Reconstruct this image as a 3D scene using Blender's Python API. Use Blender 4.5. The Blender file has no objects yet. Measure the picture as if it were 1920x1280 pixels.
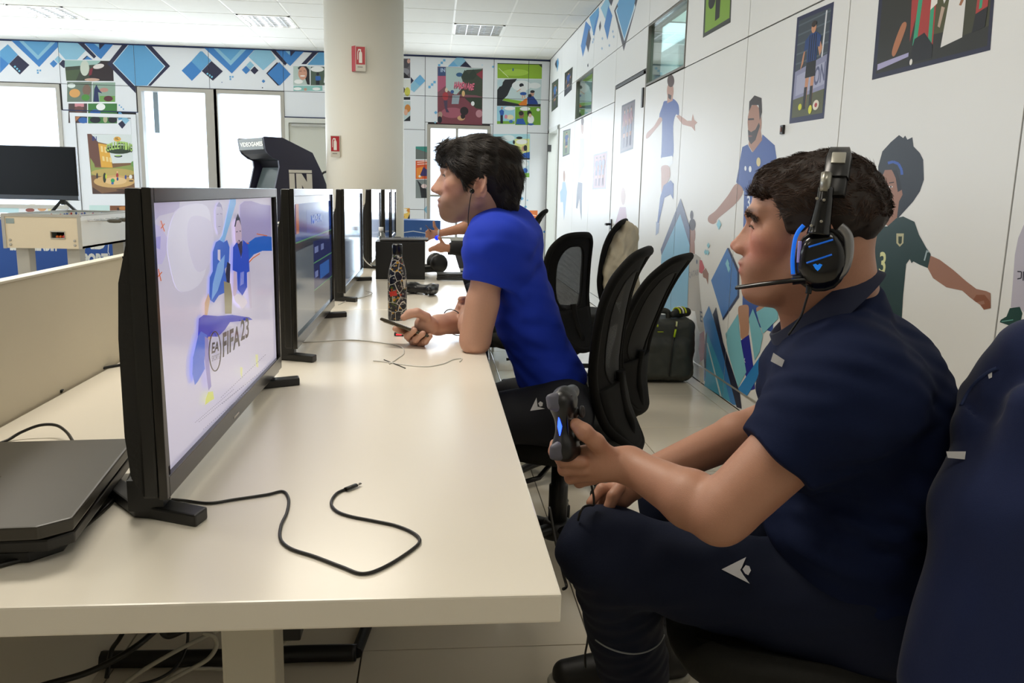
import bpy, bmesh, math, random
import numpy as np
from mathutils import Vector, Matrix
from mathutils.bvhtree import BVHTree
random.seed(7); RNG = np.random.default_rng(7)
SC = bpy.context.scene
COL = SC.collection

# ------------------------------------------------------------------ camera
F, CX, CY, H = 1540.0, 960.0, 640.0, 1.205
def _n(v): return v / np.linalg.norm(v)
_vy = _n(np.array([815 - CX, 356 - CY, F])); _up = _n(np.cross(_vy, np.array([1, 0.0229, 0.0])))
if _up[1] > 0: _up = -_up
_vx = _n(np.cross(_vy, _up))
if _vx[0] < 0: _vx = -_vx
R = np.stack([_vx, _vy, _up]); C0 = np.array([0, 0, H])
def ray(px, py): return R @ np.array([(px - CX) / F, (py - CY) / F, 1.0])
def aY(px, py, Y): r = ray(px, py); return C0 + r * Y / r[1]
def aZ(px, py, Z): r = ray(px, py); return C0 + r * (Z - H) / r[2]
def aX(px, py, X): r = ray(px, py); return C0 + r * X / r[0]
def aP(px, py, o, n):
    r = ray(px, py); o = np.array(o); return C0 + r * (np.dot(o - C0, n) / np.dot(r, n))
cam = bpy.data.cameras.new('camera'); cam_o = bpy.data.objects.new('camera', cam); COL.objects.link(cam_o)
cam.sensor_width = 36; cam.lens = F / 1920 * 36; cam.clip_end = 100; cam.clip_start = 0.05
M4 = Matrix(((R[0][0], -R[0][1], -R[0][2], 0), (R[1][0], -R[1][1], -R[1][2], 0), (R[2][0], -R[2][1], -R[2][2], H), (0, 0, 0, 1)))
cam_o.matrix_world = M4; SC.camera = cam_o
cam.dof.use_dof = False

# ------------------------------------------------------------------ world, lights, exposure
SC.view_settings.view_transform = 'Standard'; SC.view_settings.look = 'None'; SC.view_settings.gamma = 1
SC.view_settings.use_curve_mapping = False; SC.view_settings.exposure = 0.22
W = bpy.data.worlds.new('sky'); SC.world = W; W.use_nodes = True
bg = W.node_tree.nodes['Background']; bg.inputs[0].default_value = (0.80, 0.90, 1.0, 1); bg.inputs[1].default_value = 3.2
def area(name, loc, rot, sx, sy, power, col, spread=180):
    l = bpy.data.lights.new(name, 'AREA'); l.shape = 'RECTANGLE'; l.size = sx; l.size_y = sy; l.energy = power; l.color = col
    l.spread = math.radians(spread)
    o = bpy.data.objects.new(name, l); COL.objects.link(o); o.location = loc; o.rotation_euler = rot; return o
WARM, COOL = (1, 0.93, 0.82), (0.84, 0.92, 1.0)
# fluorescent ceiling panels of the near half of the room (outside the frame)
for nm, x, y, p in (('ceiling_panel_light', -0.8, 2.4, 38), ('ceiling_panel_light', -3.4, 2.2, 26), ('ceiling_panel_light', 0.6, 0.2, 9),
                    ('ceiling_panel_light', -3.0, -0.4, 8), ('ceiling_panel_light', -0.8, 5.6, 26), ('ceiling_panel_light', -3.4, 6.0, 24)):
    area(nm, (x, y, 3.12), (0, 0, 0), 1.2, 0.6, p, WARM)
# daylight through the windows: far wall and the left side of the room
for wx, ww, p in ((-6.1, 1.2, 50), (-3.85, .9, 42), (-2.76, .9, 42), (.37, .85, 42)):
    area('window_daylight', (wx, 12.97, 1.65), (math.radians(-90), 0, 0), ww, 1.6, p, COOL)
area('next_room_fill', (2.5, 8.5, 3.05), (0, 0, 0), .8, 6.0, 150, (.95, 1, .98))  # added unseen lamp, brightens what shows through the right wall's windows

# ------------------------------------------------------------------ materials
def lin(c):
    if isinstance(c, str):
        c = c.lstrip('#'); c = tuple(int(c[i:i + 2], 16) / 255 for i in (0, 2, 4))
    return tuple((v / 12.92 if v <= 0.04045 else ((v + 0.055) / 1.055) ** 2.4) for v in c)
_MC = {}
def mat(c, rough=0.5, metal=0.0, spec=0.5, emit=0.0, noise=0.0, scale=40, bump=0.0, bscale=None, coat=0.0, sheen=0.0, sss=0.0, stretch=None, c2=None, vcol=False):
    key = (str(c), rough, metal, spec, emit, noise, scale, bump, bscale, coat, sheen, sss, stretch, c2, vcol)
    if key in _MC: return _MC[key]
    m = bpy.data.materials.new('material'); m.use_nodes = True; nt = m.node_tree; b = nt.nodes['Principled BSDF']
    col = lin(c) + (1,)
    b.inputs['Base Color'].default_value = col; b.inputs['Roughness'].default_value = rough
    b.inputs['Metallic'].default_value = metal; b.inputs['Specular IOR Level'].default_value = spec
    b.inputs['Coat Weight'].default_value = coat; b.inputs['Sheen Weight'].default_value = sheen
    if sheen: b.inputs['Sheen Roughness'].default_value = 0.5
    if sss:
        b.inputs['Subsurface Weight'].default_value = sss; b.inputs['Subsurface Radius'].default_value = (0.012, 0.005, 0.003)
        b.inputs['Subsurface Scale'].default_value = 1.0
    if emit:
        b.inputs['Emission Color'].default_value = col; b.inputs['Emission Strength'].default_value = emit
    L = nt.links.new
    if noise or bump or c2:
        tc = nt.nodes.new('ShaderNodeTexCoord'); src = tc.outputs['Object']
        if stretch:
            mp = nt.nodes.new('ShaderNodeMapping'); mp.inputs['Scale'].default_value = stretch; L(src, mp.inputs[0]); src = mp.outputs[0]
        nz = nt.nodes.new('ShaderNodeTexNoise'); nz.inputs['Scale'].default_value = scale; nz.inputs['Detail'].default_value = 4
        L(src, nz.inputs['Vector'])
        if noise or c2:
            mx = nt.nodes.new('ShaderNodeMix'); mx.data_type = 'RGBA'
            if c2: mx.inputs[6].default_value = col; mx.inputs[7].default_value = lin(c2) + (1,)
            else:
                mx.inputs[6].default_value = tuple(v * (1 - noise) for v in col[:3]) + (1,)
                mx.inputs[7].default_value = tuple(min(1, v * (1 + noise)) for v in col[:3]) + (1,)
            L(nz.outputs[0], mx.inputs[0]); L(mx.outputs[2], b.inputs['Base Color'])
        if bump:
            n2 = nz
            if bscale:
                n2 = nt.nodes.new('ShaderNodeTexNoise'); n2.inputs['Scale'].default_value = bscale; n2.inputs['Detail'].default_value = 3; L(src, n2.inputs['Vector'])
            bp = nt.nodes.new('ShaderNodeBump'); bp.inputs['Strength'].default_value = bump; bp.inputs['Distance'].default_value = 0.004
            L(n2.outputs[0], bp.inputs['Height']); L(bp.outputs[0], b.inputs['Normal'])
    if vcol:
        at = nt.nodes.new('ShaderNodeVertexColor'); at.layer_name = 'tone'; src_c = at.outputs[0]
        if noise:
            m2 = nt.nodes.new('ShaderNodeMix'); m2.data_type = 'RGBA'; m2.blend_type = 'MULTIPLY'; m2.inputs[0].default_value = 1
            cr = nt.nodes.new('ShaderNodeMapRange'); cr.inputs[3].default_value = 1 - noise; cr.inputs[4].default_value = 1 + noise * .6
            L(nz.outputs[0], cr.inputs[0]); L(at.outputs[0], m2.inputs[6]); L(cr.outputs[0], m2.inputs[7]); src_c = m2.outputs[2]
        L(src_c, b.inputs['Base Color'])
    _MC[key] = m; return m
def glassy(c, alpha, rough=0.02):
    key = ('glass', c, alpha, rough)
    if key in _MC: return _MC[key]
    m = bpy.data.materials.new('glass'); m.use_nodes = True; nt = m.node_tree; nt.nodes.clear()
    o = nt.nodes.new('ShaderNodeOutputMaterial'); t = nt.nodes.new('ShaderNodeBsdfTransparent'); g = nt.nodes.new('ShaderNodeBsdfGlossy')
    t.inputs[0].default_value = lin(c) + (1,); g.inputs['Roughness'].default_value = rough
    mx = nt.nodes.new('ShaderNodeMixShader'); f = nt.nodes.new('ShaderNodeLayerWeight'); f.inputs[0].default_value = .5; pw = nt.nodes.new('ShaderNodeMath'); pw.operation = 'POWER'; pw.inputs[1].default_value = 5
    ad = nt.nodes.new('ShaderNodeMath'); ad.operation = 'MULTIPLY_ADD'; ad.inputs[1].default_value = .9; ad.inputs[2].default_value = .03 + (1 - alpha); ad.use_clamp = True
    nt.links.new(f.outputs['Facing'], pw.inputs[0]); nt.links.new(pw.outputs[0], ad.inputs[0]); nt.links.new(ad.outputs[0], mx.inputs[0]); nt.links.new(t.outputs[0], mx.inputs[1]); nt.links.new(g.outputs[0], mx.inputs[2])
    nt.links.new(mx.outputs[0], o.inputs[0]); _MC[key] = m; return m
def weave(c, scale, cover):
    """woven mesh fabric: fine threads with see-through holes"""
    m = bpy.data.materials.new('mesh_fabric'); m.use_nodes = True; nt = m.node_tree; b = nt.nodes['Principled BSDF']
    b.inputs['Base Color'].default_value = lin(c) + (1,); b.inputs['Roughness'].default_value = .8
    o = nt.nodes['Material Output']; tc = nt.nodes.new('ShaderNodeTexCoord'); L = nt.links.new
    outs = []
    for d in ('Y', 'Z'):
        w = nt.nodes.new('ShaderNodeTexWave'); w.bands_direction = d; w.inputs['Scale'].default_value = scale; L(tc.outputs['Object'], w.inputs['Vector'])
        g = nt.nodes.new('ShaderNodeMath'); g.operation = 'LESS_THAN'; g.inputs[1].default_value = cover; L(w.outputs['Fac'], g.inputs[0]); outs.append(g)
    mx = nt.nodes.new('ShaderNodeMath'); mx.operation = 'MAXIMUM'; L(outs[0].outputs[0], mx.inputs[0]); L(outs[1].outputs[0], mx.inputs[1])
    t = nt.nodes.new('ShaderNodeBsdfTransparent'); ms = nt.nodes.new('ShaderNodeMixShader')
    L(mx.outputs[0], ms.inputs[0]); L(t.outputs[0], ms.inputs[1]); L(b.outputs[0], ms.inputs[2]); L(ms.outputs[0], o.inputs[0]); return m

# ------------------------------------------------------------------ object helpers
def tag(o, label=None, cat=None, group=None, kind=None):
    if label: o['label'] = label
    if cat: o['category'] = cat
    if group: o['group'] = group
    if kind: o['kind'] = kind
    return o
def empty(name, loc=(0, 0, 0), rz=0.0, label=None, cat=None, group=None, kind=None):
    o = bpy.data.objects.new(name, None); COL.objects.link(o); o.location = loc; o.rotation_euler = (0, 0, rz); o.empty_display_size = .05
    return tag(o, label, cat, group, kind)
def root_off(parent):
    """world location of the chain above, for meshes given in world coordinates (no rotation in the chain)"""
    v = Vector((0, 0, 0)); p = parent
    while p is not None: v += p.location; p = p.parent
    return v
def link(name, me, parent=None, world=False):
    o = bpy.data.objects.new(name, me); COL.objects.link(o)
    if parent is not None:
        o.parent = parent
        if world: me.transform(Matrix.Translation(-root_off(parent)))
    return o
def from_np(name, V, Fc, m, parent=None, smooth=True, world=False, mi=None):
    me = bpy.data.meshes.new(name); me.from_pydata([tuple(v) for v in V] if not isinstance(V, np.ndarray) else V.tolist(), [], Fc if isinstance(Fc, list) else Fc.tolist())
    for mm in (m if isinstance(m, (list, tuple)) else [m]): me.materials.append(mm)
    if mi is not None: me.polygons.foreach_set('material_index', mi)
    if smooth: me.polygons.foreach_set('use_smooth', [True] * len(me.polygons))
    me.update(); return link(name, me, parent, world)
class MB:
    """collects shapes and links them as one mesh object"""
    def __init__(s): s.bm = bmesh.new(); s.mi = 0
    def _f(s, vs, smooth=False):
        try: f = s.bm.faces.new(vs)
        except ValueError: return None
        f.material_index = s.mi; f.smooth = smooth; return f
    def box(s, c, d, rot=None, bev=0.0):
        m = Matrix.Translation(Vector(c)) @ (rot.to_4x4() if rot is not None else Matrix.Identity(4)) @ Matrix.Diagonal((d[0], d[1], d[2], 1))
        r = bmesh.ops.create_cube(s.bm, size=1, matrix=m); vs = r['verts']
        fs = set(f for v in vs for f in v.link_faces)
        for f in fs: f.material_index = s.mi
        if bev > 0:
            es = list(set(e for v in vs for e in v.link_edges))
            rb = bmesh.ops.bevel(s.bm, geom=es, offset=bev, segments=2, affect='EDGES', profile=.6)
            for f in rb['faces']: f.material_index = s.mi
        return s
    def b2(s, p0, p1, bev=0.0):
        p0, p1 = np.array(p0, float), np.array(p1, float); return s.box((p0 + p1) / 2, np.abs(p1 - p0), bev=bev)
    def prism(s, pts, vec, bev=0.0, smooth=False):
        pts = [Vector(p) for p in pts]; vec = Vector(vec)
        a = [s.bm.verts.new(p) for p in pts]; b = [s.bm.verts.new(p + vec) for p in pts]; n = len(pts); fs = []
        fs.append(s._f(a)); fs.append(s._f(b[::-1]))
        for i in range(n): fs.append(s._f([a[i], b[i], b[(i + 1) % n], a[(i + 1) % n]], smooth))
        fs = [f for f in fs if f]; bmesh.ops.recalc_face_normals(s.bm, faces=fs)
        if bev > 0:
            es = list(set(e for f in fs for e in f.edges)); rb = bmesh.ops.bevel(s.bm, geom=es, offset=bev, segments=2, affect='EDGES', profile=.6)
            for f in rb['faces']: f.material_index = s.mi
        return s
    def poly(s, pts, smooth=False): s._f([s.bm.verts.new(Vector(p)) for p in pts], smooth); return s
    def tube(s, pts, r, n=8, closed=False, flat=None):
        pts = [Vector(p) for p in pts]; N = len(pts); rings = []; up = Vector((0, 0, 1)); prev = None
        for i, p in enumerate(pts):
            t = (pts[(i + 1) % N] - pts[i - 1]) if closed else (pts[min(i + 1, N - 1)] - pts[max(i - 1, 0)])
            t = t.normalized() if t.length > 1e-9 else Vector((0, 0, 1))
            if prev is None:
                a = t.cross(up); a = a.normalized() if a.length > .05 else t.cross(Vector((1, 0, 0))).normalized()
            else:
                a = prev - t * prev.dot(t); a = a.normalized() if a.length > 1e-6 else t.orthogonal().normalized()
            prev = a; b = t.cross(a); rr = r(i / max(1, N - 1)) if callable(r) else r
            ra, rb_ = (rr, rr) if flat is None else (rr, rr * flat)
            rings.append([s.bm.verts.new(p + a * (ra * math.cos(2 * math.pi * k / n)) + b * (rb_ * math.sin(2 * math.pi * k / n))) for k in range(n)])
        for i in range(N if closed else N - 1):
            A, B = rings[i], rings[(i + 1) % N]
            for k in range(n): s._f([A[k], A[(k + 1) % n], B[(k + 1) % n], B[k]], True)
        if not closed: s._f(rings[0][::-1]); s._f(rings[-1])
        return s
    def lathe(s, prof, c=(0, 0, 0), n=24, axis=None, smooth=True):
        """prof: (radius, height) pairs along axis"""
        ax = Vector(axis if axis is not None else (0, 0, 1)).normalized(); a = ax.orthogonal().normalized(); b = ax.cross(a); c = Vector(c); rings = []
        for r, h in prof:
            rings.append([s.bm.verts.new(c + ax * h + (a * math.cos(2 * math.pi * k / n) + b * math.sin(2 * math.pi * k / n)) * max(r, 1e-4)) for k in range(n)])
        for A, B in zip(rings, rings[1:]):
            for k in range(n): s._f([A[k], A[(k + 1) % n], B[(k + 1) % n], B[k]], smooth)
        s._f(rings[0][::-1]); s._f(rings[-1]); return s
    def loft(s, rings, smooth=True, caps=True):
        rs = [[s.bm.verts.new(Vector(p)) for p in r] for r in rings]; n = len(rs[0])
        for A, B in zip(rs, rs[1:]):
            for k in range(n): s._f([A[k], A[(k + 1) % n], B[(k + 1) % n], B[k]], smooth)
        if caps: s._f(rs[0][::-1]); s._f(rs[-1])
        return s
    def build(s, name, m, parent=None, world=False, norm=True):
        if norm: bmesh.ops.recalc_face_normals(s.bm, faces=s.bm.faces[:])
        me = bpy.data.meshes.new(name); s.bm.to_mesh(me); s.bm.free()
        for mm in (m if isinstance(m, (list, tuple)) else [m]): me.materials.append(mm)
        return link(name, me, parent, world)
def smoothpath(pts, sub=8, closed=False):
    P = [np.array(p, float) for p in pts]; N = len(P); out = []
    for i in range(N if closed else N - 1):
        g = (lambda j: P[j % N]) if closed else (lambda j: P[min(max(j, 0), N - 1)])
        p0, p1, p2, p3 = g(i - 1), g(i), g(i + 1), g(i + 2)
        for k in range(sub):
            t = k / sub
            out.append(.5 * ((2 * p1) + (-p0 + p2) * t + (2 * p0 - 5 * p1 + 4 * p2 - p3) * t * t + (-p0 + 3 * p1 - 3 * p2 + p3) * t ** 3))
    if not closed: out.append(P[-1])
    return out
def copy_tree(o, parent=None):
    c = o.copy(); COL.objects.link(c); c.parent = parent
    for ch in list(o.children): copy_tree(ch, c)
    return c

def text_polys(txt, size=1.0, shear=0.0, ext=0.0, space=1.0):
    cu = bpy.data.curves.new('t', 'FONT'); cu.body = txt; cu.size = size; cu.shear = shear; cu.space_character = space; cu.offset = ext; cu.resolution_u = 3
    o = bpy.data.objects.new('t', cu); COL.objects.link(o); dg = bpy.context.evaluated_depsgraph_get(); me = bpy.data.meshes.new_from_object(o.evaluated_get(dg))
    V = np.array([v.co[:2] for v in me.vertices]); Fc = [list(p.vertices) for p in me.polygons]
    bpy.data.objects.remove(o); bpy.data.curves.remove(cu); bpy.data.meshes.remove(me)
    V = V - V.min(0); V = V / V.max(0)      # unit box
    return V, Fc
class Art:
    """flat print: layered coloured shapes in one mesh on a real plane; m2(px,py) maps to 3D, nrm points away from the plane"""
    def __init__(s, m2, nrm, rough=.45, emit=0.0, z0=.0005, dz=.00006, o=(0, 0), k=1.0, spec=.5, coat=0.0):
        s.m2, s.n, s.rough, s.emit = m2, np.array(nrm, float), rough, emit; s.z, s.dz = z0, dz; s.bm = bmesh.new(); s.mats = []; s.o, s.k = o, k; s.spec = spec; s.coat = coat
    def _mi(s, c):
        m = mat(c, s.rough, spec=s.spec, emit=s.emit, coat=s.coat)
        if m not in s.mats: s.mats.append(m)
        return s.mats.index(m)
    def _p(s, p, absol=False):
        q = p if absol else (s.o[0] + p[0] / s.k, s.o[1] + p[1] / s.k)
        return Vector(np.array(s.m2(*q)) + s.n * s.z)
    def poly(s, c, pts, smooth=False):
        if smooth: pts = [tuple(p) for p in smoothpath(pts, 5, True)]
        mi = s._mi(c); vs = [s.bm.verts.new(s._p(p)) for p in pts]
        f = s.bm.faces.new(vs); f.material_index = mi; f.normal_update()
        if f.normal.dot(Vector(s.n)) < 0: f.normal_flip()
        s.z += s.dz; return s
    def ell(s, c, x, y, rx, ry, n=20, a=0.0):
        ca, sa = math.cos(a), math.sin(a)
        return s.poly(c, [(x + rx * math.cos(t) * ca - ry * math.sin(t) * sa, y + rx * math.cos(t) * sa + ry * math.sin(t) * ca) for t in [2 * math.pi * i / n for i in range(n)]])
    def rect(s, c, x0, y0, x1, y1): return s.poly(c, [(x0, y0), (x1, y0), (x1, y1), (x0, y1)])
    def dia(s, c, x, y, r, ry=None): ry = ry or r; return s.poly(c, [(x - r, y), (x, y - ry), (x + r, y), (x, y + ry)])
    def line(s, c, pts, w):
        pts = [np.array(p, float) for p in pts]
        for a, b in zip(pts, pts[1:]):
            d = b - a; L = np.linalg.norm(d)
            if L < 1e-6: continue
            q = np.array([-d[1], d[0]]) / L * w / 2; s.poly(c, [a + q, b + q, b - q, a - q]); s.z -= s.dz
        s.z += s.dz; return s
    def text(s, c, txt, quad, **kw):
        """quad: TL, TR, BR, BL corners"""
        V, Fc = text_polys(txt, **kw); mi = s._mi(c); q = [np.array(p, float) for p in quad]
        P = [(q[3] * (1 - u) + q[2] * u) * (1 - v) + (q[0] * (1 - u) + q[1] * u) * v for u, v in V]
        vs = [s.bm.verts.new(s._p(p)) for p in P]
        for f in Fc:
            try: ff = s.bm.faces.new([vs[i] for i in f]); ff.material_index = mi
            except ValueError: pass
        s.z += s.dz; return s
    def build(s, name, parent=None, joints=(), gap=.003):
        for ax, v in joints:
            no = Vector((1, 0, 0)) if ax == 'x' else Vector((0, 1, 0)) if ax == 'y' else Vector((0, 0, 1)); i = 'xyz'.index(ax)
            cs = [q.co[i] for q in s.bm.verts]
            if not (min(cs) < v < max(cs)): continue
            for sg in (-1, 1):
                bmesh.ops.bisect_plane(s.bm, geom=s.bm.verts[:] + s.bm.edges[:] + s.bm.faces[:], plane_co=no * (v + sg * gap), plane_no=no)
            dl = [f for f in s.bm.faces if abs(f.calc_center_median()[i] - v) < gap * .98]
            bmesh.ops.delete(s.bm, geom=dl, context='FACES')
        me = bpy.data.meshes.new(name); s.bm.to_mesh(me); s.bm.free()
        for m in s.mats: me.materials.append(m)
        return link(name, me, parent, True)
# ================================================================== SETTING
XW, YF, ZC = 1.747, 13.0, 3.2
m_panel = mat('#E6E6E3', .38, noise=.012, scale=3, spec=.22)
m_panel_far = mat('#E4E6E8', .42, noise=.012, scale=3)
m_joint = mat('#34302F', .7); m_alu = mat('#B9B6AE', .35, metal=.6); m_white = mat('#ECE8DD', .5)
m_navy = mat('#1B2A55', .5)
# floor: slab + polished tiles
f = MB().b2((-8.0, -3.5, -.12), (1.95, 13.4, -.006)).build('floor', mat('#5E584D', .8)); tag(f, kind='structure')
m_tile = mat('#DED4C0', .16, noise=.03, scale=5, spec=.55)
tx, ty = .615, .69
tile = MB().box((0, 0, 0), (tx - .004, ty - .004, .012), bev=.0012).build('floor_tile', m_tile, f); tile_me = tile.data; first = True
rest = MB()
for i in range(-14, 3):
    for j in range(-6, 17):
        x0, y0 = .43 + tx * i, 2.02 + ty * j
        x1 = min(x0 + tx, 1.745); y1 = min(y0 + ty, 13.0)
        if x1 - x0 < .03 or y1 - y0 < .03: continue
        if i >= -5 and -2 <= j < 14 and x1 == x0 + tx:
            if first: o = tile; first = False
            else: o = bpy.data.objects.new('floor_tile', tile_me); COL.objects.link(o); o.parent = f
            o.location = ((x0 + x1) / 2, (y0 + y1) / 2, -.006)
        else: rest.b2((x0 + .002, y0 + .002, -.012), (x1 - .002, y1 - .002, 0))
tag(rest.build('far_floor_tiles', m_tile, f), kind='stuff')
# ceiling
ce = MB().b2((-8.0, -3.5, ZC + .012), (1.95, 13.4, ZC + .15)).build('ceiling', mat('#A9A69D', .8)); tag(ce, kind='structure')
m_ct = mat('#D0CEC6', .85, noise=.02, scale=9, bump=.15, bscale=260)
cx0, cdx, cy0, cdy = -.43, .645, 13.45, .74
lamps = [(.215, 10.49), (-2.365, 10.49), (-4.945, 10.49)]
ct = None; rest = MB()
for i in range(-12, 4):
    for j in range(0, 24):
        x0 = cx0 + cdx * i; y1 = cy0 - cdy * j; y0 = y1 - cdy; x1 = min(x0 + cdx, 1.745); y1c = min(y1, 12.99)
        if x1 - x0 < .05 or y1c - y0 < .03: continue
        if any(abs(x0 - a) < .05 and abs(y0 - b) < .15 for a, b in lamps): continue
        if x1 == x0 + cdx and y1c == y1 and j < 12:
            if ct is None: ct = MB().box((0, 0, 0), (cdx - .022, cdy - .022, .02), bev=.004).build('ceiling_tile', m_ct, ce); o = ct
            else: o = bpy.data.objects.new('ceiling_tile', ct.data); COL.objects.link(o); o.parent = ce
            o.location = ((x0 + x1) / 2, (y0 + y1) / 2, ZC + .004)
        else: rest.b2((x0 + .011, y0 + .011, ZC - .006), (x1 - .011, y1c - .011, ZC + .014))
tag(rest.build('remaining_ceiling_tiles', m_ct, ce), kind='stuff')
grid = MB()
for i in range(-12, 5):
    x = cx0 + cdx * i
    if x < 1.74: grid.b2((x - .012, -3.4, ZC - .003), (x + .012, 12.99, ZC + .012))
for j in range(0, 23): y = cy0 - cdy * j; (y < 12.99) and grid.b2((-7.9, y - .012, ZC - .003), (1.745, y + .012, ZC + .012))
grid.build('ceiling_grid', mat('#D9D6CC', .6), ce)
# ceiling lamps with parabolic louvre
for k, (lx, ly) in enumerate(lamps):
    ly = 13.45 - cdy * 4; on = k > 0
    lab = ['unlit recessed ceiling lamp with grey louvre right of the column', 'lit recessed ceiling lamp in front of the column, left of it', 'leftmost lit recessed ceiling lamp with bright louvre'][k]
    t = empty('ceiling_lamp', (lx + cdx / 2, ly + cdy / 2, ZC), 0, lab, 'ceiling lamp')
    hx, hy = cdx / 2 - .012, cdy / 2 - .012
    b = MB()
    for a in ((-hx, -hy, -hx + .025, hy), (hx - .025, -hy, hx, hy), (-hx, -hy, hx, -hy + .025), (-hx, hy - .025, hx, hy)): b.b2((a[0], a[1], -.012), (a[2], a[3], .06))
    b.b2((-hx, -hy, .06), (hx, hy, .065)); b.build('lamp_housing', mat('#DAD8CF', .4), t)
    b = MB()
    for q in range(1, 4): b.b2((-hx + cdx / 4 * q - .006, -hy + .02, -.010), (-hx + cdx / 4 * q + .006, hy - .02, .002))
    for q in range(1, 9): yy = -hy + (2 * hy) / 9 * q; b.b2((-hx + .02, yy - .003, -.006), (hx - .02, yy + .003, .002))
    b.build('louvre', mat('#E2E4E6', .3, metal=.4), t)
    for q in range(4):
        xx = -hx + cdx / 8 + cdx / 4 * q - .01
        MB().tube([(xx, -hy + .03, .020), (xx, hy - .03, .020)], .014, 8).build('fluorescent_tube', mat('#F4F8FF', .4, emit=9.0) if on else mat('#9BA0A2', .4), t)
    MB().b2((-hx + .02, -hy + .02, .036), (hx - .02, hy - .02, .040)).build('reflector', mat('#F2F6FA', .3, emit=3.0) if on else mat('#7E8487', .4), t)
# ---- right wall: panels with recessed joints
wr = MB(); wr.b2((XW + .012, -3.4, 0), (XW + .10, 5.9, ZC)); wr.b2((XW + .012, 5.9, 0), (XW + .10, 6.98, 2.09)); wr.b2((XW + .012, 5.9, 2.58), (XW + .10, 6.98, ZC))
wr.b2((XW + .012, 6.98, 0), (XW + .10, 9.4, ZC)); wr.b2((XW + .012, 9.4, 0), (XW + .10, 10.5, 2.09)); wr.b2((XW + .012, 9.4, 2.58), (XW + .10, 10.5, ZC))
wr.b2((XW + .012, 10.5, 0), (XW + .10, 11.86, ZC)); wr.b2((XW + .012, 11.86, 2.1), (XW + .10, 12.78, ZC)); wr.b2((XW + .012, 12.78, 0), (XW + .10, 13.3, ZC))
wall_right = tag(wr.build('wall_right', m_joint), kind='structure')
ys = [-3.4, -2.28, -1.115, .05, 1.215, 2.38, 3.53, 4.70, 5.90, 6.98, 8.2, 9.4, 10.5, 11.8, 12.98]
g = .0035
def rpanel(y0, y1, z0, z1): MB().b2((XW, y0 + g, z0 + g), (XW + .011, y1 - g, z1 - g), bev=.0015).build('wall_panel', m_panel, wall_right)
for a, b in zip(ys, ys[1:]):
    rpanel(a, b, 2.58, 3.2)
    if a not in (5.90, 9.4, 6.98): rpanel(a, b, 2.09, 2.58)
    if a == 6.98: rpanel(a, b, 2.24, 2.58)
    elif a == 11.8: rpanel(11.8, 11.86, .0, 2.09); rpanel(12.78, 12.98, 0, 2.09)
    else: rpanel(a, b, .11, 2.09); rpanel(a, b, .0, .11)
MB().b2((XW - .006, -3.4, .104), (XW + .004, 6.95, .114)).build('trim_1', m_alu, wall_right)
JR = [('y', v) for v in ys[1:-1]] + [('z', 2.58), ('z', 2.09), ('z', .11)]
# interior windows in the right wall
m_wglass = glassy('#C9DAD6', .84, .03)
for (a, b, n) in ((5.9, 6.98, 3), (9.4, 10.5, 4)):
    w = empty('window_%d' % n, (XW, (a + b) / 2, 2.33)); tag(w, kind='structure')
    fr = MB()
    for q in ((a, a + .02, 2.095, 2.575), (b - .02, b, 2.095, 2.575), (a + .02, b - .02, 2.095, 2.112), (a + .02, b - .02, 2.56, 2.575)): fr.b2((XW - .004, q[0], q[2]), (XW + .11, q[1], q[3]))
    fr.build('window_frame', mat('#6E6A60', .4), w, True)
    MB().b2((XW + .02, a + .02, 2.11), (XW + .026, b - .02, 2.56)).build('glass_pane', m_wglass, w, True)
wc = MB(); wc.b2((3.2, 4.5, -.12), (3.3, 13.3, 3.2)); wc.b2((XW + .10, 4.4, -.12), (3.3, 4.5, 3.2)); wc.b2((XW + .10, 13.2, -.12), (3.3, 13.3, 3.2)); wc.b2((XW + .2, 4.5, -.12), (3.2, 13.2, -.02))
tag(wc.build('wall_next_room', mat('#DDE3E0', .7)), kind='structure')
nr = MB(); nr.b2((3.12, 6.0, 1.2), (3.19, 6.06, 3.1)); nr.b2((3.12, 8.2, 1.2), (3.19, 8.26, 3.1)); nr.b2((3.1, 4.6, 2.35), (3.19, 13.1, 2.40)); nr.b2((3.12, 10.8, 1.2), (3.19, 10.86, 3.1))
nr.b2((XW + .3, 5.2, 2.9), (3.1, 5.26, 3.0)); nr.b2((XW + .3, 8.4, 2.9), (3.1, 8.46, 3.0)); tag(nr.build('trim_2', mat('#8E9692', .6)), kind='structure')
# door in the right wall
d = empty('door_1', (XW, 7.59, 0)); tag(d, kind='structure')
MB().b2((XW, 7.01, .01), (XW + .011, 8.17, 2.2), bev=.002).build('door_leaf', m_panel, d, True)
MB().b2((XW - .006, 7.06, 2.205), (XW + .004, 8.15, 2.232)).build('door_closer_rail', mat('#2B2929', .4), d, True)
MB().b2((XW - .012, 7.03, 1.93), (XW + .002, 7.075, 2.09)).build('door_hinge', mat('#1C1B1B', .4), d, True)
MB().b2((XW - .02, 7.03, .25), (XW + .002, 7.075, .41)).build('door_hinge', mat('#1C1B1B', .4), d, True)
hd = MB(); hd.tube([(XW, 8.1, .91), (XW - .06, 8.1, .91), (XW - .065, 7.99, .91)], .011, 8); hd.b2((XW - .012, 8.075, .86), (XW, 8.125, .96)); hd.build('door_handle', mat('#1A1A1B', .35), d, True)
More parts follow.
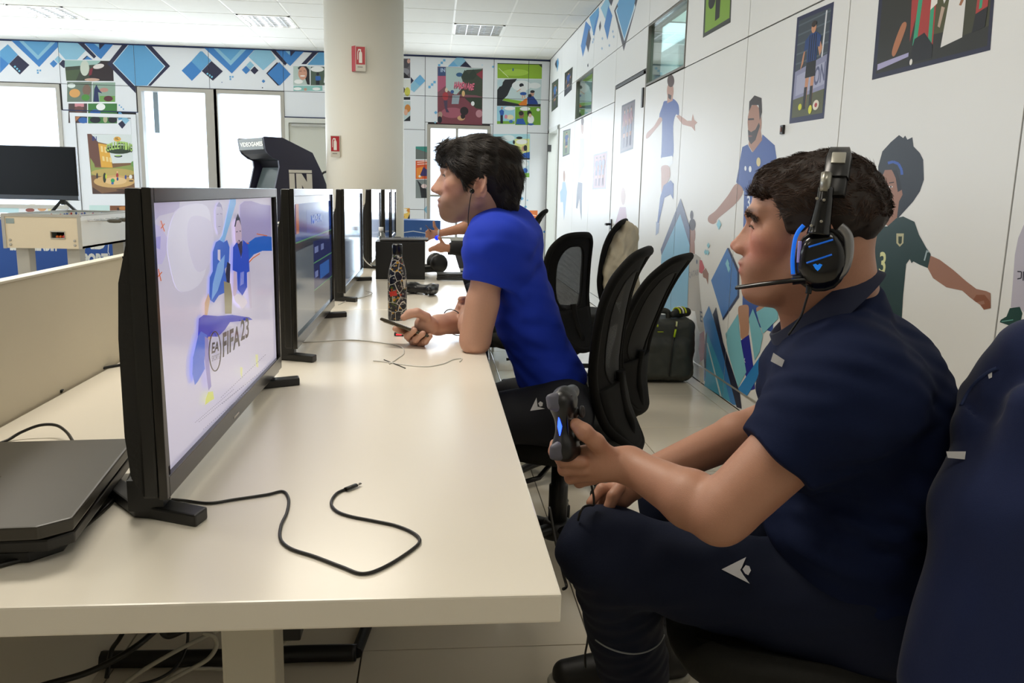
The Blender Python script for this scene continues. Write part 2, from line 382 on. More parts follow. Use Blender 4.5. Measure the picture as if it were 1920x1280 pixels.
# open doorway at the far end
d = empty('door_2', (XW, 12.3, 0)); tag(d, kind='structure')
fr = MB(); fr.b2((XW - .02, 11.80, 0), (XW + .11, 11.87, 2.14)); fr.b2((XW - .02, 12.76, 0), (XW + .11, 12.84, 2.14)); fr.b2((XW - .02, 11.80, 2.09), (XW + .11, 12.84, 2.15)); fr.build('door_frame', mat('#C9CAC4', .4), d, True)
MB().b2((XW + .12, 12.72, .01), (XW + .9, 12.76, 2.08)).build('door_leaf', mat('#F2F3F2', .5), d, True)
MB().b2((XW - .03, 12.74, 1.82), (XW + .02, 12.79, 1.92)).build('door_hinge', mat('#2A2A2A', .4), d, True)
# ---- far wall
px = lambda x, y: aY(x, y, YF)
W = {1: (-6.75, -5.47, .82, 2.575), 2: (-4.34, -3.36, .82, 2.575), 3: (-3.25, -2.27, .82, 2.575), 4: (-.10, .835, .45, 2.17)}
xs = [-7.95] + [v for w in (1, 2, 3, 4) for v in W[w][:2]] + [1.95]
wb = MB(); op = [(W[w][0], W[w][1]) for w in W]
cur = -8.0
for w in W:
    x0, x1, z0, z1 = W[w]; wb.b2((cur, YF + .012, 0), (x0, YF + .14, ZC)); wb.b2((x0, YF + .012, 0), (x1, YF + .14, z0)); wb.b2((x0, YF + .012, z1), (x1, YF + .14, ZC)); cur = x1
wb.b2((cur, YF + .012, 0), (1.85, YF + .14, ZC)); wall_far = tag(wb.build('wall_far', m_joint), kind='structure')
def fp(x0, x1, z0, z1): MB().b2((x0 + g, YF, z0 + g), (x1 - g, YF + .011, z1 - g), bev=.0015).build('wall_panel', m_panel_far, wall_far)
xj = [-7.53, -6.48, -5.43, -4.38, -3.325, -2.25, -1.2, -.152, .89, 1.42, 1.745]
for a, b in zip(xj, xj[1:]): fp(a, b, 2.605, 3.175)
for a, b in ((-5.43, -4.38), (-2.25, -1.2)): fp(a, b, 2.235, 2.605)
fp(-5.47, -5.33, 0, 2.235); fp(-4.40, -4.345, 0, 2.235); fp(-4.345, -4.38 + .04, 2.235, 2.605)
fp(-1.2, -.152, 2.105, 2.605); fp(-1.2, -.152, .9, 2.105); fp(-.152, .89, 2.22, 2.605); fp(.84, .89, 0, 2.22); fp(-.152, -.105, 0, 2.22)
fp(.89, 1.42, 0, 2.605); fp(1.42, 1.745, 2.105, 2.605); fp(1.42, 1.745, 0, 2.105); fp(-1.2, -.152, 0, .9); fp(-7.53, -6.8, 0, 2.605)
for a, b in ((-5.43 - 1.05, -5.47), (-4.34, -3.325), (-3.325, -2.25)): fp(a, b, 0, .815)
MB().b2((-7.9, YF - .01, 3.178), (1.745, YF + .011, 3.2)).build('trim_3', m_navy, wall_far)
MB().b2((-2.25, YF - .006, 2.228), (-1.2, YF + .011, 2.24)).build('trim_4', m_navy, wall_far)
MB().b2((-5.43, YF - .006, 2.228), (-4.36, YF + .011, 2.24)).build('trim_5', m_navy, wall_far)
JF = [('x', v) for v in xj[1:-1]] + [('z', 2.605)]
m_frame = mat('#B4AFA4', .4, metal=.3)
for w, n in ((1, 1), (2, 2), (3, 5), (4, 6)):
    x0, x1, z0, z1 = W[w]; e = empty('window_%d' % n, ((x0 + x1) / 2, YF, (z0 + z1) / 2)); tag(e, kind='structure')
    fr = MB(); t = .035
    for q in ((x0 - .02, x0 + t, z0 - .02, z1 + .02), (x1 - t, x1 + (.13 if w == 2 else .02), z0 - .02, z1 + .02), (x0 + t, x1 - t, z0 - .02, z0 + t), (x0 + t, x1 - t, z1 - t, z1 + .02)): fr.b2((q[0], YF - .015, q[2]), (q[1], YF + .13, q[3]))
    if w == 4: fr.b2((.32, YF + .02, z0 + t), (.355, YF + .08, z1 - t)); fr.b2((x0 + t, YF + .03, 1.10), (x1 - t, YF + .07, 1.135))
    fr.build('window_frame', m_frame, e, True)
    MB().b2((x0 + t, YF + .05, z0 + t), (x1 - t, YF + .056, z1 - t)).build('glass_pane', glassy('#F6FAFF', .97, .02), e, True)
cu = MB()
a0, a1 = aY(288, 168, 13.35), aY(298, 246, 13.35)
cu.box(((a0[0] + a1[0]) / 2, 13.35, (a0[2] + a1[2]) / 2 - .02), (.07, .02, .62)); cu.build('blind_strip', mat('#AEB9B8', .8), bpy.data.objects['window_2'], True)
# recessed doors of the far wall
d = empty('door_3', (-4.86, YF, 0)); tag(d, kind='structure')
fr = MB(); fr.b2((-5.33, YF - .02, 0), (-5.26, YF + .02, 2.2)); fr.b2((-4.47, YF - .02, 0), (-4.40, YF + .02, 2.2)); fr.b2((-5.26, YF - .02, 2.15), (-4.47, YF + .02, 2.2)); fr.build('door_frame', m_panel_far, d, True)
MB().b2((-5.25, YF + .0, .01), (-4.48, YF + .011, 2.14)).build('door_leaf', m_panel_far, d, True)
d = empty('door_4', (-1.72, YF, 0)); tag(d, kind='structure')
fr = MB(); fr.b2((-2.245, YF - .03, 0), (-2.19, YF + .02, 2.222)); fr.b2((-1.26, YF - .03, 0), (-1.205, YF + .02, 2.222)); fr.b2((-2.19, YF - .03, 2.15), (-1.26, YF + .02, 2.222)); fr.build('door_frame', mat('#D6D5CB', .5), d, True)
MB().b2((-2.185, YF + .0, .01), (-1.265, YF + .011, 2.145)).build('door_leaf', mat('#CBCABD', .5), d, True)
MB().b2((-2.15, YF - .05, 2.10), (-1.5, YF - .005, 2.135)).build('door_closer', mat('#B5B4AC', .4), d, True)
# side and back of the room (outside the frame)
wl = MB(); wl.b2((-8.1, -3.5, 0), (-8.0, 13.3, .85)); wl.b2((-8.1, -3.5, 2.6), (-8.0, 13.3, 3.35)); wl.b2((-8.1, -3.5, .85), (-8.0, 1.0, 2.6))
for y in (4.7, 8.8, 12.9): wl.b2((-8.1, y, .85), (-8.0, y + .4, 2.6))
tag(wl.build('wall_left', m_panel_far), kind='structure')
wk = MB(); wk.b2((-8.1, -3.6, 0), (1.95, -3.5, 3.35)); tag(wk.build('wall_back', mat('#B9B2A2', .6)), kind='structure')
# column
colx, coly = -.715, 8.78
c = MB().lathe([(.395, 0), (.395, 3.22)], (colx, coly, 0), 48).build('column', mat('#F0ECE0', .6, noise=.01, scale=2)); tag(c, kind='structure')
MB().lathe([(.405, 0), (.405, .08)], (colx, coly, 0), 48).build('baseboard_column', mat('#B9B4A6', .5), c)

# ================================================================== WALL PRINTS
def artF(k, o, joints=True): return Art(lambda x, y: aY(x, y, YF), (0, -1, 0), .45, o=o, k=k)
def artR(k, o): return Art(lambda x, y: aX(x, y, XW), (-1, 0, 0), .38, o=o, k=k, spec=.22)
B1, B2, B3, LB, NV, SK, WH = '#5FA0CC', '#3C7FC0', '#6FB0DA', '#8DBFD6', '#20203E', '#C58A68', '#F0F0EE'
# blue diamond band, left (crop origin 0,0 scale 4.922)
A = artF(4.922, (0, 0))
ty_ = lambda x: 362 + x * .0268
A.poly(B2, [(0, 675), (0, 478), (82, 590)]); A.poly(B1, [(0, 470), (72, 408), (165, 505), (82, 590), (0, 520)]); A.poly(NV, [(84, 590), (165, 508), (272, 600), (184, 688)])
for q in range(3): A.dia('#7CC4DC', 138 + 20 * q, 615 + 20 * q, 12)
A.poly(B2, [(95, ty_(95)), (588, ty_(588)), (362, 618)]); A.poly(LB, [(165, ty_(165)), (525, ty_(525)), (350, 552)]); A.poly(B1, [(205, ty_(205)), (480, ty_(480)), (352, 512)])
A.dia(B2, 495, 588, 36); A.dia(LB, 538, 550, 36); A.poly(NV, [(545, 590), (580, 552), (598, 560), (598, 625), (588, 628)])
A.poly(LB, [(538, ty_(538)), (700, ty_(700)), (790, 468), (712, 550), (605, 550), (538, 475)])
A.poly(NV, [(702, ty_(702)), (758, ty_(758)), (888, 520), (868, 540)]); A.poly(B2, [(764, ty_(764)), (1062, ty_(1062)), (932, 545), (900, 520)]); A.poly(NV, [(912, ty_(912)), (985, ty_(985)), (918, 460)]); A.poly(LB, [(846, ty_(846)), (910, ty_(910)), (914, 440)])
A.poly(NV, [(760, 550), (803, 512), (822, 528), (822, 550)]); A.poly(B2, [(775, 550), (808, 518), (855, 550)])
A.poly(NV, [(1145, ty_(1145)), (1328, ty_(1328)), (1375, ty_(1375)), (1570, 610), (1392, 792), (1355, 792), (1355, 780), (1250, 790), (1255, 862), (990, 590)]); A.poly('#CFE3EC', [(1198, ty_(1198)), (1322, ty_(1322)), (1526, 612), (1366, 790), (1242, 792), (1040, 585)]); A.poly(B1, [(1205, ty_(1205)), (1314, ty_(1314)), (1516, 612), (1356, 790), (1250, 792), (1048, 585)])
for p in ((348, 650), (372, 650), (350, 672)): A.rect(B1, p[0] - 8, p[1] - 8, p[0] + 8, p[1] + 8)
for q in range(3): A.rect(B1, 1096 + 18 * q, 965 + 18 * q, 1108 + 18 * q, 977 + 18 * q)
A.poly(B1, [(1092, 1035), (1115, 1035), (1165, 1090), (1092, 1110)]); A.poly(LB, [(1130, 1080), (1160, 1075), (1196, 1110), (1160, 1145), (1125, 1115)]); A.poly(NV, [(1090, 1142), (1128, 1112), (1160, 1150), (1128, 1188)])
# continuation (crop origin 320,0 scale 5.819)
A.o, A.k = (320, 0), 5.819; ty2 = lambda x: 500 + x * .028
A.poly(B2, [(120, 770), (225, 668), (335, 778), (232, 882)]); A.poly(B1, [(225, 668), (322, 560), (345, 560), (445, 660), (340, 770), (330, 775)]); A.poly(NV, [(340, 775), (445, 665), (570, 778), (460, 880)])
for q in range(3): A.dia('#7CC4DC', 402 + 24 * q, 805 + 17 * q, 13)
A.poly(B2, [(352, ty2(352)), (930, ty2(930)), (668, 802)]); A.poly(LB, [(455, ty2(455)), (840, ty2(840)), (655, 715)]); A.poly(B1, [(500, ty2(500)), (785, ty2(785)), (655, 660)])
A.dia(B2, 823, 763, 46); A.dia(LB, 868, 712, 44); A.dia(NV, 915, 768, 44)
A.poly(LB, [(850, 620), (935, ty2(935)), (1075, ty2(1075)), (1150, 640), (1010, 768)]); A.poly(NV, [(1075, ty2(1075)), (1130, ty2(1130)), (1270, 690), (1248, 715)]); A.poly(B2, [(1135, ty2(1135)), (1475, ty2(1475)), (1305, 720), (1268, 690)]); A.poly(LB, [(1225, ty2(1225)), (1300, ty2(1300)), (1300, 600)]); A.poly(NV, [(1303, ty2(1303)), (1380, ty2(1380)), (1308, 618)])
A.poly(NV, [(1572, ty2(1572)), (1632, ty2(1632)), (1480, 700), (1425, 700)]); A.poly(B1, [(1638, ty2(1638)), (1790, ty2(1790)), (1790, 712), (1490, 708)])
A.poly(NV, [(1042, 800), (1160, 680), (1180, 690), (1185, 930), (1170, 935)]); A.poly(B2, [(1058, 802), (1185, 678), (1310, 810), (1190, 935)])
for p in ((650, 838), (678, 838), (652, 864)): A.rect(B1, p[0] - 9, p[1] - 9, p[0] + 9, p[1] + 9)
A.dia(B2, 1013, 886, 20); A.dia('#7C86A8', 560, 898, 8); A.dia(NV, 1002, 957, 8)
# right of the column (crop origin 740,90 scale 6.097)
A.o, A.k = (740, 90), 6.097
A.poly(NV, [(182, 330), (218, 372), (185, 410)]); A.poly(LB, [(185, 420), (222, 375), (290, 435), (222, 505), (185, 480)]); A.poly(B3, [(222, 375), (290, 305), (352, 375), (290, 435)])
for q in range(3): A.rect(B3, 385 + 29 * q, 432 - 28 * q, 412 + 29 * q, 460 - 28 * q); A.rect(B3, 496 + 29 * q, 184 - 28 * q, 522 + 29 * q, 210 - 28 * q)
A.poly(B3, [(608, 212), (670, 150), (730, 212)]); A.poly(LB, [(670, 150), (712, 104), (780, 108), (812, 150), (760, 212), (725, 212)]); A.poly(NV, [(745, 212), (810, 150), (880, 224)])
A.dia(B3, 1125, 215, 15); A.dia('#C2DDEA', 1000, 195, 10); A.dia(B3, 470, 738, 20); A.dia(LB, 463, 850, 14)
A.o, A.k = (740, 280), 6.4; A.poly(LB, [(345, 722), (395, 665), (412, 672), (412, 780), (395, 780)]); A.dia(B3, 1527, 590, 22); A.dia(LB, 1592, 610, 10); A.dia(B3, 1570, 688, 18); A.dia(B2, 1795, 988, 16)
A.build('printed_diamond_band', wall_far, JF)
def strip(name, label, cat='poster'):
    def fin(A, joints=JF, group=None):
        o = A.build(name, None, joints); return tag(o, label, cat, group)
    return fin
# comic strip above the left door
A = artF(4.922, (0, 0))
A.poly('#3B4234', [(595, 556), (1038, 562), (1050, 748), (612, 745)]); A.poly('#9FC0B8', [(596, 556), (925, 560), (930, 592), (600, 618)]); A.poly('#4A5A3E', [(605, 650), (745, 640), (700, 745), (612, 745)]); A.ell('#C9CFC0', 782, 628, 42, 72); A.poly('#2A1D20', [(930, 566), (1030, 570), (1045, 640), (1050, 748), (820, 740), (835, 640)]); A.ell('#E2D8D2', 910, 612, 52, 22, a=-.2); A.ell('#C9A28C', 850, 735, 70, 14); A.poly('#7A1E2E', [(828, 640), (860, 620), (845, 690), (818, 700)])
for c, x0, y0, x1, y1 in (('#6B7A6A', 620, 755, 848, 940), ('#8FA795', 855, 760, 1064, 945), ('#4B3A38', 632, 955, 805, 1135), ('#3E7A38', 812, 955, 1080, 1138)): A.rect(c, x0, y0, x1, y1)
A.ell('#D9A05C', 690, 860, 50, 40); A.ell('#7A6152', 800, 830, 38, 50); A.ell('#4E8C3A', 790, 900, 38, 30); A.ell('#DDE5DD', 660, 790, 36, 22); A.poly('#1F2B58', [(870, 820), (890, 780), (910, 820), (945, 862), (905, 850), (915, 940), (862, 940)]); A.ell('#B8877A', 960, 830, 40, 20); A.rect('#6FA04E', 920, 885, 1062, 940); A.ell('#5A2930', 1000, 910, 42, 26); A.rect('#D08A90', 690, 955, 775, 985); A.ell('#6B4740', 730, 1010, 44, 30); A.ell('#F0F0EC', 930, 986, 42, 32); A.ell('#2D62A8', 880, 1040, 48, 30); A.ell('#2D62A8', 770, 1110, 46, 28); A.poly('#C98A5E', [(665, 1075), (740, 1075), (690, 1132), (665, 1130)]); A.ell('#1B1D28', 880, 1105, 50, 30); A.ell('#B7B08C', 972, 1100, 20, 32); A.ell('#15161F', 1040, 1105, 42, 30); A.rect('#E9EDEC', 805, 955, 813, 1138); A.rect('#E9EDEC', 632, 940, 1070, 953)
strip('comic_strip_print', 'tall comic strip with football scenes printed above the far left door')(A)
# poster with yellow school building
A = artF(8.536, (130, 230))
A.poly('#7C5A3A', [(285, 178), (1010, 190), (1085, 1000), (1000, 1140), (372, 1140)]); A.poly('#D9DFDC', [(345, 182), (1010, 190), (1068, 640), (690, 650), (600, 340), (470, 310), (400, 360)]); A.poly('#6B4638', [(285, 178), (350, 182), (470, 320), (505, 700), (345, 700)]); A.poly('#DDA63E', [(462, 330), (600, 352), (645, 470), (695, 720), (510, 712)])
for a in ((500, 370), (560, 385)): A.poly('#EBD08A', [(a[0], a[1]), (a[0] + 34, a[1] + 6), (a[0] + 44, a[1] + 100), (a[0] + 8, a[1] + 95)])
for a in ((525, 535), (585, 545), (640, 555)): A.poly('#EBD08A', [(a[0], a[1]), (a[0] + 34, a[1] + 4), (a[0] + 44, a[1] + 78), (a[0] + 8, a[1] + 75)])
A.poly('#8C9A50', [(505, 720), (695, 722), (1072, 660), (1078, 830), (350, 840), (335, 560), (400, 660), (410, 715)]); A.ell('#B9A25C', 700, 800, 350, 70); A.ell('#CDA668', 720, 940, 330, 100); A.ell('#E0BE86', 740, 930, 180, 60); A.poly('#4A3226', [(370, 1030), (520, 1128), (1000, 1070), (1000, 1140), (372, 1140)]); A.ell('#6F9B50', 1030, 660, 45, 48)
for c, x, y, w_, h_ in (('#2A2C30', 445, 850, 14, 48), ('#26331F', 565, 880, 26, 80), ('#C4D23A', 588, 860, 12, 40), ('#2E9C58', 695, 925, 32, 34), ('#E2B089', 703, 880, 13, 14), ('#2A5FA0', 692, 968, 22, 20), ('#A03030', 768, 840, 20, 34), ('#E2B089', 768, 790, 12, 16), ('#24407E', 772, 900, 15, 28), ('#3E4A8A', 902, 870, 16, 34), ('#E8E6DE', 982, 865, 26, 32), ('#3A2F28', 990, 930, 40, 10), ('#3A2F28', 820, 1075, 70, 10)): A.ell(c, x, y, w_, h_)
A.text('#1C3C78', 'IN', [(365, 215), (436, 218), (440, 292), (368, 288)], ext=.03)
A.ell('#2B3B22', 800, 430, 215, 70); A.ell('#E0A94A', 768, 262, 58, 40); A.text('#2C3A20', 'IL', [(742, 235), (792, 235), (792, 272), (742, 272)], ext=.02)
for i, ch in enumerate('COLLETTIVO'): x = 592 + 42 * i; y = 345 - 46 * math.sin(math.pi * (i + .5) / 10); A.text('#1D2A24', ch, [(x - 3, y + 10), (x + 50, y + 10), (x + 47, y + 138), (x, y + 138)], ext=.05); A.text('#A8C86A', ch, [(x, y), (x + 46, y), (x + 44, y + 122), (x + 4, y + 122)], ext=.04)
A.ell('#23304A', 785, 535, 66, 20); A.ell('#A8C86A', 780, 528, 52, 11)
strip('school_poster', 'poster of a yellow building and ball players under green graffiti lettering')(A)
# comic cut at the column
A = artF(5.819, (320, 0))
A.rect('#B9C8C0', 1338, 722, 1520, 928); A.rect('#4F5F50', 1528, 728, 1790, 930); A.rect('#8CC0B8', 1340, 935, 1790, 992); A.poly('#201A20', [(1385, 740), (1410, 722), (1480, 722), (1512, 760), (1518, 925), (1490, 920), (1470, 860)]); A.ell('#D29A80', 1440, 800, 48, 72); A.ell('#F1E6E0', 1440, 828, 28, 8); A.line('#402420', [(1405, 778), (1430, 775)], 5); A.line('#402420', [(1450, 770), (1472, 776)], 5); A.ell('#F0F0EC', 1395, 890, 48, 24); A.ell('#F0F0EC', 1600, 755, 72, 30); A.poly('#2C62A8', [(1580, 830), (1632, 830), (1640, 870), (1612, 880), (1580, 876)]); A.rect('#20242C', 1585, 878, 1625, 925); A.ell('#20242C', 1605, 808, 16, 18); A.poly('#E6E6E6', [(1680, 820), (1716, 820), (1716, 920), (1670, 900)]); A.ell('#F0F0EC', 1385, 968, 44, 16); A.ell('#F0F0EC', 1590, 970, 44, 16); A.ell('#C49A86', 1470, 975, 18, 16); A.rect('#E8ECEC', 1655, 935, 1790, 992); A.ell('#F7F7F5', 1700, 975, 36, 14)
strip('comic_panel_print', 'comic panel with a smiling long-haired face beside the column')(A)
# narrow comic right of the column
A = artF(6.097, (740, 90))
A.rect('#6A6468', 40, 120, 178, 345); A.ell('#C99684', 62, 170, 26, 40); A.ell('#4A484E', 125, 180, 46, 50); A.ell('#D0A090', 160, 150, 18, 26); A.ell('#8B8A90', 110, 270, 60, 40); A.poly('#1F1D22', [(40, 300), (110, 280), (178, 345), (40, 345)]); A.rect('#D9DAD4', 40, 355, 178, 592); A.ell('#2A2528', 85, 480, 34, 40); A.ell('#7A5648', 80, 520, 18, 30); A.ell('#C9C453', 145, 500, 32, 52); A.rect('#20202A', 40, 560, 178, 592); A.rect('#B9C8C8', 55, 605, 180, 835); A.ell('#C8813C', 148, 690, 34, 46); A.ell('#D8A68C', 128, 735, 22, 36); A.poly('#23262E', [(100, 835), (178, 770), (178, 835)])
strip('comic_column_print', 'narrow column of three comic panels just right of the column')(A)
# street poster with pink lettering
A = artF(6.097, (740, 90))
A.poly('#7E4E58', [(490, 212), (1008, 232), (1000, 880), (490, 862)]); A.poly('#AFC4C0', [(585, 218), (1000, 235), (1000, 290), (840, 440), (760, 470), (700, 540), (585, 470)]); A.rect('#3B5078', 495, 218, 582, 318); A.text('#AFC0D8', 'IN', [(525, 230), (578, 230), (578, 275), (525, 275)], ext=.03); A.poly('#B05A74', [(490, 320), (585, 320), (585, 430), (500, 500), (490, 500)]); A.poly('#3C4436', [(760, 330), (820, 250), (1005, 240), (1002, 560), (930, 540), (730, 530), (790, 420)]); A.poly('#8C2F3C', [(930, 300), (1006, 250), (1006, 360)]); A.poly('#7A3E48', [(490, 550), (700, 530), (800, 560), (1000, 700), (1000, 880), (490, 862)]); A.poly('#93A0A8', [(660, 540), (745, 540), (730, 640), (650, 640)]); A.ell('#A05866', 660, 740, 130, 60)
A.poly('#2E3A2C', [(800, 570), (1000, 565), (1000, 700), (930, 690)]); A.ell('#A83A40', 580, 550, 34, 48); A.ell('#D8C8B0', 592, 480, 16, 26); A.poly('#4A3A50', [(560, 600), (605, 600), (600, 690), (625, 735), (590, 735), (572, 680)]); A.ell('#2A2226', 795, 720, 48, 48); A.ell('#C9A074', 760, 800, 44, 28); A.ell('#2A2226', 780, 780, 26, 30); A.ell('#B8848C', 965, 750, 38, 44); A.ell('#A88C7A', 520, 760, 26, 34); A.ell('#20202A', 515, 820, 26, 40); A.ell('#E6E6E4', 893, 635, 20, 26); A.ell('#D8B078', 785, 520, 18, 34); A.ell('#3A5A90', 658, 500, 20, 20)
A.ell('#2F5C86', 740, 305, 38, 24); A.poly('#2F3B30', [(760, 330), (800, 250), (850, 300), (900, 240), (940, 310), (900, 360), (800, 370)])
for i, ch in enumerate('HARDWARE'): x = 680 + 29 * i; y = 385 - 10 * (i % 2) + i * 4; A.text('#5A2030', ch, [(x + 4, y + 6), (x + 36, y + 6), (x + 30, y + 84), (x - 2, y + 84)], ext=.05, shear=.2); A.text('#E0758C', ch, [(x, y), (x + 32, y), (x + 26, y + 76), (x - 6, y + 76)], ext=.03, shear=.2)
strip('street_poster', 'maroon street scene poster with pink graffiti lettering above the window')(A)
# comic page on the right of the far wall
A = artF(6.097, (740, 90))
A.poly('#8FB52E', [(1175, 172), (1685, 185), (1682, 352), (1175, 345)]); A.ell('#A9CC48', 1380, 280, 150, 40); A.line('#E6EEC8', [(1190, 230), (1300, 335)], 5); A.poly('#2A3420', [(1640, 185), (1685, 187), (1685, 225)]); A.rect('#2E5C9A', 1346, 232, 1360, 262); A.poly('#28341C', [(1175, 172), (1685, 184), (1684, 192), (1175, 182)])
A.poly('#C4D6D6', [(1172, 355), (1680, 360), (1668, 655), (1170, 655)]); A.poly('#23262A', [(1172, 480), (1260, 360), (1400, 352), (1330, 450), (1290, 540), (1230, 600), (1420, 640), (1670, 640), (1668, 670), (1170, 660)]); A.ell('#B9D2D8', 1205, 400, 30, 40); A.ell('#E8ECEA', 1450, 430, 110, 60); A.ell('#E8ECEA', 1600, 430, 70, 34); A.poly('#86B432', [(1235, 600), (1250, 575), (1480, 610), (1420, 640)]); A.ell('#22242C', 1450, 425, 26, 22); A.ell('#E6E6E2', 1468, 475, 38, 40); A.ell('#2255A0', 1470, 522, 38, 20); A.line('#D8A888', [(1395, 500), (1440, 470)], 9); A.rect('#D8A888', 1455, 538, 1468, 575); A.rect('#D8A888', 1480, 538, 1493, 570); A.poly('#DC7A22', [(1415, 640), (1500, 575), (1515, 575), (1510, 655), (1430, 655)]); A.poly('#1F3F88', [(1515, 560), (1580, 545), (1630, 610), (1640, 645), (1520, 640)]); A.ell('#C79A80', 1572, 520, 24, 32); A.ell('#22242C', 1575, 498, 26, 16); A.ell('#22242C', 1545, 545, 22, 20)
A.rect('#9CCCDC', 1170, 665, 1372, 868); A.rect('#78AA3A', 1170, 835, 1372, 868); A.poly('#2A5AA8', [(1195, 720), (1225, 700), (1250, 720), (1248, 755), (1240, 770), (1208, 770)]); A.rect('#22263A', 1208, 768, 1238, 862); A.ell('#C79A80', 1227, 685, 11, 14); A.ell('#F2F2F0', 1315, 690, 62, 22); A.ell('#E6D8B0', 1320, 790, 42, 28); A.ell('#D88C9A', 1272, 785, 18, 24); A.ell('#3A6AB0', 1330, 840, 22, 18)
A.rect('#6FA02E', 1378, 672, 1668, 880); A.poly('#2A5AA8', [(1385, 870), (1400, 810), (1470, 805), (1500, 875)]); A.ell('#8C6450', 1450, 760, 30, 42); A.ell('#2A2626', 1445, 745, 28, 26); A.ell('#E8E8E4', 1555, 815, 38, 50); A.ell('#1F1D22', 1540, 745, 26, 30); A.ell('#D8AE98', 1548, 770, 16, 22); A.ell('#F2F2F0', 1490, 695, 60, 22); A.ell('#2A5AA8', 1555, 872, 36, 12); A.ell('#F0F0EE', 1640, 705, 20, 18)
strip('comic_page_print', 'large comic page with green pitch panels beside the right corner')(A)
# lower comic pages
A = artF(6.4, (740, 280))
A.rect('#6B706C', 252, -30, 400, 118); A.poly('#3C8C80', [(252, -35), (400, -35), (400, 40), (252, -10)]); A.rect('#D8582A', 252, 135, 398, 355); A.line('#F2D6C8', [(270, 155), (395, 145)], 10); A.line('#F2D6C8', [(270, 180), (395, 172)], 10); A.poly('#E88C34', [(262, 225), (340, 205), (330, 345), (262, 345)]); A.poly('#3A3068', [(300, 320), (345, 210), (395, 250), (390, 320)]); A.ell('#E6E0D8', 300, 322, 14, 14); A.rect('#7E8684', 252, 362, 398, 585); A.poly('#23262A', [(265, 362), (310, 410), (380, 480), (385, 580), (320, 580), (300, 450)]); A.ell('#E0C8C4', 352, 440, 34, 26)
strip('comic_column_print', 'lower narrow comic column with an orange panel left of the window')(A)
A = artF(6.4, (740, 280))
A.rect('#E8C060', 78, 705, 182, 838); A.ell('#F2EDE2', 115, 740, 44, 30); A.poly('#D88C34', [(160, 705), (182, 705), (182, 760), (140, 740)]); A.poly('#23262A', [(150, 838), (182, 770), (182, 838)]); A.poly('#C88A3C', [(78, 780), (120, 800), (110, 838), (78, 838)])
strip('comic_panel_print', 'small yellow comic panel low on the wall behind the screens')(A)
A = artF(6.4, (780 , 240)); A.k = 6.4
A.poly('#A9D6DC', [(950, 70), (1370, 75), (1365, 385), (1240, 380), (1180, 250)]) if False else None
A.o, A.k = (780, 240), 6.4
A.rect('#A9D4DC', 925, 72, 1368, 375); A.ell('#DDE8E8', 1105, 120, 80, 38); A.ell('#C9B8B4', 1000, 160, 30, 24); A.rect('#DCDD8C', 1182, 130, 1362, 362); A.ell('#EDEDE6', 1270, 165, 70, 30); A.ell('#1D2026', 1240, 118, 38, 16); A.ell('#1D2026', 1175, 170, 14, 24); A.ell('#C79A80', 1290, 250, 24, 34); A.ell('#26282E', 1312, 240, 22, 36); A.poly('#2A5AA8', [(1240, 352), (1290, 300), (1365, 285), (1365, 362)]); A.rect('#23262A', 1225, 360, 1365, 378); strip('comic_page_print', 'comic page with a yellow speech panel behind the blue shirt player')(A); A = artF(6.4, (780, 240)); A.rect('#BFD4DC', 1230, 390, 1360, 590); A.ell('#E6E8E8', 1290, 430, 60, 40); A.rect('#7AAE4A', 1290, 540, 1360, 590); A.ell('#2A5AA8', 1310, 510, 30, 30)
strip('comic_panel_print', 'small comic panel with a green strip behind the hair of the blue shirt player')(A)
A = artF(6.4, (740, 280))
A.rect('#DC7A42', 1600, 732, 1715, 958); A.line('#F4DCC8', [(1620, 780), (1700, 795)], 8); A.rect('#2A2A34', 1600, 962, 1706, 1060); A.ell('#B8502A', 1660, 880, 30, 40)
strip('comic_panel_print', 'orange comic panel low on the far wall near the corner')(A)
A = artF(7.11, (0, 360))
A.rect('#BFDDE0', -40, 165, 250, 300); A.ell('#E8D8B0', 430, 190, 90, 30); A.ell('#8A4A3E', 400, 240, 60, 26); A.ell('#D8A070', 560, 215, 60, 40); A.rect('#E6DCA8', 640, 170, 740, 250); strip('comic_page_print', 'low comic strip on the far wall below the large dark television')(A); A = artF(7.11, (0, 360)); A.rect('#C4DCD6', 1190, 175, 1460, 250); A.rect('#7A4A28', 1465, 180, 1718, 246); A.ell('#B87A3E', 1640, 215, 60, 24); A.rect('#3A2418', 1560, 210, 1590, 246)
strip('comic_panel_print', 'low brown comic panel on the far wall above the foosball table end')(A)

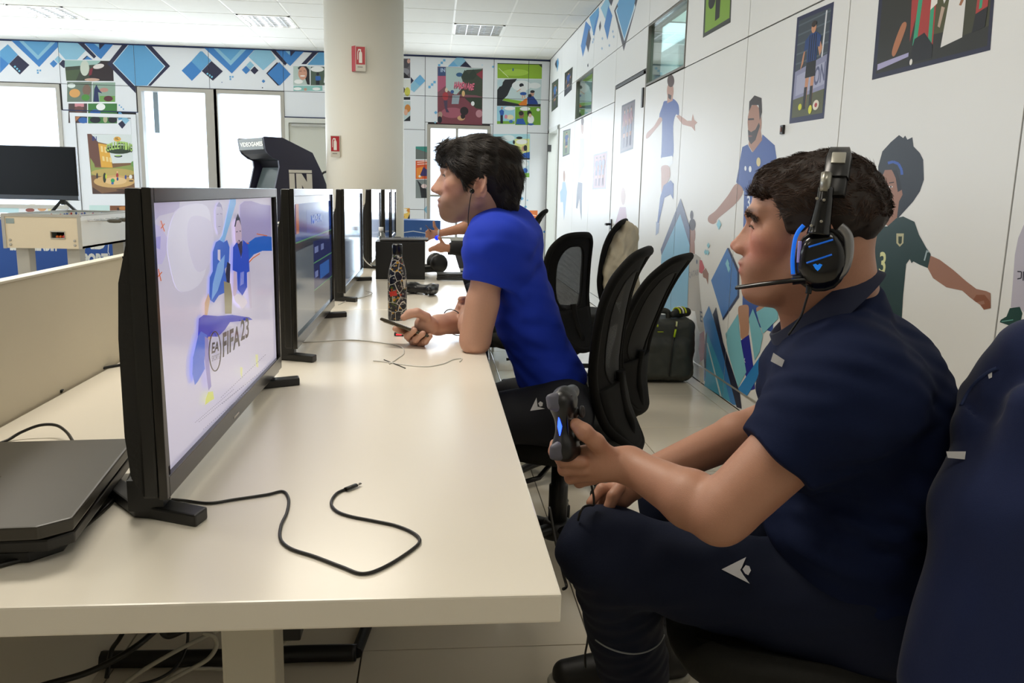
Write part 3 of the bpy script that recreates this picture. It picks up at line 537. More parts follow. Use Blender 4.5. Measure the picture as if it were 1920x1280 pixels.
# ---- prints on the right wall (photograph coordinates)
def photo(label, quad, border, fn, name='framed_photo_print'):
    A = artR(1, (0, 0)); A.poly(border, quad); q = [np.array(p, float) for p in quad]
    def uv(u, v): return tuple((q[0] * (1 - u) + q[1] * u) * (1 - v) + (q[3] * (1 - u) + q[2] * u) * v)
    def P(c, pts, s=False): A.poly(c, [uv(*p) for p in pts], s)
    def E(c, u, v, ru, rv): P(c, [(u + ru * math.cos(t), v + rv * math.sin(t)) for t in [2 * math.pi * i / 16 for i in range(16)]])
    fn(A, P, E, uv); tag(A.build(name, None, JR), label, 'photo print')
def figure(P, E, x, h0, h1, shirt, shorts, skin='#C9906E', hair='#2A1E1A', w=.09, arm=1):
    H_ = h1 - h0; y = lambda t: h0 + H_ * t
    P(skin, [(x - w * .5, y(.52)), (x - w * .08, y(.52)), (x - w * .3, y(.94)), (x - w * .6, y(.94))]); P(skin, [(x + w * .08, y(.52)), (x + w * .5, y(.52)), (x + w * .4, y(.94)), (x + w * .1, y(.94))])
    P(shorts, [(x - w * .55, y(.42)), (x + w * .55, y(.42)), (x + w * .6, y(.62)), (x, y(.62)), (x - w * .6, y(.62))])
    P(skin, [(x - w * .7, y(.2)), (x - w * .95, y(.45)), (x - w * 1.25 * arm, y(.52)), (x - w * 1.05, y(.36))]); P(skin, [(x + w * .7, y(.2)), (x + w * 1.2, y(.34)), (x + w * .95, y(.42)), (x + w * .7, y(.33))])
    P(shirt, [(x - w * .35, y(.14)), (x + w * .35, y(.14)), (x + w * .95, y(.2)), (x + w * .85, y(.32)), (x + w * .58, y(.3)), (x + w * .55, y(.45)), (x - w * .55, y(.45)), (x - w * .58, y(.3)), (x - w * .95, y(.32)), (x - w * .9, y(.2))])
    E(skin, x, y(.085), w * .28, H_ * .06); E(hair, x, y(.045), w * .29, H_ * .035)
    P(shorts, [(x - w * .58, y(.72)), (x - w * .25, y(.72)), (x - w * .32, y(.96)), (x - w * .62, y(.96))]); P(shorts, [(x + w * .1, y(.72)), (x + w * .42, y(.72)), (x + w * .4, y(.96)), (x + w * .1, y(.96))])
def ph1(A, P, E, uv):
    P('#3C4650', [(.06, .04), (.94, .04), (.94, .66), (.06, .66)])
    for k in range(6): P('#55606A', [(.06, .08 + .09 * k), (.94, .06 + .09 * k), (.94, .075 + .09 * k), (.06, .095 + .09 * k)])
    P('#D5D8DC', [(.80, .05), (.84, .05), (.80, .6), (.76, .6)]); P('#8E90AE', [(.06, .52), (.94, .44), (.94, .76), (.06, .80)]); P('#A9ABC4', [(.12, .56), (.92, .50), (.92, .70), (.12, .75)]); P('#55583A', [(.06, .78), (.94, .74), (.94, .95), (.06, .95)])
    A.text('#5C6080', 'ON', [uv(.62, .535), uv(.92, .50), uv(.92, .67), uv(.62, .70)], ext=.02)
    figure(P, E, .50, .09, .92, '#1F3F78', '#17171C', w=.24); 
    for k in range(4): P('#10131C', [(.40 + .06 * k, .22), (.42 + .06 * k, .22), (.42 + .06 * k, .46), (.40 + .06 * k, .46)])
    E('#D8D83A', .28, .86, .05, .03); E('#D8D83A', .58, .90, .05, .04); E('#E6DCC8', .74, .87, .09, .045); E('#B03A3A', .74, .87, .04, .02)
photo('photo print of a player in a blue striped shirt high on the right wall', [(1495, 33), (1564, 3), (1545, 222), (1480, 232)], '#262A4E', ph1)
def ph2(A, P, E, uv):
    P('#26261F', [(.03, -.3), (.97, -.3), (.97, .95), (.03, .95)]); P('#4A4A28', [(.5, -.3), (.7, -.3), (.66, .7), (.42, .7)]); P('#3A3A24', [(.66, -.3), (.97, -.3), (.97, .75), (.66, .8)])
    P('#A9352F', [(.34, -.3), (.50, -.3), (.50, .80), (.33, .80)]); P('#A9352F', [(.28, .1), (.36, -.3), (.40, -.3), (.36, .3), (.30, .72)]); P('#2F9C74', [(.375, -.3), (.41, -.3), (.36, .76), (.325, .76)]); P('#2F9C74', [(.455, .2), (.485, .2), (.49, .85), (.455, .82)]); P('#E8E4DC', [(.46, .05), (.52, -.2), (.51, .4), (.455, .45)])
    P('#B0724E', [(.22, .52), (.26, .55), (.19, .80), (.155, .80), (.165, .70)], True); P('#17171B', [(.34, .70), (.42, .66), (.50, .80), (.50, .93), (.30, .93)]); E('#E8E4DC', .325, .92, .012, .03)
    P('#DEDCD8', [(.60, -.3), (.80, -.3), (.86, .1), (.80, .18), (.76, .16), (.75, .80), (.57, .85), (.62, .3), (.57, .42), (.555, .36)]); P('#B9A08C', [(.55, .44), (.58, .46), (.55, .65), (.53, .63)]); P('#A06A48', [(.83, .14), (.86, .12), (.72, .48), (.70, .47), (.72, .40)]); P('#A9352F', [(.88, -.3), (.97, -.3), (.95, .55), (.85, .60)]); P('#2F9C74', [(.91, -.3), (.935, -.3), (.90, .55), (.875, .56)]); P('#17171B', [(.85, .60), (.95, .56), (.94, .75), (.83, .78)]); P('#A9A4C8', [(.04, .86), (.30, .82), (.30, .86), (.04, .92)])
photo('large photo print of players in red and white shirts at the top right', [(1652, -45), (1872, -95), (1857, 94), (1635, 150)], '#23253E', ph2)
def ph3(A, P, E, uv):
    P('#7FA53A', [(.06, -.2), (.95, -.2), (.95, .90), (.06, .92)]); P('#1C1C1E', [(.42, -.2), (.62, -.2), (.58, .78), (.42, .80)]); E('#1C1C1E', .28, .35, .13, .16); P('#B07A5A', [(.5, -.2), (.68, -.2), (.64, .25), (.52, .25)])
photo('photo print of legs on green grass beside the upper window', [(1322, -22), (1374, -58), (1370, 42), (1318, 71)], '#3A3E3C', ph3)
def phs(bgc, shirt, shorts='#22305C', n=1):
    def f(A, P, E, uv):
        P(bgc, [(.06, .04), (.94, .04), (.94, .96), (.06, .96)])
        for k in range(n): figure(P, E, (k + 1) / (n + 1), .08, .94, shirt, shorts, w=.22 / n + .04)
    return f
photo('small dark photo print of a player nearest the far corner', [(1035, 156), (1047, 147), (1046, 200), (1034, 210)], '#26282C', phs('#3E4A34', '#3F6FA8'))
photo('dark photo print of a player in blue, second from the far corner', [(1059, 137), (1074, 125), (1072, 168), (1058, 182)], '#26242E', phs('#33333A', '#2E4E96'))
photo('photo print of a team group on the door in the right wall', [(1166, 198), (1191, 186), (1187, 279), (1163, 288)], '#3A3A48', phs('#5C5058', '#7A3040', n=3))
photo('small photo print of a player on a pitch left of the far window', [(1056, 245), (1070, 241), (1068, 289), (1055, 294)], '#4A5060', phs('#7C8E74', '#33528C'))
photo('pale photo print of a team group left of the door handle', [(1113, 290), (1139, 283), (1136, 354), (1111, 355)], '#7C7C88', phs('#A07078', '#5A5A88', n=3))
m_s = mat('#201C1A', .4)
e = empty('wall_socket', tuple(aX(1469, 243, XW))); tag(e, 'small dark square socket plate beside the striped player print', 'socket')
v = aX(1469, 243, XW); MB().b2((XW - .012, v[1] - .018, v[2] - .022), (XW, v[1] + .018, v[2] + .022), bev=.002).build('socket_plate', m_s, e, True); MB().b2((XW - .015, v[1] - .008, v[2] - .012), (XW - .011, v[1] + .008, v[2] + .012)).build('socket_insert', mat('#6A3A22', .5), e, True)
# mural graphics: diamonds, top and bottom
A = artR(3.048, (1000, 0))
A.poly(B1, [(466, 60), (505, -40), (600, -60), (575, 60), (520, 240)]); A.poly('#4A4A56', [(462, 62), (480, 20), (488, 60), (520, 215), (570, 60), (590, -40), (606, -40), (578, 70), (517, 292)]); A.poly('#D5E6EE', [(470, 62), (482, 40), (520, 222), (580, 20), (584, 40), (520, 236)]); A.poly(B1, [(476, 62), (505, -20), (590, -40), (572, 55), (520, 222)])
A.poly(B2, [(272, 262), (300, 120), (330, 155), (283, 325)]); A.poly('#3C3C4C', [(300, 250), (318, 160), (330, 220), (314, 300)]); A.poly(B1, [(320, 100), (375, 40), (375, 90), (346, 208)]); A.poly(B2, [(340, 200), (355, 120), (378, 60), (350, 200)]); A.poly('#3C3C4C', [(375, 150), (384, 118), (388, 150), (380, 180)]); A.poly(LB, [(385, 45), (430, -30), (440, 20), (412, 110)]); A.poly(B2, [(405, 150), (430, 32), (452, 90), (424, 228)]); A.poly('#3C3C4C', [(430, 0), (445, -40), (460, -10), (446, 35)])
for p in ((340, 240), (395, 220), (435, 260), (455, 180), (460, 210), (393, 277), (345, 225)): A.dia('#9DB9D4', p[0], p[1], 5, 10)
A.poly('#333344', [(309, 372), (314, 360), (315, 378), (311, 384)]); A.poly('#333344', [(124, 366), (133, 340), (138, 372), (132, 392)]); A.poly(B1, [(134, 350), (142, 330), (146, 360), (137, 412)])
# bottom (crop 1200,360 scale 3.2)
A.o, A.k = (1200, 360), 3.2
A.poly('#5A6484', [(125, 345), (245, 38), (300, 210), (300, 330), (242, 130), (130, 380)]); A.poly('#7FB8D8', [(110, 730), (130, 380), (242, 132), (300, 320), (285, 700), (120, 725)])
A.poly('#4A7FC4', [(428, 530), (525, 336), (590, 470), (590, 620), (500, 765)]); A.poly('#2A3050', [(525, 336), (536, 335), (596, 470), (596, 630), (500, 770), (497, 758), (586, 618), (586, 480)])
A.poly(B2, [(380, 760), (415, 682), (450, 780), (560, 1100), (600, 1280), (560, 1275), (385, 1130), (395, 850)]); A.poly('#49A6C8', [(390, 1150), (405, 840), (500, 1090), (545, 1262), (385, 1160)]); A.poly('#CFE0E2', [(402, 905), (408, 905), (492, 1225), (482, 1225)]); A.poly('#20243C', [(438, 735), (458, 690), (500, 900), (600, 1200), (612, 1300), (582, 1290), (540, 1130)]); A.poly('#20243C', [(385, 1000), (395, 860), (405, 830), (395, 1140)])
A.poly('#7FC0CC', [(515, 850), (590, 730), (600, 850), (640, 1080), (590, 1170), (530, 960)]); A.poly('#7FC0CC', [(655, 760), (680, 700), (740, 860), (720, 960), (690, 1010)]); A.poly('#7FC0CC', [(700, 720), (830, 640), (830, 760), (740, 850)]); A.poly('#2E86C8', [(590, 1180), (760, 930), (770, 1010), (640, 1230)])
for p in ((475, 195, 14, 32), (412, 320, 9, 18), (395, 360, 9, 18), (408, 362, 9, 18), (527, 430, 12, 30), (535, 460, 10, 24)): A.dia('#8CCBDC', *p)
A.poly('#5A6484', [(120, 720), (135, 655), (152, 722)])
o = A.build('mural_diamond_graphics', wall_right, JR)
def mural(label): return lambda A: tag(A.build('mural_player', None, JR), label, 'mural')
# player with spread arms (crop 1000,0 scale 3.048)
A = artR(3.048, (1000, 0)); sk = '#B98D7A'; bl = '#33529C'
A.poly(bl, [(732, 870), (735, 780), (740, 600), (765, 575), (800, 565), (830, 600), (832, 660), (815, 655), (800, 720), (798, 895), (735, 905)], True); A.poly(sk, [(765, 590), (768, 520), (800, 510), (797, 575)]); A.ell(sk, 783, 520, 19, 50); A.ell('#4A3026', 786, 462, 20, 36); A.poly('#3C2A22', [(770, 535), (790, 545), (786, 570), (772, 560)]); A.poly(bl, [(740, 600), (758, 590), (742, 680), (718, 690), (722, 650)]); A.poly(sk, [(722, 670), (736, 690), (690, 750), (660, 785), (645, 790), (650, 760), (690, 720)], True); A.poly(sk, [(818, 665), (832, 655), (880, 690), (905, 690), (912, 650), (920, 685), (938, 700), (922, 715), (925, 750), (905, 725), (855, 712)]); A.poly('#E8ECF0', [(735, 900), (795, 890), (800, 930), (770, 960), (735, 940)]); A.poly(sk, [(735, 950), (775, 950), (782, 1010), (755, 1060), (735, 1120), (732, 1000)], True); A.poly(bl, [(745, 1060), (785, 1030), (803, 1050), (800, 1140), (785, 1110), (750, 1130), (718, 1275), (708, 1280), (725, 1130)]); A.poly('#9AA8C8', [(702, 1265), (722, 1280), (716, 1330), (700, 1345), (702, 1300)])
mural('mural of a player in blue with arms spread wide below the upper window')(A)
# player in blue, looking down (mixed crops)
A = artR(3.048, (1000, 0)); bl = '#33549E'; sk = '#A97D68'
A.poly(bl, [(1195, 840), (1225, 825), (1250, 870), (1305, 800), (1310, 768), (1380, 830), (1390, 900), (1380, 1500), (1370, 1900), (1195, 1830), (1200, 1300), (1205, 1080), (1180, 1075), (1160, 1040)]); A.poly(bl, [(1195, 840), (1215, 835), (1205, 1090), (1160, 1080), (1175, 950)]); A.poly(sk, [(1160, 1050), (1200, 1090), (1160, 1160), (1060, 1245), (1045, 1270), (1025, 1280), (1000, 1265), (1003, 1235), (1045, 1200), (1110, 1120)], True); A.poly(sk, [(1240, 740), (1300, 740), (1308, 800), (1255, 870), (1230, 830)]); A.ell(sk, 1265, 700, 40, 105); A.poly('#30241E', [(1232, 640), (1235, 580), (1265, 545), (1305, 560), (1308, 640), (1295, 690), (1288, 600), (1250, 600)]); A.poly('#33261F', [(1227, 740), (1245, 755), (1270, 740), (1290, 700), (1296, 720), (1270, 800), (1245, 825), (1230, 800)]); A.line('#2A1E1A', [(1228, 682), (1262, 680)], 10); A.ell('#7A4A40', 1240, 778, 12, 5); A.ell('#E8EDF4', 1240, 966, 8, 18); A.ell('#E8EDF4', 1213, 962, 6, 14); A.ell('#D8C890', 1288, 925, 12, 26); A.text('#DDE4F2', '3', [(1222, 1120), (1240, 1115), (1240, 1190), (1222, 1195)], ext=.02)
A.o, A.k = (1200, 360), 3.2
A.poly('#B88A6E', [(590, 700), (610, 680), (650, 680), (655, 740), (650, 860), (610, 880), (600, 800)], True); A.poly('#B88A6E', [(705, 690), (800, 680), (810, 760), (770, 815), (720, 790), (708, 740)], True); A.poly('#2A2F94', [(606, 890), (655, 855), (665, 930), (680, 1040), (692, 1180), (660, 1190), (635, 1100), (610, 960)]); A.line('#D8DCF0', [(616, 1000), (634, 1022)], 4); A.line('#D8DCF0', [(630, 996), (622, 1030)], 4)
mural('mural of a bearded player in blue looking down behind the headset wearer')(A)
# child in white shirt
A = artR(3.2, (1200, 360)); sk = '#9E7462'
A.poly('#B4AFA6', [(258, 500), (252, 400), (290, 375), (335, 372), (365, 395), (352, 500), (362, 640), (372, 722), (285, 705), (285, 520)]); A.poly(sk, [(295, 365), (300, 300), (328, 300), (330, 372)]); A.ell(sk, 313, 255, 20, 62); A.ell('#3A2C2C', 315, 195, 20, 36); A.ell('#3A2C2C', 311, 140, 10, 30); A.poly('#C24A50', [(358, 405), (372, 410), (388, 455), (372, 490), (355, 480)]); A.poly(sk, [(375, 480), (395, 455), (412, 490), (408, 555), (398, 520), (380, 510)]); A.poly(sk, [(250, 500), (262, 510), (235, 548), (216, 525), (214, 485), (225, 490), (230, 440), (236, 480)]); A.text('#8C8C90', 'QATAR', [(292, 480), (352, 462), (350, 505), (294, 520)], ext=.01); A.ell('#44506A', 342, 418, 4, 14)
A.poly('#BDB6A8', [(330, 705), (372, 715), (385, 830), (362, 850), (345, 800)]); A.text('#20202A', 'E', [(360, 712), (374, 718), (376, 782), (362, 776)], ext=.02); A.poly('#8E3B28', [(358, 850), (385, 832), (395, 990), (362, 1020), (352, 940)]); A.poly('#D8D0BE', [(355, 1020), (372, 1015), (382, 1140), (362, 1145)])
mural('mural of a child in a white shirt with red sleeve above the grey bag')(A)
# woman with afro in green shirt
A = artR(3.2, (1600, 240)); gr = '#2C4242'
A.poly('#30363E', [(150, 230), (175, 140), (225, 85), (275, 42), (300, 60), (312, 45), (325, 70), (355, 55), (362, 110), (400, 150), (420, 190), (424, 310), (400, 380), (360, 440), (292, 515), (270, 540), (150, 500)]); A.poly(sk, [(170, 300), (190, 252), (230, 250), (262, 300), (275, 380), (292, 370), (296, 400), (275, 440), (262, 540), (210, 590), (170, 560)]); A.poly('#26282E', [(235, 255), (262, 250), (285, 330), (290, 365), (268, 385), (255, 300)]); A.line('#3F62B4', [(208, 210), (240, 202), (272, 215), (290, 250), (293, 280)], 16); A.line('#33231E', [(215, 330), (245, 325)], 6); A.ell('#E2D8D4', 226, 352, 12, 6); A.ell('#20181A', 226, 352, 5, 6); A.ell('#7A4238', 195, 462, 12, 8)
A.poly(gr, [(100, 640), (170, 590), (205, 590), (260, 540), (300, 530), (368, 562), (395, 640), (440, 720), (465, 755), (450, 840), (400, 820), (362, 800), (350, 810), (340, 785), (318, 815), (300, 1000), (292, 1140), (60, 1000)]); A.poly(sk, [(465, 765), (520, 790), (600, 850), (680, 920), (740, 965), (800, 978), (825, 990), (826, 1080), (785, 1090), (762, 1060), (700, 1015), (655, 975), (560, 955), (480, 900), (448, 840)]); A.poly('#8A5842', [(720, 1030), (740, 1000), (790, 1000), (822, 1040), (826, 1078), (786, 1088), (766, 1060), (790, 1055), (785, 1035), (740, 1045)]); A.text('#D8D9A0', '3', [(162, 742), (200, 742), (192, 880), (154, 876)], ext=.02); A.poly('#B9B490', [(260, 632), (305, 632), (302, 690), (280, 712), (260, 690)]); A.poly('#2C3A2C', [(272, 650), (294, 650), (292, 688), (282, 698), (272, 688)]); A.line('#A9BCC0', [(428, 795), (445, 730), (452, 745)], 8)
mural('mural of a player with an afro in a dark green number 3 shirt')(A)
A = artR(3.2, (1600, 240))
A.poly('#B9B4C0', [(1024, 580), (1080, 540), (1100, 1100), (1030, 1110), (1005, 1085), (945, 1075), (955, 960), (970, 760), (990, 660)]); A.line('#2A2A34', [(985, 860), (1010, 862), (1008, 900), (985, 905)], 7); A.line('#2A2A34', [(1022, 860), (1020, 915)], 7); A.poly('#26453E', [(940, 1080), (1000, 1072), (1015, 1110), (1000, 1188), (940, 1185), (880, 1165), (885, 1150), (920, 1130)]); A.line('#6FA89A', [(890, 1160), (960, 1150)], 5)
mural('mural leg in pale sock and green boot at the right edge')(A)
# pale far figures
A = artR(3.2, (1020, 60)); sk = '#B99C92'
A.ell(sk, 230, 570, 8, 42); A.ell('#5A4A48', 231, 535, 8, 24); A.poly('#C4CAD4', [(218, 640), (240, 640), (243, 800), (230, 830), (205, 900), (205, 780), (215, 700)]); A.poly('#5A6478', [(205, 900), (230, 905), (228, 1000), (225, 1130), (218, 1080), (212, 1000), (200, 1060), (192, 1055), (198, 950)])
mural('faint mural figure in white walking, left of the team photo print')(A); A = artR(3.2, (1020, 60)); A.ell(sk, 121, 865, 6, 34); A.poly('#A9C4DC', [(112, 900), (128, 900), (138, 960), (128, 1060), (120, 1130), (114, 1020), (100, 1020), (96, 960), (108, 940)])
mural('faint mural figure in pale blue next to the far doorway')(A); A = artR(3.2, (1020, 60)); A.ell(sk, 475, 985, 14, 52); A.poly('#B08CA0', [(455, 1050), (490, 1050), (500, 1160), (425, 1160)])
mural('faint mural head and shoulders on the door behind the beige coat')(A)
# ================================================================== FURNITURE AND OBJECTS
m_desk = mat('#F1EADB', .24, noise=.012, scale=4, spec=.5)
m_edge = mat('#C9BDA6', .4); m_leg = mat('#B9B3A2', .45, metal=.1); m_part = mat('#DDD3BC', .55, noise=.02, scale=6)
m_blk = mat('#141413', .42, noise=.1, scale=30); m_blk_g = mat('#101011', .22); m_rub = mat('#0D0D0D', .6); m_fab = mat('#15150F', .9, noise=.25, scale=300, bump=.2)
ZD = .74
for k, (y0, y1) in enumerate(((.888, 3.214), (3.219, 5.545), (5.55, 8.05))):
    lab = ['nearest cream desk of the row, with the open front edge', 'middle cream desk of the row, beyond the thin seam', 'farthest cream desk of the row, before the column'][k]
    t = empty('desk', (-.34, (y0 + y1) / 2, 0), 0, lab, 'desk', 'cream desks joined in a row')
    MB().b2((-.825, y0, ZD - .036), (.152, y1, ZD), bev=.003).build('desktop', m_desk, t, True)
    for (lx, ly) in ((-.225, y0 + .09), (-.225, y1 - .09), (-.74, y0 + .09), (-.74, y1 - .09)):
        MB().b2((lx - .032, ly - .03, 0), (lx + .032, ly + .03, ZD - .036), bev=.004).build('leg', m_leg, t, True)
    MB().b2((-.74, y0 + .07, ZD - .07), (-.225, y0 + .11, ZD - .037)).b2((-.74, y1 - .11, ZD - .07), (-.225, y1 - .07, ZD - .037)).b2((-.3, y0 + .12, ZD - .09), (-.26, y1 - .12, ZD - .04)).build('under_frame', m_leg, t, True)
    ctm = MB().b2((-.62, y0 + .45, ZD - .14), (-.34, y1 - .4, ZD - .128)).b2((-.62, y0 + .45, ZD - .14), (-.61, y1 - .4, ZD - .05)).b2((-.35, y0 + .45, ZD - .14), (-.34, y1 - .4, ZD - .05)); ctm.build('cable_tray', m_blk, t, True)
t = empty('desk_partition', (-.84, 4.4, 0), 0, 'long beige partition standing along the back edge of the desks', 'partition')
for y0, y1 in ((.90, 3.214), (3.219, 5.545), (5.55, 8.04)): MB().b2((-.856, y0, .0), (-.83, y1, 1.008), bev=.002).build('partition_panel', m_part, t, True)
MB().b2((-.858, .898, 1.008), (-.828, 8.05, 1.013), bev=.001).build('edge_trim', mat('#E4DDCA', .4), t, True)

# ---- televisions on the desks
XS = -.365
m_tv = mat('#1B1A18', .32, noise=.08, scale=60); m_bez = mat('#3C3A37', .18, metal=.7); m_tvb = mat('#161513', .5, bump=.3, bscale=120)
def make_tv(y0, w, label, z0=.775, z1=1.2, xs=XS):
    t = empty('television', (xs - .03, y0 + w / 2, ZD), 0, label, 'television', 'televisions in a row on the desks')
    y1 = y0 + w; b = MB()
    for q in ((y0, y0 + .012, z0, z1), (y1 - .012, y1, z0, z1), (y0 + .012, y1 - .012, z1 - .020, z1), (y0 + .012, y1 - .012, z0, z0 + .030)): b.b2((xs - .012, q[0], q[2]), (xs, q[1], q[3]), bev=.0015)
    b.build('bezel', m_bez, t, True)
    MB().b2((xs - .034, y0 + .001, z0 + .001), (xs - .0125, y1 - .001, z1 - .001), bev=.004).build('body', m_tv, t, True)
    prof = [(xs - .034, z1 - .012), (xs - .040, z1 - .075), (xs - .062, z1 - .125), (xs - .070, z1 - .20), (xs - .070, z0 + .09), (xs - .060, z0 + .03), (xs - .034, z0 + .006)]
    b = MB(); ym = (y0 + y1) / 2
    rings = []
    for i, yy in enumerate((y0 + .004, y0 + .05, y0 + .10, y1 - .10, y1 - .05, y1 - .004)):
        s = (.55, .85, 1, 1, .85, .55)[i]
        rings.append([(xs - .033 + (x - xs + .033) * s, yy, z) for x, z in prof])
    b.loft(rings); b.build('back_casing', m_tvb, t, True)
    v = MB()
    for q in range(26): zz = z1 - .10 - q * .0085; v.b2((xs - .074 + abs(q - 5) * .0002, y0 + .09, zz), (xs - .066, y1 - .09, zz + .003))
    v.build('vent', m_tv, t, True)
    for yy, sg in ((y0 + .03, 1), (y1 - .05, -1)):
        fm = MB(); zz = ZD
        fm.prism([(xs - .15, yy + sg * .11, zz), (xs - .14, yy + sg * .14, zz), (xs - .045, yy + sg * .035, zz), (xs + .048, yy - sg * .012, zz), (xs + .040, yy - sg * .044, zz), (xs - .03, yy - sg * .012, zz), (xs - .055, yy - sg * .005, zz)], (0, 0, .018), bev=.003)
        fm.prism([(xs - .06, yy - .012, zz + .012), (xs - .06, yy + .02, zz + .012), (xs - .012, yy + .02, zz + .012), (xs - .012, yy - .012, zz + .012)], (0, 0, .045)); fm.build('foot', m_blk, t, True)
    return t
tvs = []
for k, (y0, w) in enumerate(((1.116, .866), (2.215, .84), (3.43, .86), (4.90, .84), (6.22, .78), (7.22, .76))):
    lab = ['nearest television on the desk, showing the football game start screen', 'second television on the desk, with a blue menu screen', 'third television in the row, beside the black box', 'fourth television in the row, with a bright reflection', 'fifth television in the row, seen almost edge-on', 'farthest television in the row, edge-on by the column'][k]
    tvs.append(make_tv(y0, w, lab, xs=XS if k < 4 else XS + .0))
RG = .10
def screen(t, y0, w, z0, z1, fn, emit, name='screen', rough=RG, xs=XS):
    A = Art(lambda x, y: (xs - .0075, x, y), (1, 0, 0), rough, emit=emit, z0=0, dz=.00012, spec=.6)
    A.poly('#050507', [(y0, z0), (y0 + w, z0), (y0 + w, z1), (y0, z1)]); A.emit = emit; fn(A); return A.build(name, t)
# screen 1
A = Art(lambda x, y: aX(x, y, XS - .0075), (1, 0, 0), .12, emit=.42, z0=0, dz=.00012, spec=.5)
A.emit = 0; A.poly('#060608', [(281, 369), (511, 359), (523, 697), (317, 915)]); A.emit = .42
q = [(284, 373), (508, 363), (519, 692), (321, 902)]; A.poly('#C4C0D6', q)
A.o, A.k = (260, 350), 4.414
A.poly('#B4AED0', [(92, 108), (340, 98), (335, 170), (290, 210), (170, 240), (120, 300)], False); A.poly('#BDB6DC', [(110, 300), (180, 330), (235, 420), (225, 560), (190, 640), (135, 640)]); A.poly('#A29BD8', [(120, 420), (180, 410), (175, 520), (130, 500)]); A.poly('#D0CEE2', [(330, 180), (560, 160), (590, 420), (520, 780), (330, 860), (250, 620), (240, 400)], True); A.poly('#C9C5DE', [(430, 250), (600, 300), (600, 600), (480, 700), (400, 450)], True)
A.poly('#9F97C4', [(835, 150), (870, 120), (930, 118), (1010, 145), (1088, 155), (1095, 430), (980, 440), (900, 480), (850, 440), (830, 300)])
A.poly('#7FB0E4', [(760, 78), (800, 74), (800, 140), (700, 470), (650, 700), (615, 640), (640, 480), (690, 400)]); A.poly('#1F5FC4', [(892, 470), (960, 420), (1040, 405), (1096, 415), (1100, 530), (1020, 530), (950, 560), (905, 610), (890, 560)])
for l in (([(972, 390), (1060, 406)]), ([(895, 640), (940, 590), (998, 552)]), ([(175, 280), (205, 370)]), ([(205, 305), (175, 345)]), ([(152, 680), (175, 780)]), ([(182, 705), (148, 745)]), ([(880, 465), (905, 470)])): A.line('#C86A34', l, 8)
# left player
A.poly('#B9B4D0', [(625, 190), (645, 135), (665, 125), (685, 190), (688, 320), (670, 380), (650, 400), (630, 330)]); A.poly('#8E8AB0', [(632, 160), (655, 125), (675, 150), (685, 200), (670, 165), (645, 165)]); A.line('#8A86A8', [(635, 230), (650, 225)], 5); A.line('#8A86A8', [(662, 222), (680, 226)], 5); A.line('#8A86A8', [(645, 330), (665, 328)], 5)
A.poly('#3F66C8', [(600, 540), (625, 460), (655, 440), (690, 460), (720, 440), (740, 500), (735, 640), (700, 680), (730, 860), (650, 900), (610, 960), (570, 930), (575, 750), (600, 700)]); A.poly('#7FA8E4', [(640, 640), (700, 560), (690, 700), (640, 860), (590, 940), (600, 800)]); A.poly('#C9C6DE', [(640, 520), (662, 520), (662, 620), (640, 600)]); A.poly('#2F2F48', [(720, 620), (745, 640), (740, 800), (725, 860), (705, 720)]); A.poly('#8F8870', [(690, 780), (745, 800), (760, 900), (755, 1050), (700, 1050)]); A.poly('#C9A890', [(530, 960), (560, 880), (575, 930), (545, 1100), (590, 1250), (560, 1270), (530, 1100)])
A.poly('#3E46B8', [(480, 1090), (520, 1060), (640, 1070), (760, 1060), (900, 1080), (930, 1100), (740, 1120), (700, 1180), (640, 1240), (560, 1240), (540, 1280), (470, 1280)])
# right player
A.poly('#C4AFC8', [(780, 300), (800, 260), (825, 270), (835, 340), (838, 420), (820, 500), (800, 520), (785, 440)]); A.poly('#24243C', [(775, 330), (788, 262), (805, 220), (822, 262), (832, 320), (815, 275), (795, 280), (785, 330)]); A.ell('#2A2A40', 814, 470, 13, 30); A.ell('#B89CB4', 812, 460, 7, 14); A.line('#3A3450', [(788, 375), (802, 370)], 6); A.line('#3A3450', [(816, 365), (828, 368)], 6)
A.poly('#2F4FC4', [(762, 500), (790, 460), (800, 470), (830, 590), (845, 440), (880, 470), (892, 520), (900, 700), (878, 710), (880, 830), (840, 900), (800, 850), (795, 705), (758, 690)]); A.poly('#3A3450', [(800, 480), (840, 440), (838, 540), (828, 585)]); A.poly('#C4AFC8', [(765, 695), (790, 705), (795, 850), (780, 910), (762, 900)]); A.poly('#BFB7CE', [(885, 705), (905, 700), (918, 1000), (905, 1010), (885, 860)]); A.poly('#D4CCDC', [(765, 910), (800, 880), (870, 930), (880, 960), (840, 1010), (780, 950)]); A.text('#C9CCE6', 'adidas'[:0] or '/////', [(820, 710), (850, 700), (850, 800), (820, 820)], ext=.01)
A.poly('#D6D2DC', [(440, 1030), (500, 980), (985, 775), (1000, 1000), (760, 1000), (500, 1030), (445, 1050)]) if False else None
A.o, A.k = (330, 560), 4.267
A.poly('#4A6CD0', [(150, 300), (175, 260), (225, 290), (200, 500), (205, 560), (150, 660), (125, 690), (105, 600), (110, 470)]); A.poly('#8E86C0', [(205, 300), (235, 320), (240, 500), (258, 700), (235, 735), (222, 640), (205, 480)]); A.poly('#C9CF6A', [(232, 745), (270, 740), (280, 800), (245, 820), (205, 850), (212, 800)]); A.poly('#CDD09A', [(615, 445), (635, 445), (638, 550), (620, 540)]); A.poly('#CDD09A', [(490, 545), (510, 550), (505, 640), (492, 600)])
ring = [(285 + 47 * math.cos(t), 420 + 158 * math.sin(t)) for t in [2 * math.pi * i / 40 for i in range(41)]]; A.line('#2E2630', ring, 9)
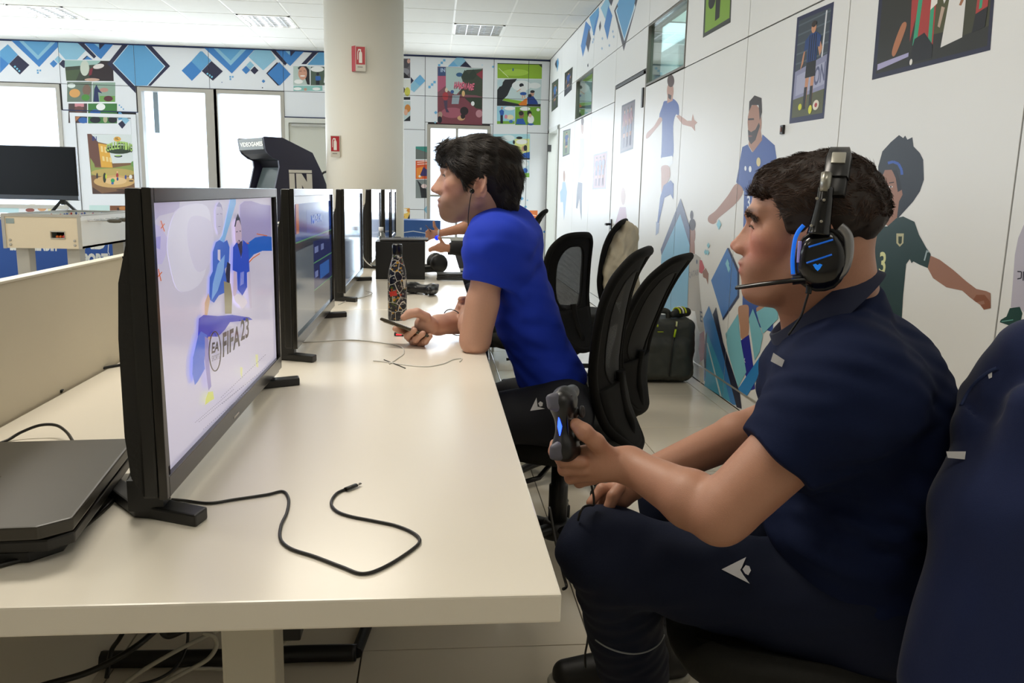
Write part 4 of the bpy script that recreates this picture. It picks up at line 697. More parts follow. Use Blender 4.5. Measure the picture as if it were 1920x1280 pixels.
A.text('#2A2430', 'EA', [(256, 352), (316, 338), (316, 416), (256, 440)], ext=.03, shear=.15); A.text('#5A5664', 'SPORTS', [(258, 458), (322, 436), (322, 478), (258, 502)], ext=.0)
A.text('#2A2430', 'FIFA', [(343, 275), (487, 208), (487, 375), (346, 470)], ext=.03, shear=.05); A.text('#2A2430', '23', [(492, 172), (558, 145), (558, 305), (492, 340)], ext=.02)
for a, b in (((120, 990), (440, 720)), ((150, 985), (520, 690)), ((185, 1045), (600, 690)), ((330, 790), (700, 440)), ((340, 840), (740, 512))):
    n = 26
    for i in range(n):
        t0, t1 = i / n, (i + .62) / n; A.line('#8F8CA8', [(a[0] + (b[0] - a[0]) * t0, a[1] + (b[1] - a[1]) * t0), (a[0] + (b[0] - a[0]) * t1, a[1] + (b[1] - a[1]) * t1)], 5); A.z -= .00012
A.build('screen', tvs[0])
# screen 2: blue menu
def s2(A):
    y = lambda u: 2.228 + .813 * u; z = lambda v: .802 + .384 * v
    R_ = lambda c, u0, v0, u1, v1: A.poly(c, [(y(u0), z(v0)), (y(u1), z(v0)), (y(u1), z(v1)), (y(u0), z(v1))])
    R_('#39404C', 0, 0, 1, 1); R_('#1F3F8C', 0, .66, 1, 1); R_('#274FA8', .30, .70, 1, .88); R_('#2A3468', .45, .22, 1, .62); R_('#5FA070', .0, .655, 1, .665); R_('#5FA070', .45, .44, 1, .45); R_('#5FA070', .45, .22, 1, .228)
    R_('#7E8CC0', .48, .52, .58, .57); R_('#7E8CC0', .66, .52, .74, .57); R_('#7E8CC0', .48, .32, .56, .37); R_('#3C6FC0', .62, .28, .9, .40); R_('#B0603A', .06, .72, .12, .93); R_('#C8CCD8', .02, .93, .98, .985)
    A.text('#7A90C8', 'M7-7A', [(y(.42), z(.83)), (y(.70), z(.83)), (y(.70), z(.76)), (y(.42), z(.76))], ext=.02); R_('#68727C', .02, .03, .44, .60)
screen(tvs[1], 2.215 + .0125, .815, .8015, 1.1855, s2, .30)
def s3(A): A.poly('#6D7688', [(3.445, .80), (4.275, .80), (4.275, 1.185), (3.445, 1.185)])  # even grey glow painted in for window light reflected by this screen
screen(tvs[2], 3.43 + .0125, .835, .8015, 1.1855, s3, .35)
def s4(A): A.poly('#9DA4B2', [(4.915, .80), (5.725, .80), (5.725, 1.185), (4.915, 1.185)])  # paler painted glow, standing in for the bright windows mirrored in the glass
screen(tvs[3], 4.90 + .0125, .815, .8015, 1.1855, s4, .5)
screen(tvs[4], 6.22 + .0125, .755, .8015, 1.1855, lambda A: None, 0)
screen(tvs[5], 7.22 + .0125, .735, .8015, 1.1855, lambda A: None, 0)
MB().b2((XS, 1.50, .783), (XS + .0006, 1.54, .787)).build('brand_plate', mat('#B9B4AC', .3, metal=.8), tvs[0], True)
# ---- game console, near left
t = empty('game_console', (-.64, 1.16, ZD), math.radians(4.5), 'black layered game console lying at the left front of the desk', 'game console')
MB().prism([(-.17, -.17, .0), (.13, -.17, 0), (.16, -.14, 0), (.15, .15, 0), (-.17, .15, 0)], (0, 0, .014), bev=.002).build('bottom_layer', m_blk, t)
MB().prism([(-.18, -.175, .0155), (.155, -.175, .0155), (.178, -.15, .0155), (.166, .165, .0155), (-.18, .165, .0155)], (0, 0, .016), bev=.003).build('middle_layer', mat('#1E1C18', .4), t)
MB().prism([(-.175, -.165, .031), (.15, -.165, .031), (.165, -.145, .031), (.155, .155, .031), (-.175, .155, .031)], (0, 0, .006)).build('groove', m_rub, t)
MB().prism([(-.18, -.19, .0375), (.150, -.19, .0375), (.182, -.165, .0375), (.168, .172, .0375), (-.18, .172, .0375)], (0, 0, .0175), bev=.003).build('top_layer', mat('#37332A', .38, noise=.06, scale=20), t)
MB().box((.02, .0, .0555), (.03, .004, .0006)).build('emblem', mat('#4E483C', .3), t)
# ---- cables (pixel-traced paths on the desk plane)
def cable(name, pts, r, m, label, z=ZD, cat='cable', zs=None, extra=None, group=None):
    P3 = [aZ(x, y, z + r + (zs[i] if zs else 0)) for i, (x, y) in enumerate(pts)]
    b = MB().tube(smoothpath(P3, 8), r, 8)
    if extra: extra(b, P3)
    o = b.build(name, m); return tag(o, label, cat, group)
m_cab = mat('#17150F', .45); m_wc = mat('#D6D4CC', .4)
t = empty('usb_cable', tuple(aZ(680, 1075, ZD)), 0, 'long black charging cable looping over the near desk', 'cable')
P3 = [aZ(x, y, ZD + .0025) for x, y in ((322, 936), (345, 938), (392, 943), (440, 936), (500, 927), (530, 921), (541, 935), (538, 960), (527, 985), (526, 1010), (545, 1028), (590, 1043), (640, 1062), (680, 1075), (722, 1062), (770, 1032), (787, 1014), (775, 999), (742, 985), (700, 976), (655, 967), (630, 957), (621, 942), (631, 925), (650, 916))]
MB().tube(smoothpath(P3, 8), .0023, 8).build('cord', m_cab, t, True)
a, b = aZ(648, 917, ZD + .004), aZ(668, 909, ZD + .004); c = aZ(676, 906, ZD + .004)
MB().tube([a, b], .0045, 8, flat=.6).build('plug_grip', m_cab, t, True); MB().tube([b, c], .003, 8, flat=.5).build('plug_tip', mat('#9A968C', .3, metal=.9), t, True)
cable('black_cable', ((250, 680), (225, 684), (185, 692), (145, 706), (124, 722), (114, 734)), .0035, m_cab, 'black cable running from behind the near television to the partition')
cable('black_cable', ((-20, 836), (12, 826), (40, 810), (75, 797), (105, 797), (125, 810), (137, 828)), .0028, m_cab, 'thin black cable arching up behind the game console', zs=(0, .0, .01, .02, .02, .015, .01))
cable('black_cable', ((-30, 1068), (0, 1060), (60, 1042), (120, 1012), (180, 968), (232, 915), (248, 885)), .0032, m_cab, 'black cable curving past the right side of the game console')
cable('black_cable', ((256, 796), (244, 812), (243, 845), (247, 880), (253, 915), (270, 938), (298, 948)), .0028, m_cab, 'black cable hanging down beside the back of the near television', zs=(.10, .09, .06, .04, .01, 0, 0))
cable('white_cable', ((560, 642), (600, 640), (660, 637), (720, 643), (752, 650), (757, 662), (745, 672), (730, 682)), .0018, m_wc, 'white earphone cord looping in front of the phone')
cable('white_cable', ((700, 676), (720, 678), (760, 684), (800, 687), (830, 682), (850, 674), (866, 672), (862, 678)), .0016, m_wc, 'thin white cord lying before the elbow of the blue shirt player')
cable('black_wire', ((720, 674), (735, 680), (748, 685), (760, 690)), .0013, m_cab, 'short thin black wire on the desk below the phone')
cable('white_cable', ((634, 571), (655, 562), (675, 558), (692, 553), (698, 549), (686, 545)), .002, m_wc, 'white cord lying under the third television', zs=(0, 0, 0, .002, .004, .008))
cable('white_cable', ((679, 470), (682, 484), (690, 494), (699, 500)), .003, m_wc, 'white cord hanging behind the fourth television', zs=(.14, .10, .05, .0))
# ---- bottle with stickers
def sticker_mat():
    m = bpy.data.materials.new('stickers'); m.use_nodes = True; nt = m.node_tree; b = nt.nodes['Principled BSDF']; L = nt.links.new; b.inputs['Roughness'].default_value = .3
    tc = nt.nodes.new('ShaderNodeTexCoord'); v1 = nt.nodes.new('ShaderNodeTexVoronoi'); v1.inputs['Scale'].default_value = 32; L(tc.outputs['Object'], v1.inputs[0])
    ve = nt.nodes.new('ShaderNodeTexVoronoi'); ve.feature = 'DISTANCE_TO_EDGE'; ve.inputs['Scale'].default_value = 32; L(tc.outputs['Object'], ve.inputs[0])
    v2 = nt.nodes.new('ShaderNodeTexVoronoi'); v2.inputs['Scale'].default_value = 140; L(tc.outputs['Object'], v2.inputs[0])
    r = nt.nodes.new('ShaderNodeValToRGB'); r.color_ramp.interpolation = 'CONSTANT'; e = r.color_ramp.elements; e[0].color = lin('#15141A') + (1,); e[1].position = .4; e[1].color = lin('#2A2A30') + (1,)
    for p, c in ((.54, '#8E8C84'), (.60, '#26262C'), (.66, '#4A5A22'), (.71, '#B88A20'), (.75, '#1A1A20'), (.84, '#A8482A'), (.88, '#3A1A30'), (.95, '#C2BEB2')): el = e.new(p); el.color = lin(c) + (1,)
    sx = nt.nodes.new('ShaderNodeSeparateColor'); L(v2.outputs['Color'], sx.inputs[0]); s1 = nt.nodes.new('ShaderNodeSeparateColor'); L(v1.outputs['Color'], s1.inputs[0])
    ad = nt.nodes.new('ShaderNodeMath'); ad.operation = 'MULTIPLY_ADD'; ad.inputs[1].default_value = .45; L(s1.outputs[0], ad.inputs[0]); mm = nt.nodes.new('ShaderNodeMath'); mm.operation = 'MULTIPLY'; mm.inputs[1].default_value = .55; L(sx.outputs[1], mm.inputs[0]); L(mm.outputs[0], ad.inputs[2]); L(ad.outputs[0], r.inputs[0])
    lt = nt.nodes.new('ShaderNodeMath'); lt.operation = 'LESS_THAN'; lt.inputs[1].default_value = .022; L(ve.outputs['Distance'], lt.inputs[0])
    mx = nt.nodes.new('ShaderNodeMix'); mx.data_type = 'RGBA'; L(lt.outputs[0], mx.inputs[0]); L(r.outputs[0], mx.inputs[6]); mx.inputs[7].default_value = lin('#D8D3C4') + (1,); L(mx.outputs[2], b.inputs['Base Color']); return m
bx, by = -.132, 2.97
t = empty('sticker_bottle', (bx, by, ZD), 0, 'steel bottle covered in comic stickers with black cap', 'bottle')
MB().lathe([(.030, 0), (.0335, .004), (.034, .02), (.0345, .12), (.034, .150), (.031, .175), (.025, .20), (.0185, .222), (.0165, .24)], n=32).build('bottle_body', sticker_mat(), t)
MB().lathe([(.0175, .236), (.0185, .238), (.0185, .268), (.0165, .272), (.002, .273)], n=28).build('cap', m_blk_g, t)
sb = MB(); 
sb.box((-.013, -.0318, .098), (.028, .0012, .018), Matrix.Rotation(-.25, 3, 'Y') @ Matrix.Rotation(-.4, 3, 'Z')); sb.build('red_sticker', mat('#C8382E', .35), t)
# ---- black box, clear bottle, headphones, flat case
t = empty('black_box', (-.178, 4.42, ZD), math.radians(1), 'matte black cardboard box with a slightly raised lid', 'box')
MB().b2((-.128, -.09, 0), (.128, .10, .195), bev=.002).build('box_body', m_blk, t); MB().box((.02, .01, .203), (.25, .19, .008), Matrix.Rotation(math.radians(-1), 3, 'Y')).build('box_lid', mat('#1E1C17', .5), t)
t = empty('water_bottle', (-.30, 4.72, ZD), 0, 'clear plastic water bottle standing behind the black box', 'bottle')
MB().lathe([(.03, 0), (.032, .01), (.031, .05), (.033, .06), (.031, .11), (.033, .12), (.032, .18), (.02, .215), (.012, .228), (.012, .235)], n=24).build('bottle_body', glassy('#E8F0F4', .9, .05), t); MB().lathe([(.0135, .232), (.0135, .252), (.001, .253)], n=16).build('cap', mat('#EDEFF2', .4), t)
t = empty('headphones', tuple(aZ(818, 512, ZD)), 0, 'black over-ear headphones lying beside the black box', 'headphones')
h0 = aY(824, 494, 4.62)
for s, dy in ((0, 0), (1, .10)):
    c = h0 + np.array([-.02 * s, dy, 0]); ax = (.45, -.9, .05)
    MB().lathe([(.02, -.028), (.046, -.026), (.052, -.012), (.053, 0), (.047, .012), (.030, .018), (.01, .019)], c, 28, ax).build('ear_cup', m_blk, t, True)
arc = smoothpath([h0 + np.array(v) for v in ((-.0, .01, -.03), (-.05, .0, -.03), (-.11, .01, -.035), (-.15, .05, -.04), (-.11, .10, -.035), (-.05, .11, -.03), (-.01, .10, -.03))], 6); MB().tube(arc, .012, 8, flat=1.6).build('headband', m_blk, t, True)
t = empty('folded_case', tuple(aZ(845, 525, ZD)), 0, 'flat black folded pouch lying before the headphones', 'pouch')
c = aZ(850, 526, ZD)
for q, (dz, sx_) in enumerate(((.006, .19), (.018, .18), (.029, .165))): MB().box((c[0] + .01 - .006 * q, c[1] + .05, ZD + dz + .002), (sx_, .11, .009), Matrix.Rotation(.06 * (q - 1), 3, 'Z'), bev=.003).build('flap', m_blk_g if q % 2 else m_blk, t, True)
MB().tube([aZ(868, 513, ZD + .01), aZ(872, 500, ZD + .03), aZ(884, 490, ZD + .02)], .002, 6).build('strap', m_blk, t, True)
t = empty('usb_stick', tuple(aZ(752, 626, ZD)), 0, 'small black and red stick lying on the desk under the phone', 'usb stick')
p = aZ(748, 626, ZD + .006); MB().box(p, (.03, .02, .010), bev=.002).build('body', m_blk_g, t, True); MB().box((p[0], p[1] - .0105, p[2]), (.018, .001, .005)).build('light', mat('#E0303A', .3, emit=1.0), t, True)
# ---- cables, strip below the desk
cable('floor_power_strip', ((170, 1236), (430, 1232), (560, 1225), (668, 1223)), .022, m_blk, 'long black cable duct lying across the floor under the desk', z=0, cat='cable duct')
cable('floor_cable_duct', ((668, 1224), (683, 1185), (697, 1150)), .016, m_blk, 'short black duct on the floor right of the desk leg', z=0, cat='cable duct')
def hang(label, pts, r, m, name='hanging_cable'):
    b = MB().tube(smoothpath([aY(x, y, Y) for x, y, Y in pts], 8), r, 8); tag(b.build(name, m), label, 'cable')
hang('thick black cable falling left from the cable tray', ((360, 1120, 1.6), (310, 1165, 1.6), (250, 1215, 1.5), (170, 1258, 1.45), (80, 1285, 1.4), (40, 1300, 1.4)), .006, m_cab)
hang('thin black cable slanting down under the desk', ((250, 1150, 1.75), (225, 1195, 1.75), (208, 1222, 1.75), (200, 1270, 1.7)), .005, m_cab)
hang('black bent cable loop below the near television', ((304, 1150, 1.5), (305, 1180, 1.5), (318, 1190, 1.5), (350, 1178, 1.5), (400, 1168, 1.5), (470, 1170, 1.5)), .008, m_cab)
hang('long white cable crossing down under the desk', ((470, 1150, 1.45), (400, 1185, 1.45), (340, 1215, 1.4), (270, 1255, 1.35), (215, 1295, 1.3)), .004, mat('#A9A493', .5))
hang('white cable loop hanging beside the desk leg', ((380, 1186, 1.4), (400, 1192, 1.4), (406, 1210, 1.4), (390, 1235, 1.38), (350, 1258, 1.35), (290, 1290, 1.3)), .004, mat('#A9A493', .5))
hang('pale cable running behind the desk leg', ((300, 1285, 1.3), (340, 1256, 1.4), (390, 1253, 1.5), (440, 1250, 1.6), (540, 1200, 1.6), (534, 1165, 1.6)), .0035, mat('#A9A493', .5))
hang('thin black cable near the white loop under the desk', ((352, 1175, 1.5), (350, 1210, 1.5), (330, 1250, 1.45), (290, 1275, 1.4), (230, 1288, 1.35)), .003, m_cab)
t = empty('power_adapter', tuple(aY(545, 1168, 1.5)), 0, 'black power adapter under the desk behind the leg', 'adapter'); MB().box(aY(545, 1168, 1.5), (.05, .08, .03), bev=.004).build('adapter_body', m_blk, t, True)
hang('black cable hanging at the right edge of the near desk', ((1030, 950, 1.6), (1043, 1020, 1.55), (1056, 1075, 1.5), (1062, 1098, 1.48), (1056, 1104, 1.46)), .003, m_cab)

# ---- office chairs
m_mesh = weave('#090908', 95, .80); m_mesh2 = weave('#090908', 95, .93); m_pl = mat('#0E0D0B', .75, noise=.1, scale=40, spec=.15)
def make_chair(loc, yaw, label, seat_z=.47, back=0.0, seat_dx=0.0, bo=0.0, mm=None):
    t = empty('office_chair', (loc[0], loc[1], 0), yaw, label, 'chair', 'black mesh-backed office chairs')
    dz = seat_z - .47
    zs = np.array([.42, .46, .52, .60, .68, .76, .84, .90, .96, 1.0, 1.03, 1.042]) + dz
    xb = np.array([.335, .310, .280, .262, .255, .262, .273, .285, .303, .320, .334, .343])
    wd = np.array([.055, .11, .165, .192, .203, .209, .211, .207, .193, .165, .122, .06])
    xb = xb + back * (zs - .45) + bo
    curv = lambda x, w, W_: x - .05 * (1 - (w / .23) ** 2) * 0 + .0
    cup = lambda u, i: xb[i] - .035 * (u * wd[i] / .225) ** 2
    loop = [(cup(-1, i), -wd[i], zs[i]) for i in range(12)] + [(cup(1, i), wd[i], zs[i]) for i in range(11, -1, -1)]
    MB().tube(smoothpath(loop, 5, True), .0135, 10, closed=True, flat=1.2).build('back_frame', m_pl, t)
    us = np.linspace(-1, 1, 41); zi = np.linspace(zs[0] + .005, zs[-1] - .005, 72); wi = np.interp(zi, zs, wd); xi = np.interp(zi, zs, xb)
    V = [(xi[a] - .035 * (u * wi[a] / .225) ** 2 - .004, u * wi[a] * .96, zi[a]) for a in range(72) for u in us]
    Fq = [[a * 41 + b, a * 41 + b + 1, (a + 1) * 41 + b + 1, (a + 1) * 41 + b] for a in range(71) for b in range(40)]
    hole = lambda i: (abs(us[i % 40] + .025) / .66) ** 3.2 + (abs(zi[i // 40] - .805 - dz) / .178) ** 3.2 < 1
    sol = [i for i in range(len(Fq)) if not hole(i)]; ss = set(sol)
    from_np('mesh_panel', V, [f for i, f in enumerate(Fq) if i not in ss], mm or m_mesh, t); rim = from_np('backrest_rim', [(v[0] - .004, v[1], v[2]) for v in V], [Fq[i] for i in sol], m_pl, t); md = rim.modifiers.new('thickness', 'SOLIDIFY'); md.thickness = .018; md.offset = 0
    hp = []
    for q in range(48):
        a = 2 * math.pi * q / 48; c_, s_ = math.cos(a), math.sin(a); u = .67 * abs(c_) ** .625 * (1 if c_ > 0 else -1); z = .805 + dz + .181 * abs(s_) ** .625 * (1 if s_ > 0 else -1); hp.append((np.interp(z, zs, xb) - .035 * (u * np.interp(z, zs, wd) / .225) ** 2 - .006, u * np.interp(z, zs, wd) * .96, z))
    MB().tube(hp, .010, 6, closed=True).build('inner_rim', m_pl, t)
    lo = [i for i in range(12)]; b = MB(); rings = []
    for a in range(0, 12):
        z = zs[0] + .0 + (a / 11) * (.63 + dz - zs[0]); w_ = np.interp(z, zs, wd) * .97; x_ = np.interp(z, zs, xb)
        rings.append([(x_ - .035 * (u * w_ / .225) ** 2 + s, u * w_, z) for s, uu in ((-.012, np.linspace(-1, 1, 9)), (.014, np.linspace(1, -1, 9))) for u in uu])
    b.loft(rings); b.build('lumbar_shell', m_pl, t)
    sp = smoothpath([(np.interp(z + dz, zs, xb) + .012, 0, z + dz) for z in (.66, .60, .54, .48)] + [(.30 + bo, 0, .405 + dz), (.20, 0, .375 + dz), (.08, 0, .385 + dz)], 6); MB().tube(sp, .022, 10, flat=.6).build('back_support', m_pl, t)
    # seat cushion
    b = MB(); rings = []
    for z, s in ((-.085, .80), (-.075, .93), (-.045, 1.0), (-.015, 1.0), (-.002, .96), (.002, .85)):
        r = []
        for k in range(40):
            a = 2 * math.pi * k / 40; c, s_ = math.cos(a), math.sin(a); e = 2 / 3.2
            r.append((seat_dx + .245 * s * abs(c) ** e * (1 if c > 0 else -1) - .01, .25 * s * abs(s_) ** e * (1 if s_ > 0 else -1), seat_z + z - (.02 if c < -.8 and z > -.03 else 0)))
        rings.append(r)
    b.loft(rings); b.build('seat', m_fab, t)
    MB().b2((-.10, -.09, seat_z - .13), (.12, .09, seat_z - .085), bev=.01).build('tilt_mechanism', m_blk, t)
    MB().tube([(-.0, -.09, seat_z - .11), (-.0, -.24, seat_z - .115), (-.03, -.27, seat_z - .12)], .008, 8).build('lever', m_blk, t)
    MB().lathe([(.032, .09), (.032, .24), (.026, .245), (.026, seat_z - .12)], n=20).build('gas_column', m_blk, t)
    b = MB().lathe([(.05, .06), (.055, .075), (.045, .115), (.03, .12)], n=20); b.build('base_hub', m_blk, t)
    for k in range(5):
        a = 2 * math.pi * k / 5 + .5; c, s = math.cos(a), math.sin(a)
        leg = MB().tube(smoothpath([(c * .03, s * .03, .095), (c * .16, s * .16, .10), (c * .30, s * .30, .072)], 4), lambda u: .026 - .008 * u, 8, flat=.7).build('base_leg', m_blk, t)
        cs = MB()
        for q in (-1, 1): cs.lathe([(.008, -.009), (.024, -.009), (.027, -.004), (.027, .004), (.024, .009), (.008, .009)], (c * .30 - s * .014 * q, s * .30 + c * .014 * q, .027), 16, (-s, c, 0))
        cs.build('castor', m_rub, leg); MB().lathe([(.016, .03), (.018, .06), (.008, .075)], (c * .30, s * .30, 0), 10).build('castor_stem', mat('#7A7872', .4, metal=.4), leg)
    return t
ch2 = make_chair((.42, 2.60), math.radians(-24), 'black mesh chair on which the player in the blue shirt sits', .46, -.02, bo=-.075, mm=m_mesh2)
ch3 = make_chair((.58, 3.34), math.radians(-33), 'empty black chair turned edge-on between the blue shirt player and the bag', .40, .22, mm=mat('#0B0B0A', .85))
ch4 = make_chair((.61, 4.62), math.radians(-44), 'empty black mesh chair with see-through back next to the coat', .41, -.12, bo=-.03)
ch5 = make_chair((.85, 5.15), math.radians(-20), 'black chair with a beige coat hung over its back', .47, 0)
ch1 = make_chair((.79, 1.42), math.radians(-15), 'black chair under the headset wearer in the foreground', .415, .22, seat_dx=-.075)
# ---- foosball table
t = empty('foosball_table', (-3.47, 8.35, 0), 0, 'cream foosball table with grey legs behind the partition', 'foosball table')
x0, x1, y0, y1, z0, z1 = -3.795, -3.14, 7.7, 9.0, .615, .905
m_cr = mat('#D6C8AE', .5); m_gy = mat('#A9A59C', .45); m_ivory = mat('#E9E8E4', .4)
b = MB()
op = (-3.395, -3.275, .705, .765)
for q in ((x0, op[0], z0, z1), (op[1], x1, z0, z1), (op[0], op[1], z0, op[2]), (op[0], op[1], op[3], z1)): b.b2((q[0], y0, q[2]), (q[1], y0 + .02, q[3]))
b.build('end_panel', m_cr, t, True)
b = MB(); b.b2((x0, y0 + .02, z0), (x0 + .03, y1, z1)); b.b2((x1 - .03, y0 + .02, z0), (x1, y1, z1)); b.b2((x0, y1 - .02, z0), (x1, y1, z1)); b.b2((x0, y0 + .02, z0), (x1, y1, z0 + .02)); b.build('side_panels', m_ivory, t, True)
MB().b2((x0 + .03, y0 + .1, z1 - .11), (x1 - .03, y1 - .1, z1 - .10)).build('playing_field', mat('#6FA07A', .4), t, True)
b = MB(); b.b2((x0 - .006, y0 - .008, z0 - .004), (x0 + .022, y0 - .001, z1 - .012)); b.b2((x1 - .022, y0 - .008, z0 - .004), (x1 + .006, y0 - .001, z1 - .012)); b.b2((x0 - .006, y0 - .008, z1 - .012), (x1 + .006, y0 + .02, z1 + .012)); b.b2((x0 - .006, y0 + .02, z1 + .0005), (x0 + .035, y1, z1 + .012)); b.b2((x1 - .035, y0 + .02, z1 + .0005), (x1 + .006, y1, z1 + .012)); b.b2((x0 + .035, y1 - .03, z1 + .0005), (x1 - .035, y1, z1 + .012)); b.build('rail_frame', m_gy, t, True)
b = MB(); b.b2((op[0], y0 + .02, op[2] - .004), (op[1], y0 + .12, op[2])); b.b2((op[0], y0 + .115, op[2]), (op[1], y0 + .12, op[3])); b.b2((op[0], y0 + .02, op[3]), (op[1], y0 + .12, op[3] + .004)); b.build('ball_tray', mat('#0C0C0C', .6), t, True)
lp = smoothpath([(op[0], y0 - .004, op[2]), (op[1], y0 - .004, op[2]), (op[1], y0 - .004, op[3]), (op[0], y0 - .004, op[3])], 4, True); MB().tube([(op[0], y0 - .004, op[2]), (op[1], y0 - .004, op[2]), (op[1], y0 - .004, op[3]), (op[0], y0 - .004, op[3])], .006, 6, closed=True).build('tray_rim', m_gy, t, True)
for sx_ in (x0 + .08, x0 + .083, x1 - .08, x1 - .083): pass
for bx_ in (x0 + .055, x1 - .055):
    for bz in (z0 + .03, z0 + .07): MB().lathe([(.011, 0), (.011, .006), (.004, .008)], (bx_, y0, bz), 12, (0, -1, 0)).build('bolt', m_gy, t, True)
MB().b2((x0 + .03, y0 - .003, z1 - .075), (x0 + .10, y0, z1 - .03)).build('maker_plate', mat('#8C9A98', .4), t, True)
for lx, ly in ((x0 + .12, y0 + .12), (x1 - .10, y0 + .12), (x0 + .12, y1 - .12), (x1 - .10, y1 - .12)): MB().b2((lx - .055, ly - .06, 0), (lx + .055, ly + .06, z0), bev=.006).build('leg', m_gy, t, True)
for q in range(8):
    yy = y0 + .17 + q * .138; sd = 1 if q % 2 == 0 else -1; zr = z1 - .045
    xa, xb_ = (x0 - .12, x1 + .20) if sd > 0 else (x0 - .20, x1 + .12)
    rod = MB().tube([(xa, yy, zr), (xb_, yy, zr)], .007, 8).build('rod', mat('#B9BCC0', .2, metal=.9), t, True)
    xe = xb_ if sd > 0 else xa
    MB().lathe([(.010, -.005), (.016, .01), (.018, .05), (.016, .10), (.010, .115)], (xe - sd * .02, yy, zr), 10, (sd, 0, 0)).build('handle', mat('#4A463C', .5), rod, True)
    fg = MB()
    for p in range(1 + q % 4 + 1): xx = x0 + .12 + (x1 - x0 - .24) * (p + .5) / (2 + q % 4); fg.box((xx, yy, zr - .02), (.022, .016, .075), bev=.003); fg.lathe([(.002, .018), (.010, .024), (.010, .036), (.003, .042)], (xx, yy, zr), 8)
    fg.build('player_figure', mat('#3A5A9A' if q % 3 else '#A9332A', .4), rod, True)
for q in range(3):
    bc = (-3.355 + .028 * q, y0 + .035, .7185); o = MB().lathe([(.0135 * math.sin(math.pi * i / 8), -.0135 * math.cos(math.pi * i / 8)) for i in range(9)], bc, 12).build('foosball', mat('#E8742A' if q < 2 else '#E04A4A', .5)); tag(o, ('left orange ball in the tray opening of the foosball table', 'middle orange ball in the tray opening of the foosball table', 'right reddish ball in the tray opening of the foosball table')[q], 'ball', 'balls in the foosball tray')
# ---- blue counters with lettering
m_blue = mat('#1F4F9E', .45, noise=.03, scale=3)
t = empty('blue_counter', (-4.1, 9.95, 0), 0, 'blue counter with white website lettering behind the foosball table', 'counter')
MB().b2((-5.35, 9.7, .03), (-2.75, 10.2, .80), bev=.004).build('counter_body', m_blue, t, True); MB().b2((-5.36, 9.69, .80), (-2.74, 10.22, .83)).build('counter_top', mat('#E6E4DC', .4), t, True); MB().b2((-5.33, 9.71, 0), (-2.77, 10.19, .03)).build('plinth', mat('#6FA050', .6), t, True)
A = Art(lambda x, y: aY(x, y, 9.7), (0, -1, 0), .45, o=(0, 360), k=7.11)
A.text('#E9E9E2', 'ESPORT.LND.IT', [(118, 560), (780, 580), (778, 790), (135, 778)], ext=.05); A.build('printed_lettering', t); A = Art(lambda x, y: aY(x, y, 9.7), (0, -1, 0), .45, o=(0, 360), k=7.11)
A.text('#E9E9E2', 'LND', [(985, 470), (1420, 480), (1420, 765), (985, 755)], ext=.07); A.text('#E9E9E2', 'ESPORT', [(975, 815), (1440, 815), (1440, 990), (975, 985)], ext=.06)
A.line('#E9E9E2', [(950, 800), (938, 970), (970, 1010), (1180, 1020)], 14); A.line('#E9E9E2', [(1450, 650), (1440, 800), (1460, 830), (1440, 880)], 10); A.build('printed_logo', t)
t = empty('blue_counter', (-.16, 9.7, 0), 0, 'blue box counter with a white line, behind the farthest television', 'counter')
p0, p1 = aY(744, 412, 9.5), aY(826, 412, 9.5)
MB().b2((p0[0], 9.5, 0), (p1[0], 9.95, p0[2]), bev=.004).build('counter_body', mat('#3A66AC', .5), t, True)
A = Art(lambda x, y: aY(x, y, 9.5), (0, -1, 0), .45, o=(740, 380), k=10.67)
A.line('#E6ECF2', [(128, 602), (370, 568), (640, 612), (860, 640)], 16); A.text('#C9D6EA', 'LEGA NAZIONALE DILETTANTI', [(138, 672), (860, 672), (860, 700), (138, 700)], ext=.02); A.rect('#AFC0DC', 505, 500, 540, 540); A.build('printed_lettering', t)
# ---- dark television on the blue counter
t = empty('large_television', (-4.6, 9.8, .83), 0, 'large switched-off television standing on the blue counter at left', 'television')
a, b_ = aY(-140, 268, 9.75), aY(148, 376, 9.75)
MB().b2((a[0], 9.75, b_[2]), (b_[0], 9.79, a[2]), bev=.005).build('body', m_blk, t, True)
MB().b2((a[0] + .012, 9.744, b_[2] + .055), (b_[0] - .012, 9.751, a[2] - .012)).build('screen', mat('#101317', .3, spec=.2), t, True)
MB().b2((a[0], 9.742, b_[2] + .006), (b_[0], 9.752, b_[2] + .05)).build('bottom_bezel', mat('#4E5258', .35, metal=.5), t, True)
for fx in (-4.15, -5.25):
    MB().tube([(fx - .1, 9.64, .838), (fx, 9.76, b_[2] + .01), (fx + .12, 9.9, .838)], .014, 6, flat=1.5).build('foot', m_blk, t, True)
    MB().tube([(fx, 9.77, b_[2] + .03), (fx, 9.78, .95)], .03, 6).build('neck', m_blk, t, True)
# ---- arcade cabinet
P0 = np.array([aY(494, 256, 8.6)[0], 8.6, 0]); nrm = np.array([-.61, .79, 0]); wv = np.array([-.37, .50, 0])
ap = lambda x, y: aP(440 + x / 7.11, 240 + y / 7.11, P0, nrm)
t = empty('arcade_cabinet', (P0[0], P0[1], 0), 0, 'dark blue arcade cabinet with lit marquee in front of the window', 'arcade cabinet')
m_ar = mat('#24243A', .38, noise=.05, scale=10)
out = [ap(*p) for p in ((385, 125), (400, 112), (640, 128), (1040, 330), (1165, 590), (1240, 795))]
def drop(p, z): return np.array([p[0], p[1], z])
e1 = out[-1]; dirb = np.array([.79, .61, 0])
back = [e1, drop(e1 + dirb * .06, .95), drop(e1 + dirb * .06, 0)]
fr = [ap(510, 1010), ap(512, 940), ap(600, 520), ap(588, 430), ap(520, 400), ap(440, 335), ap(410, 280), ap(385, 125)]
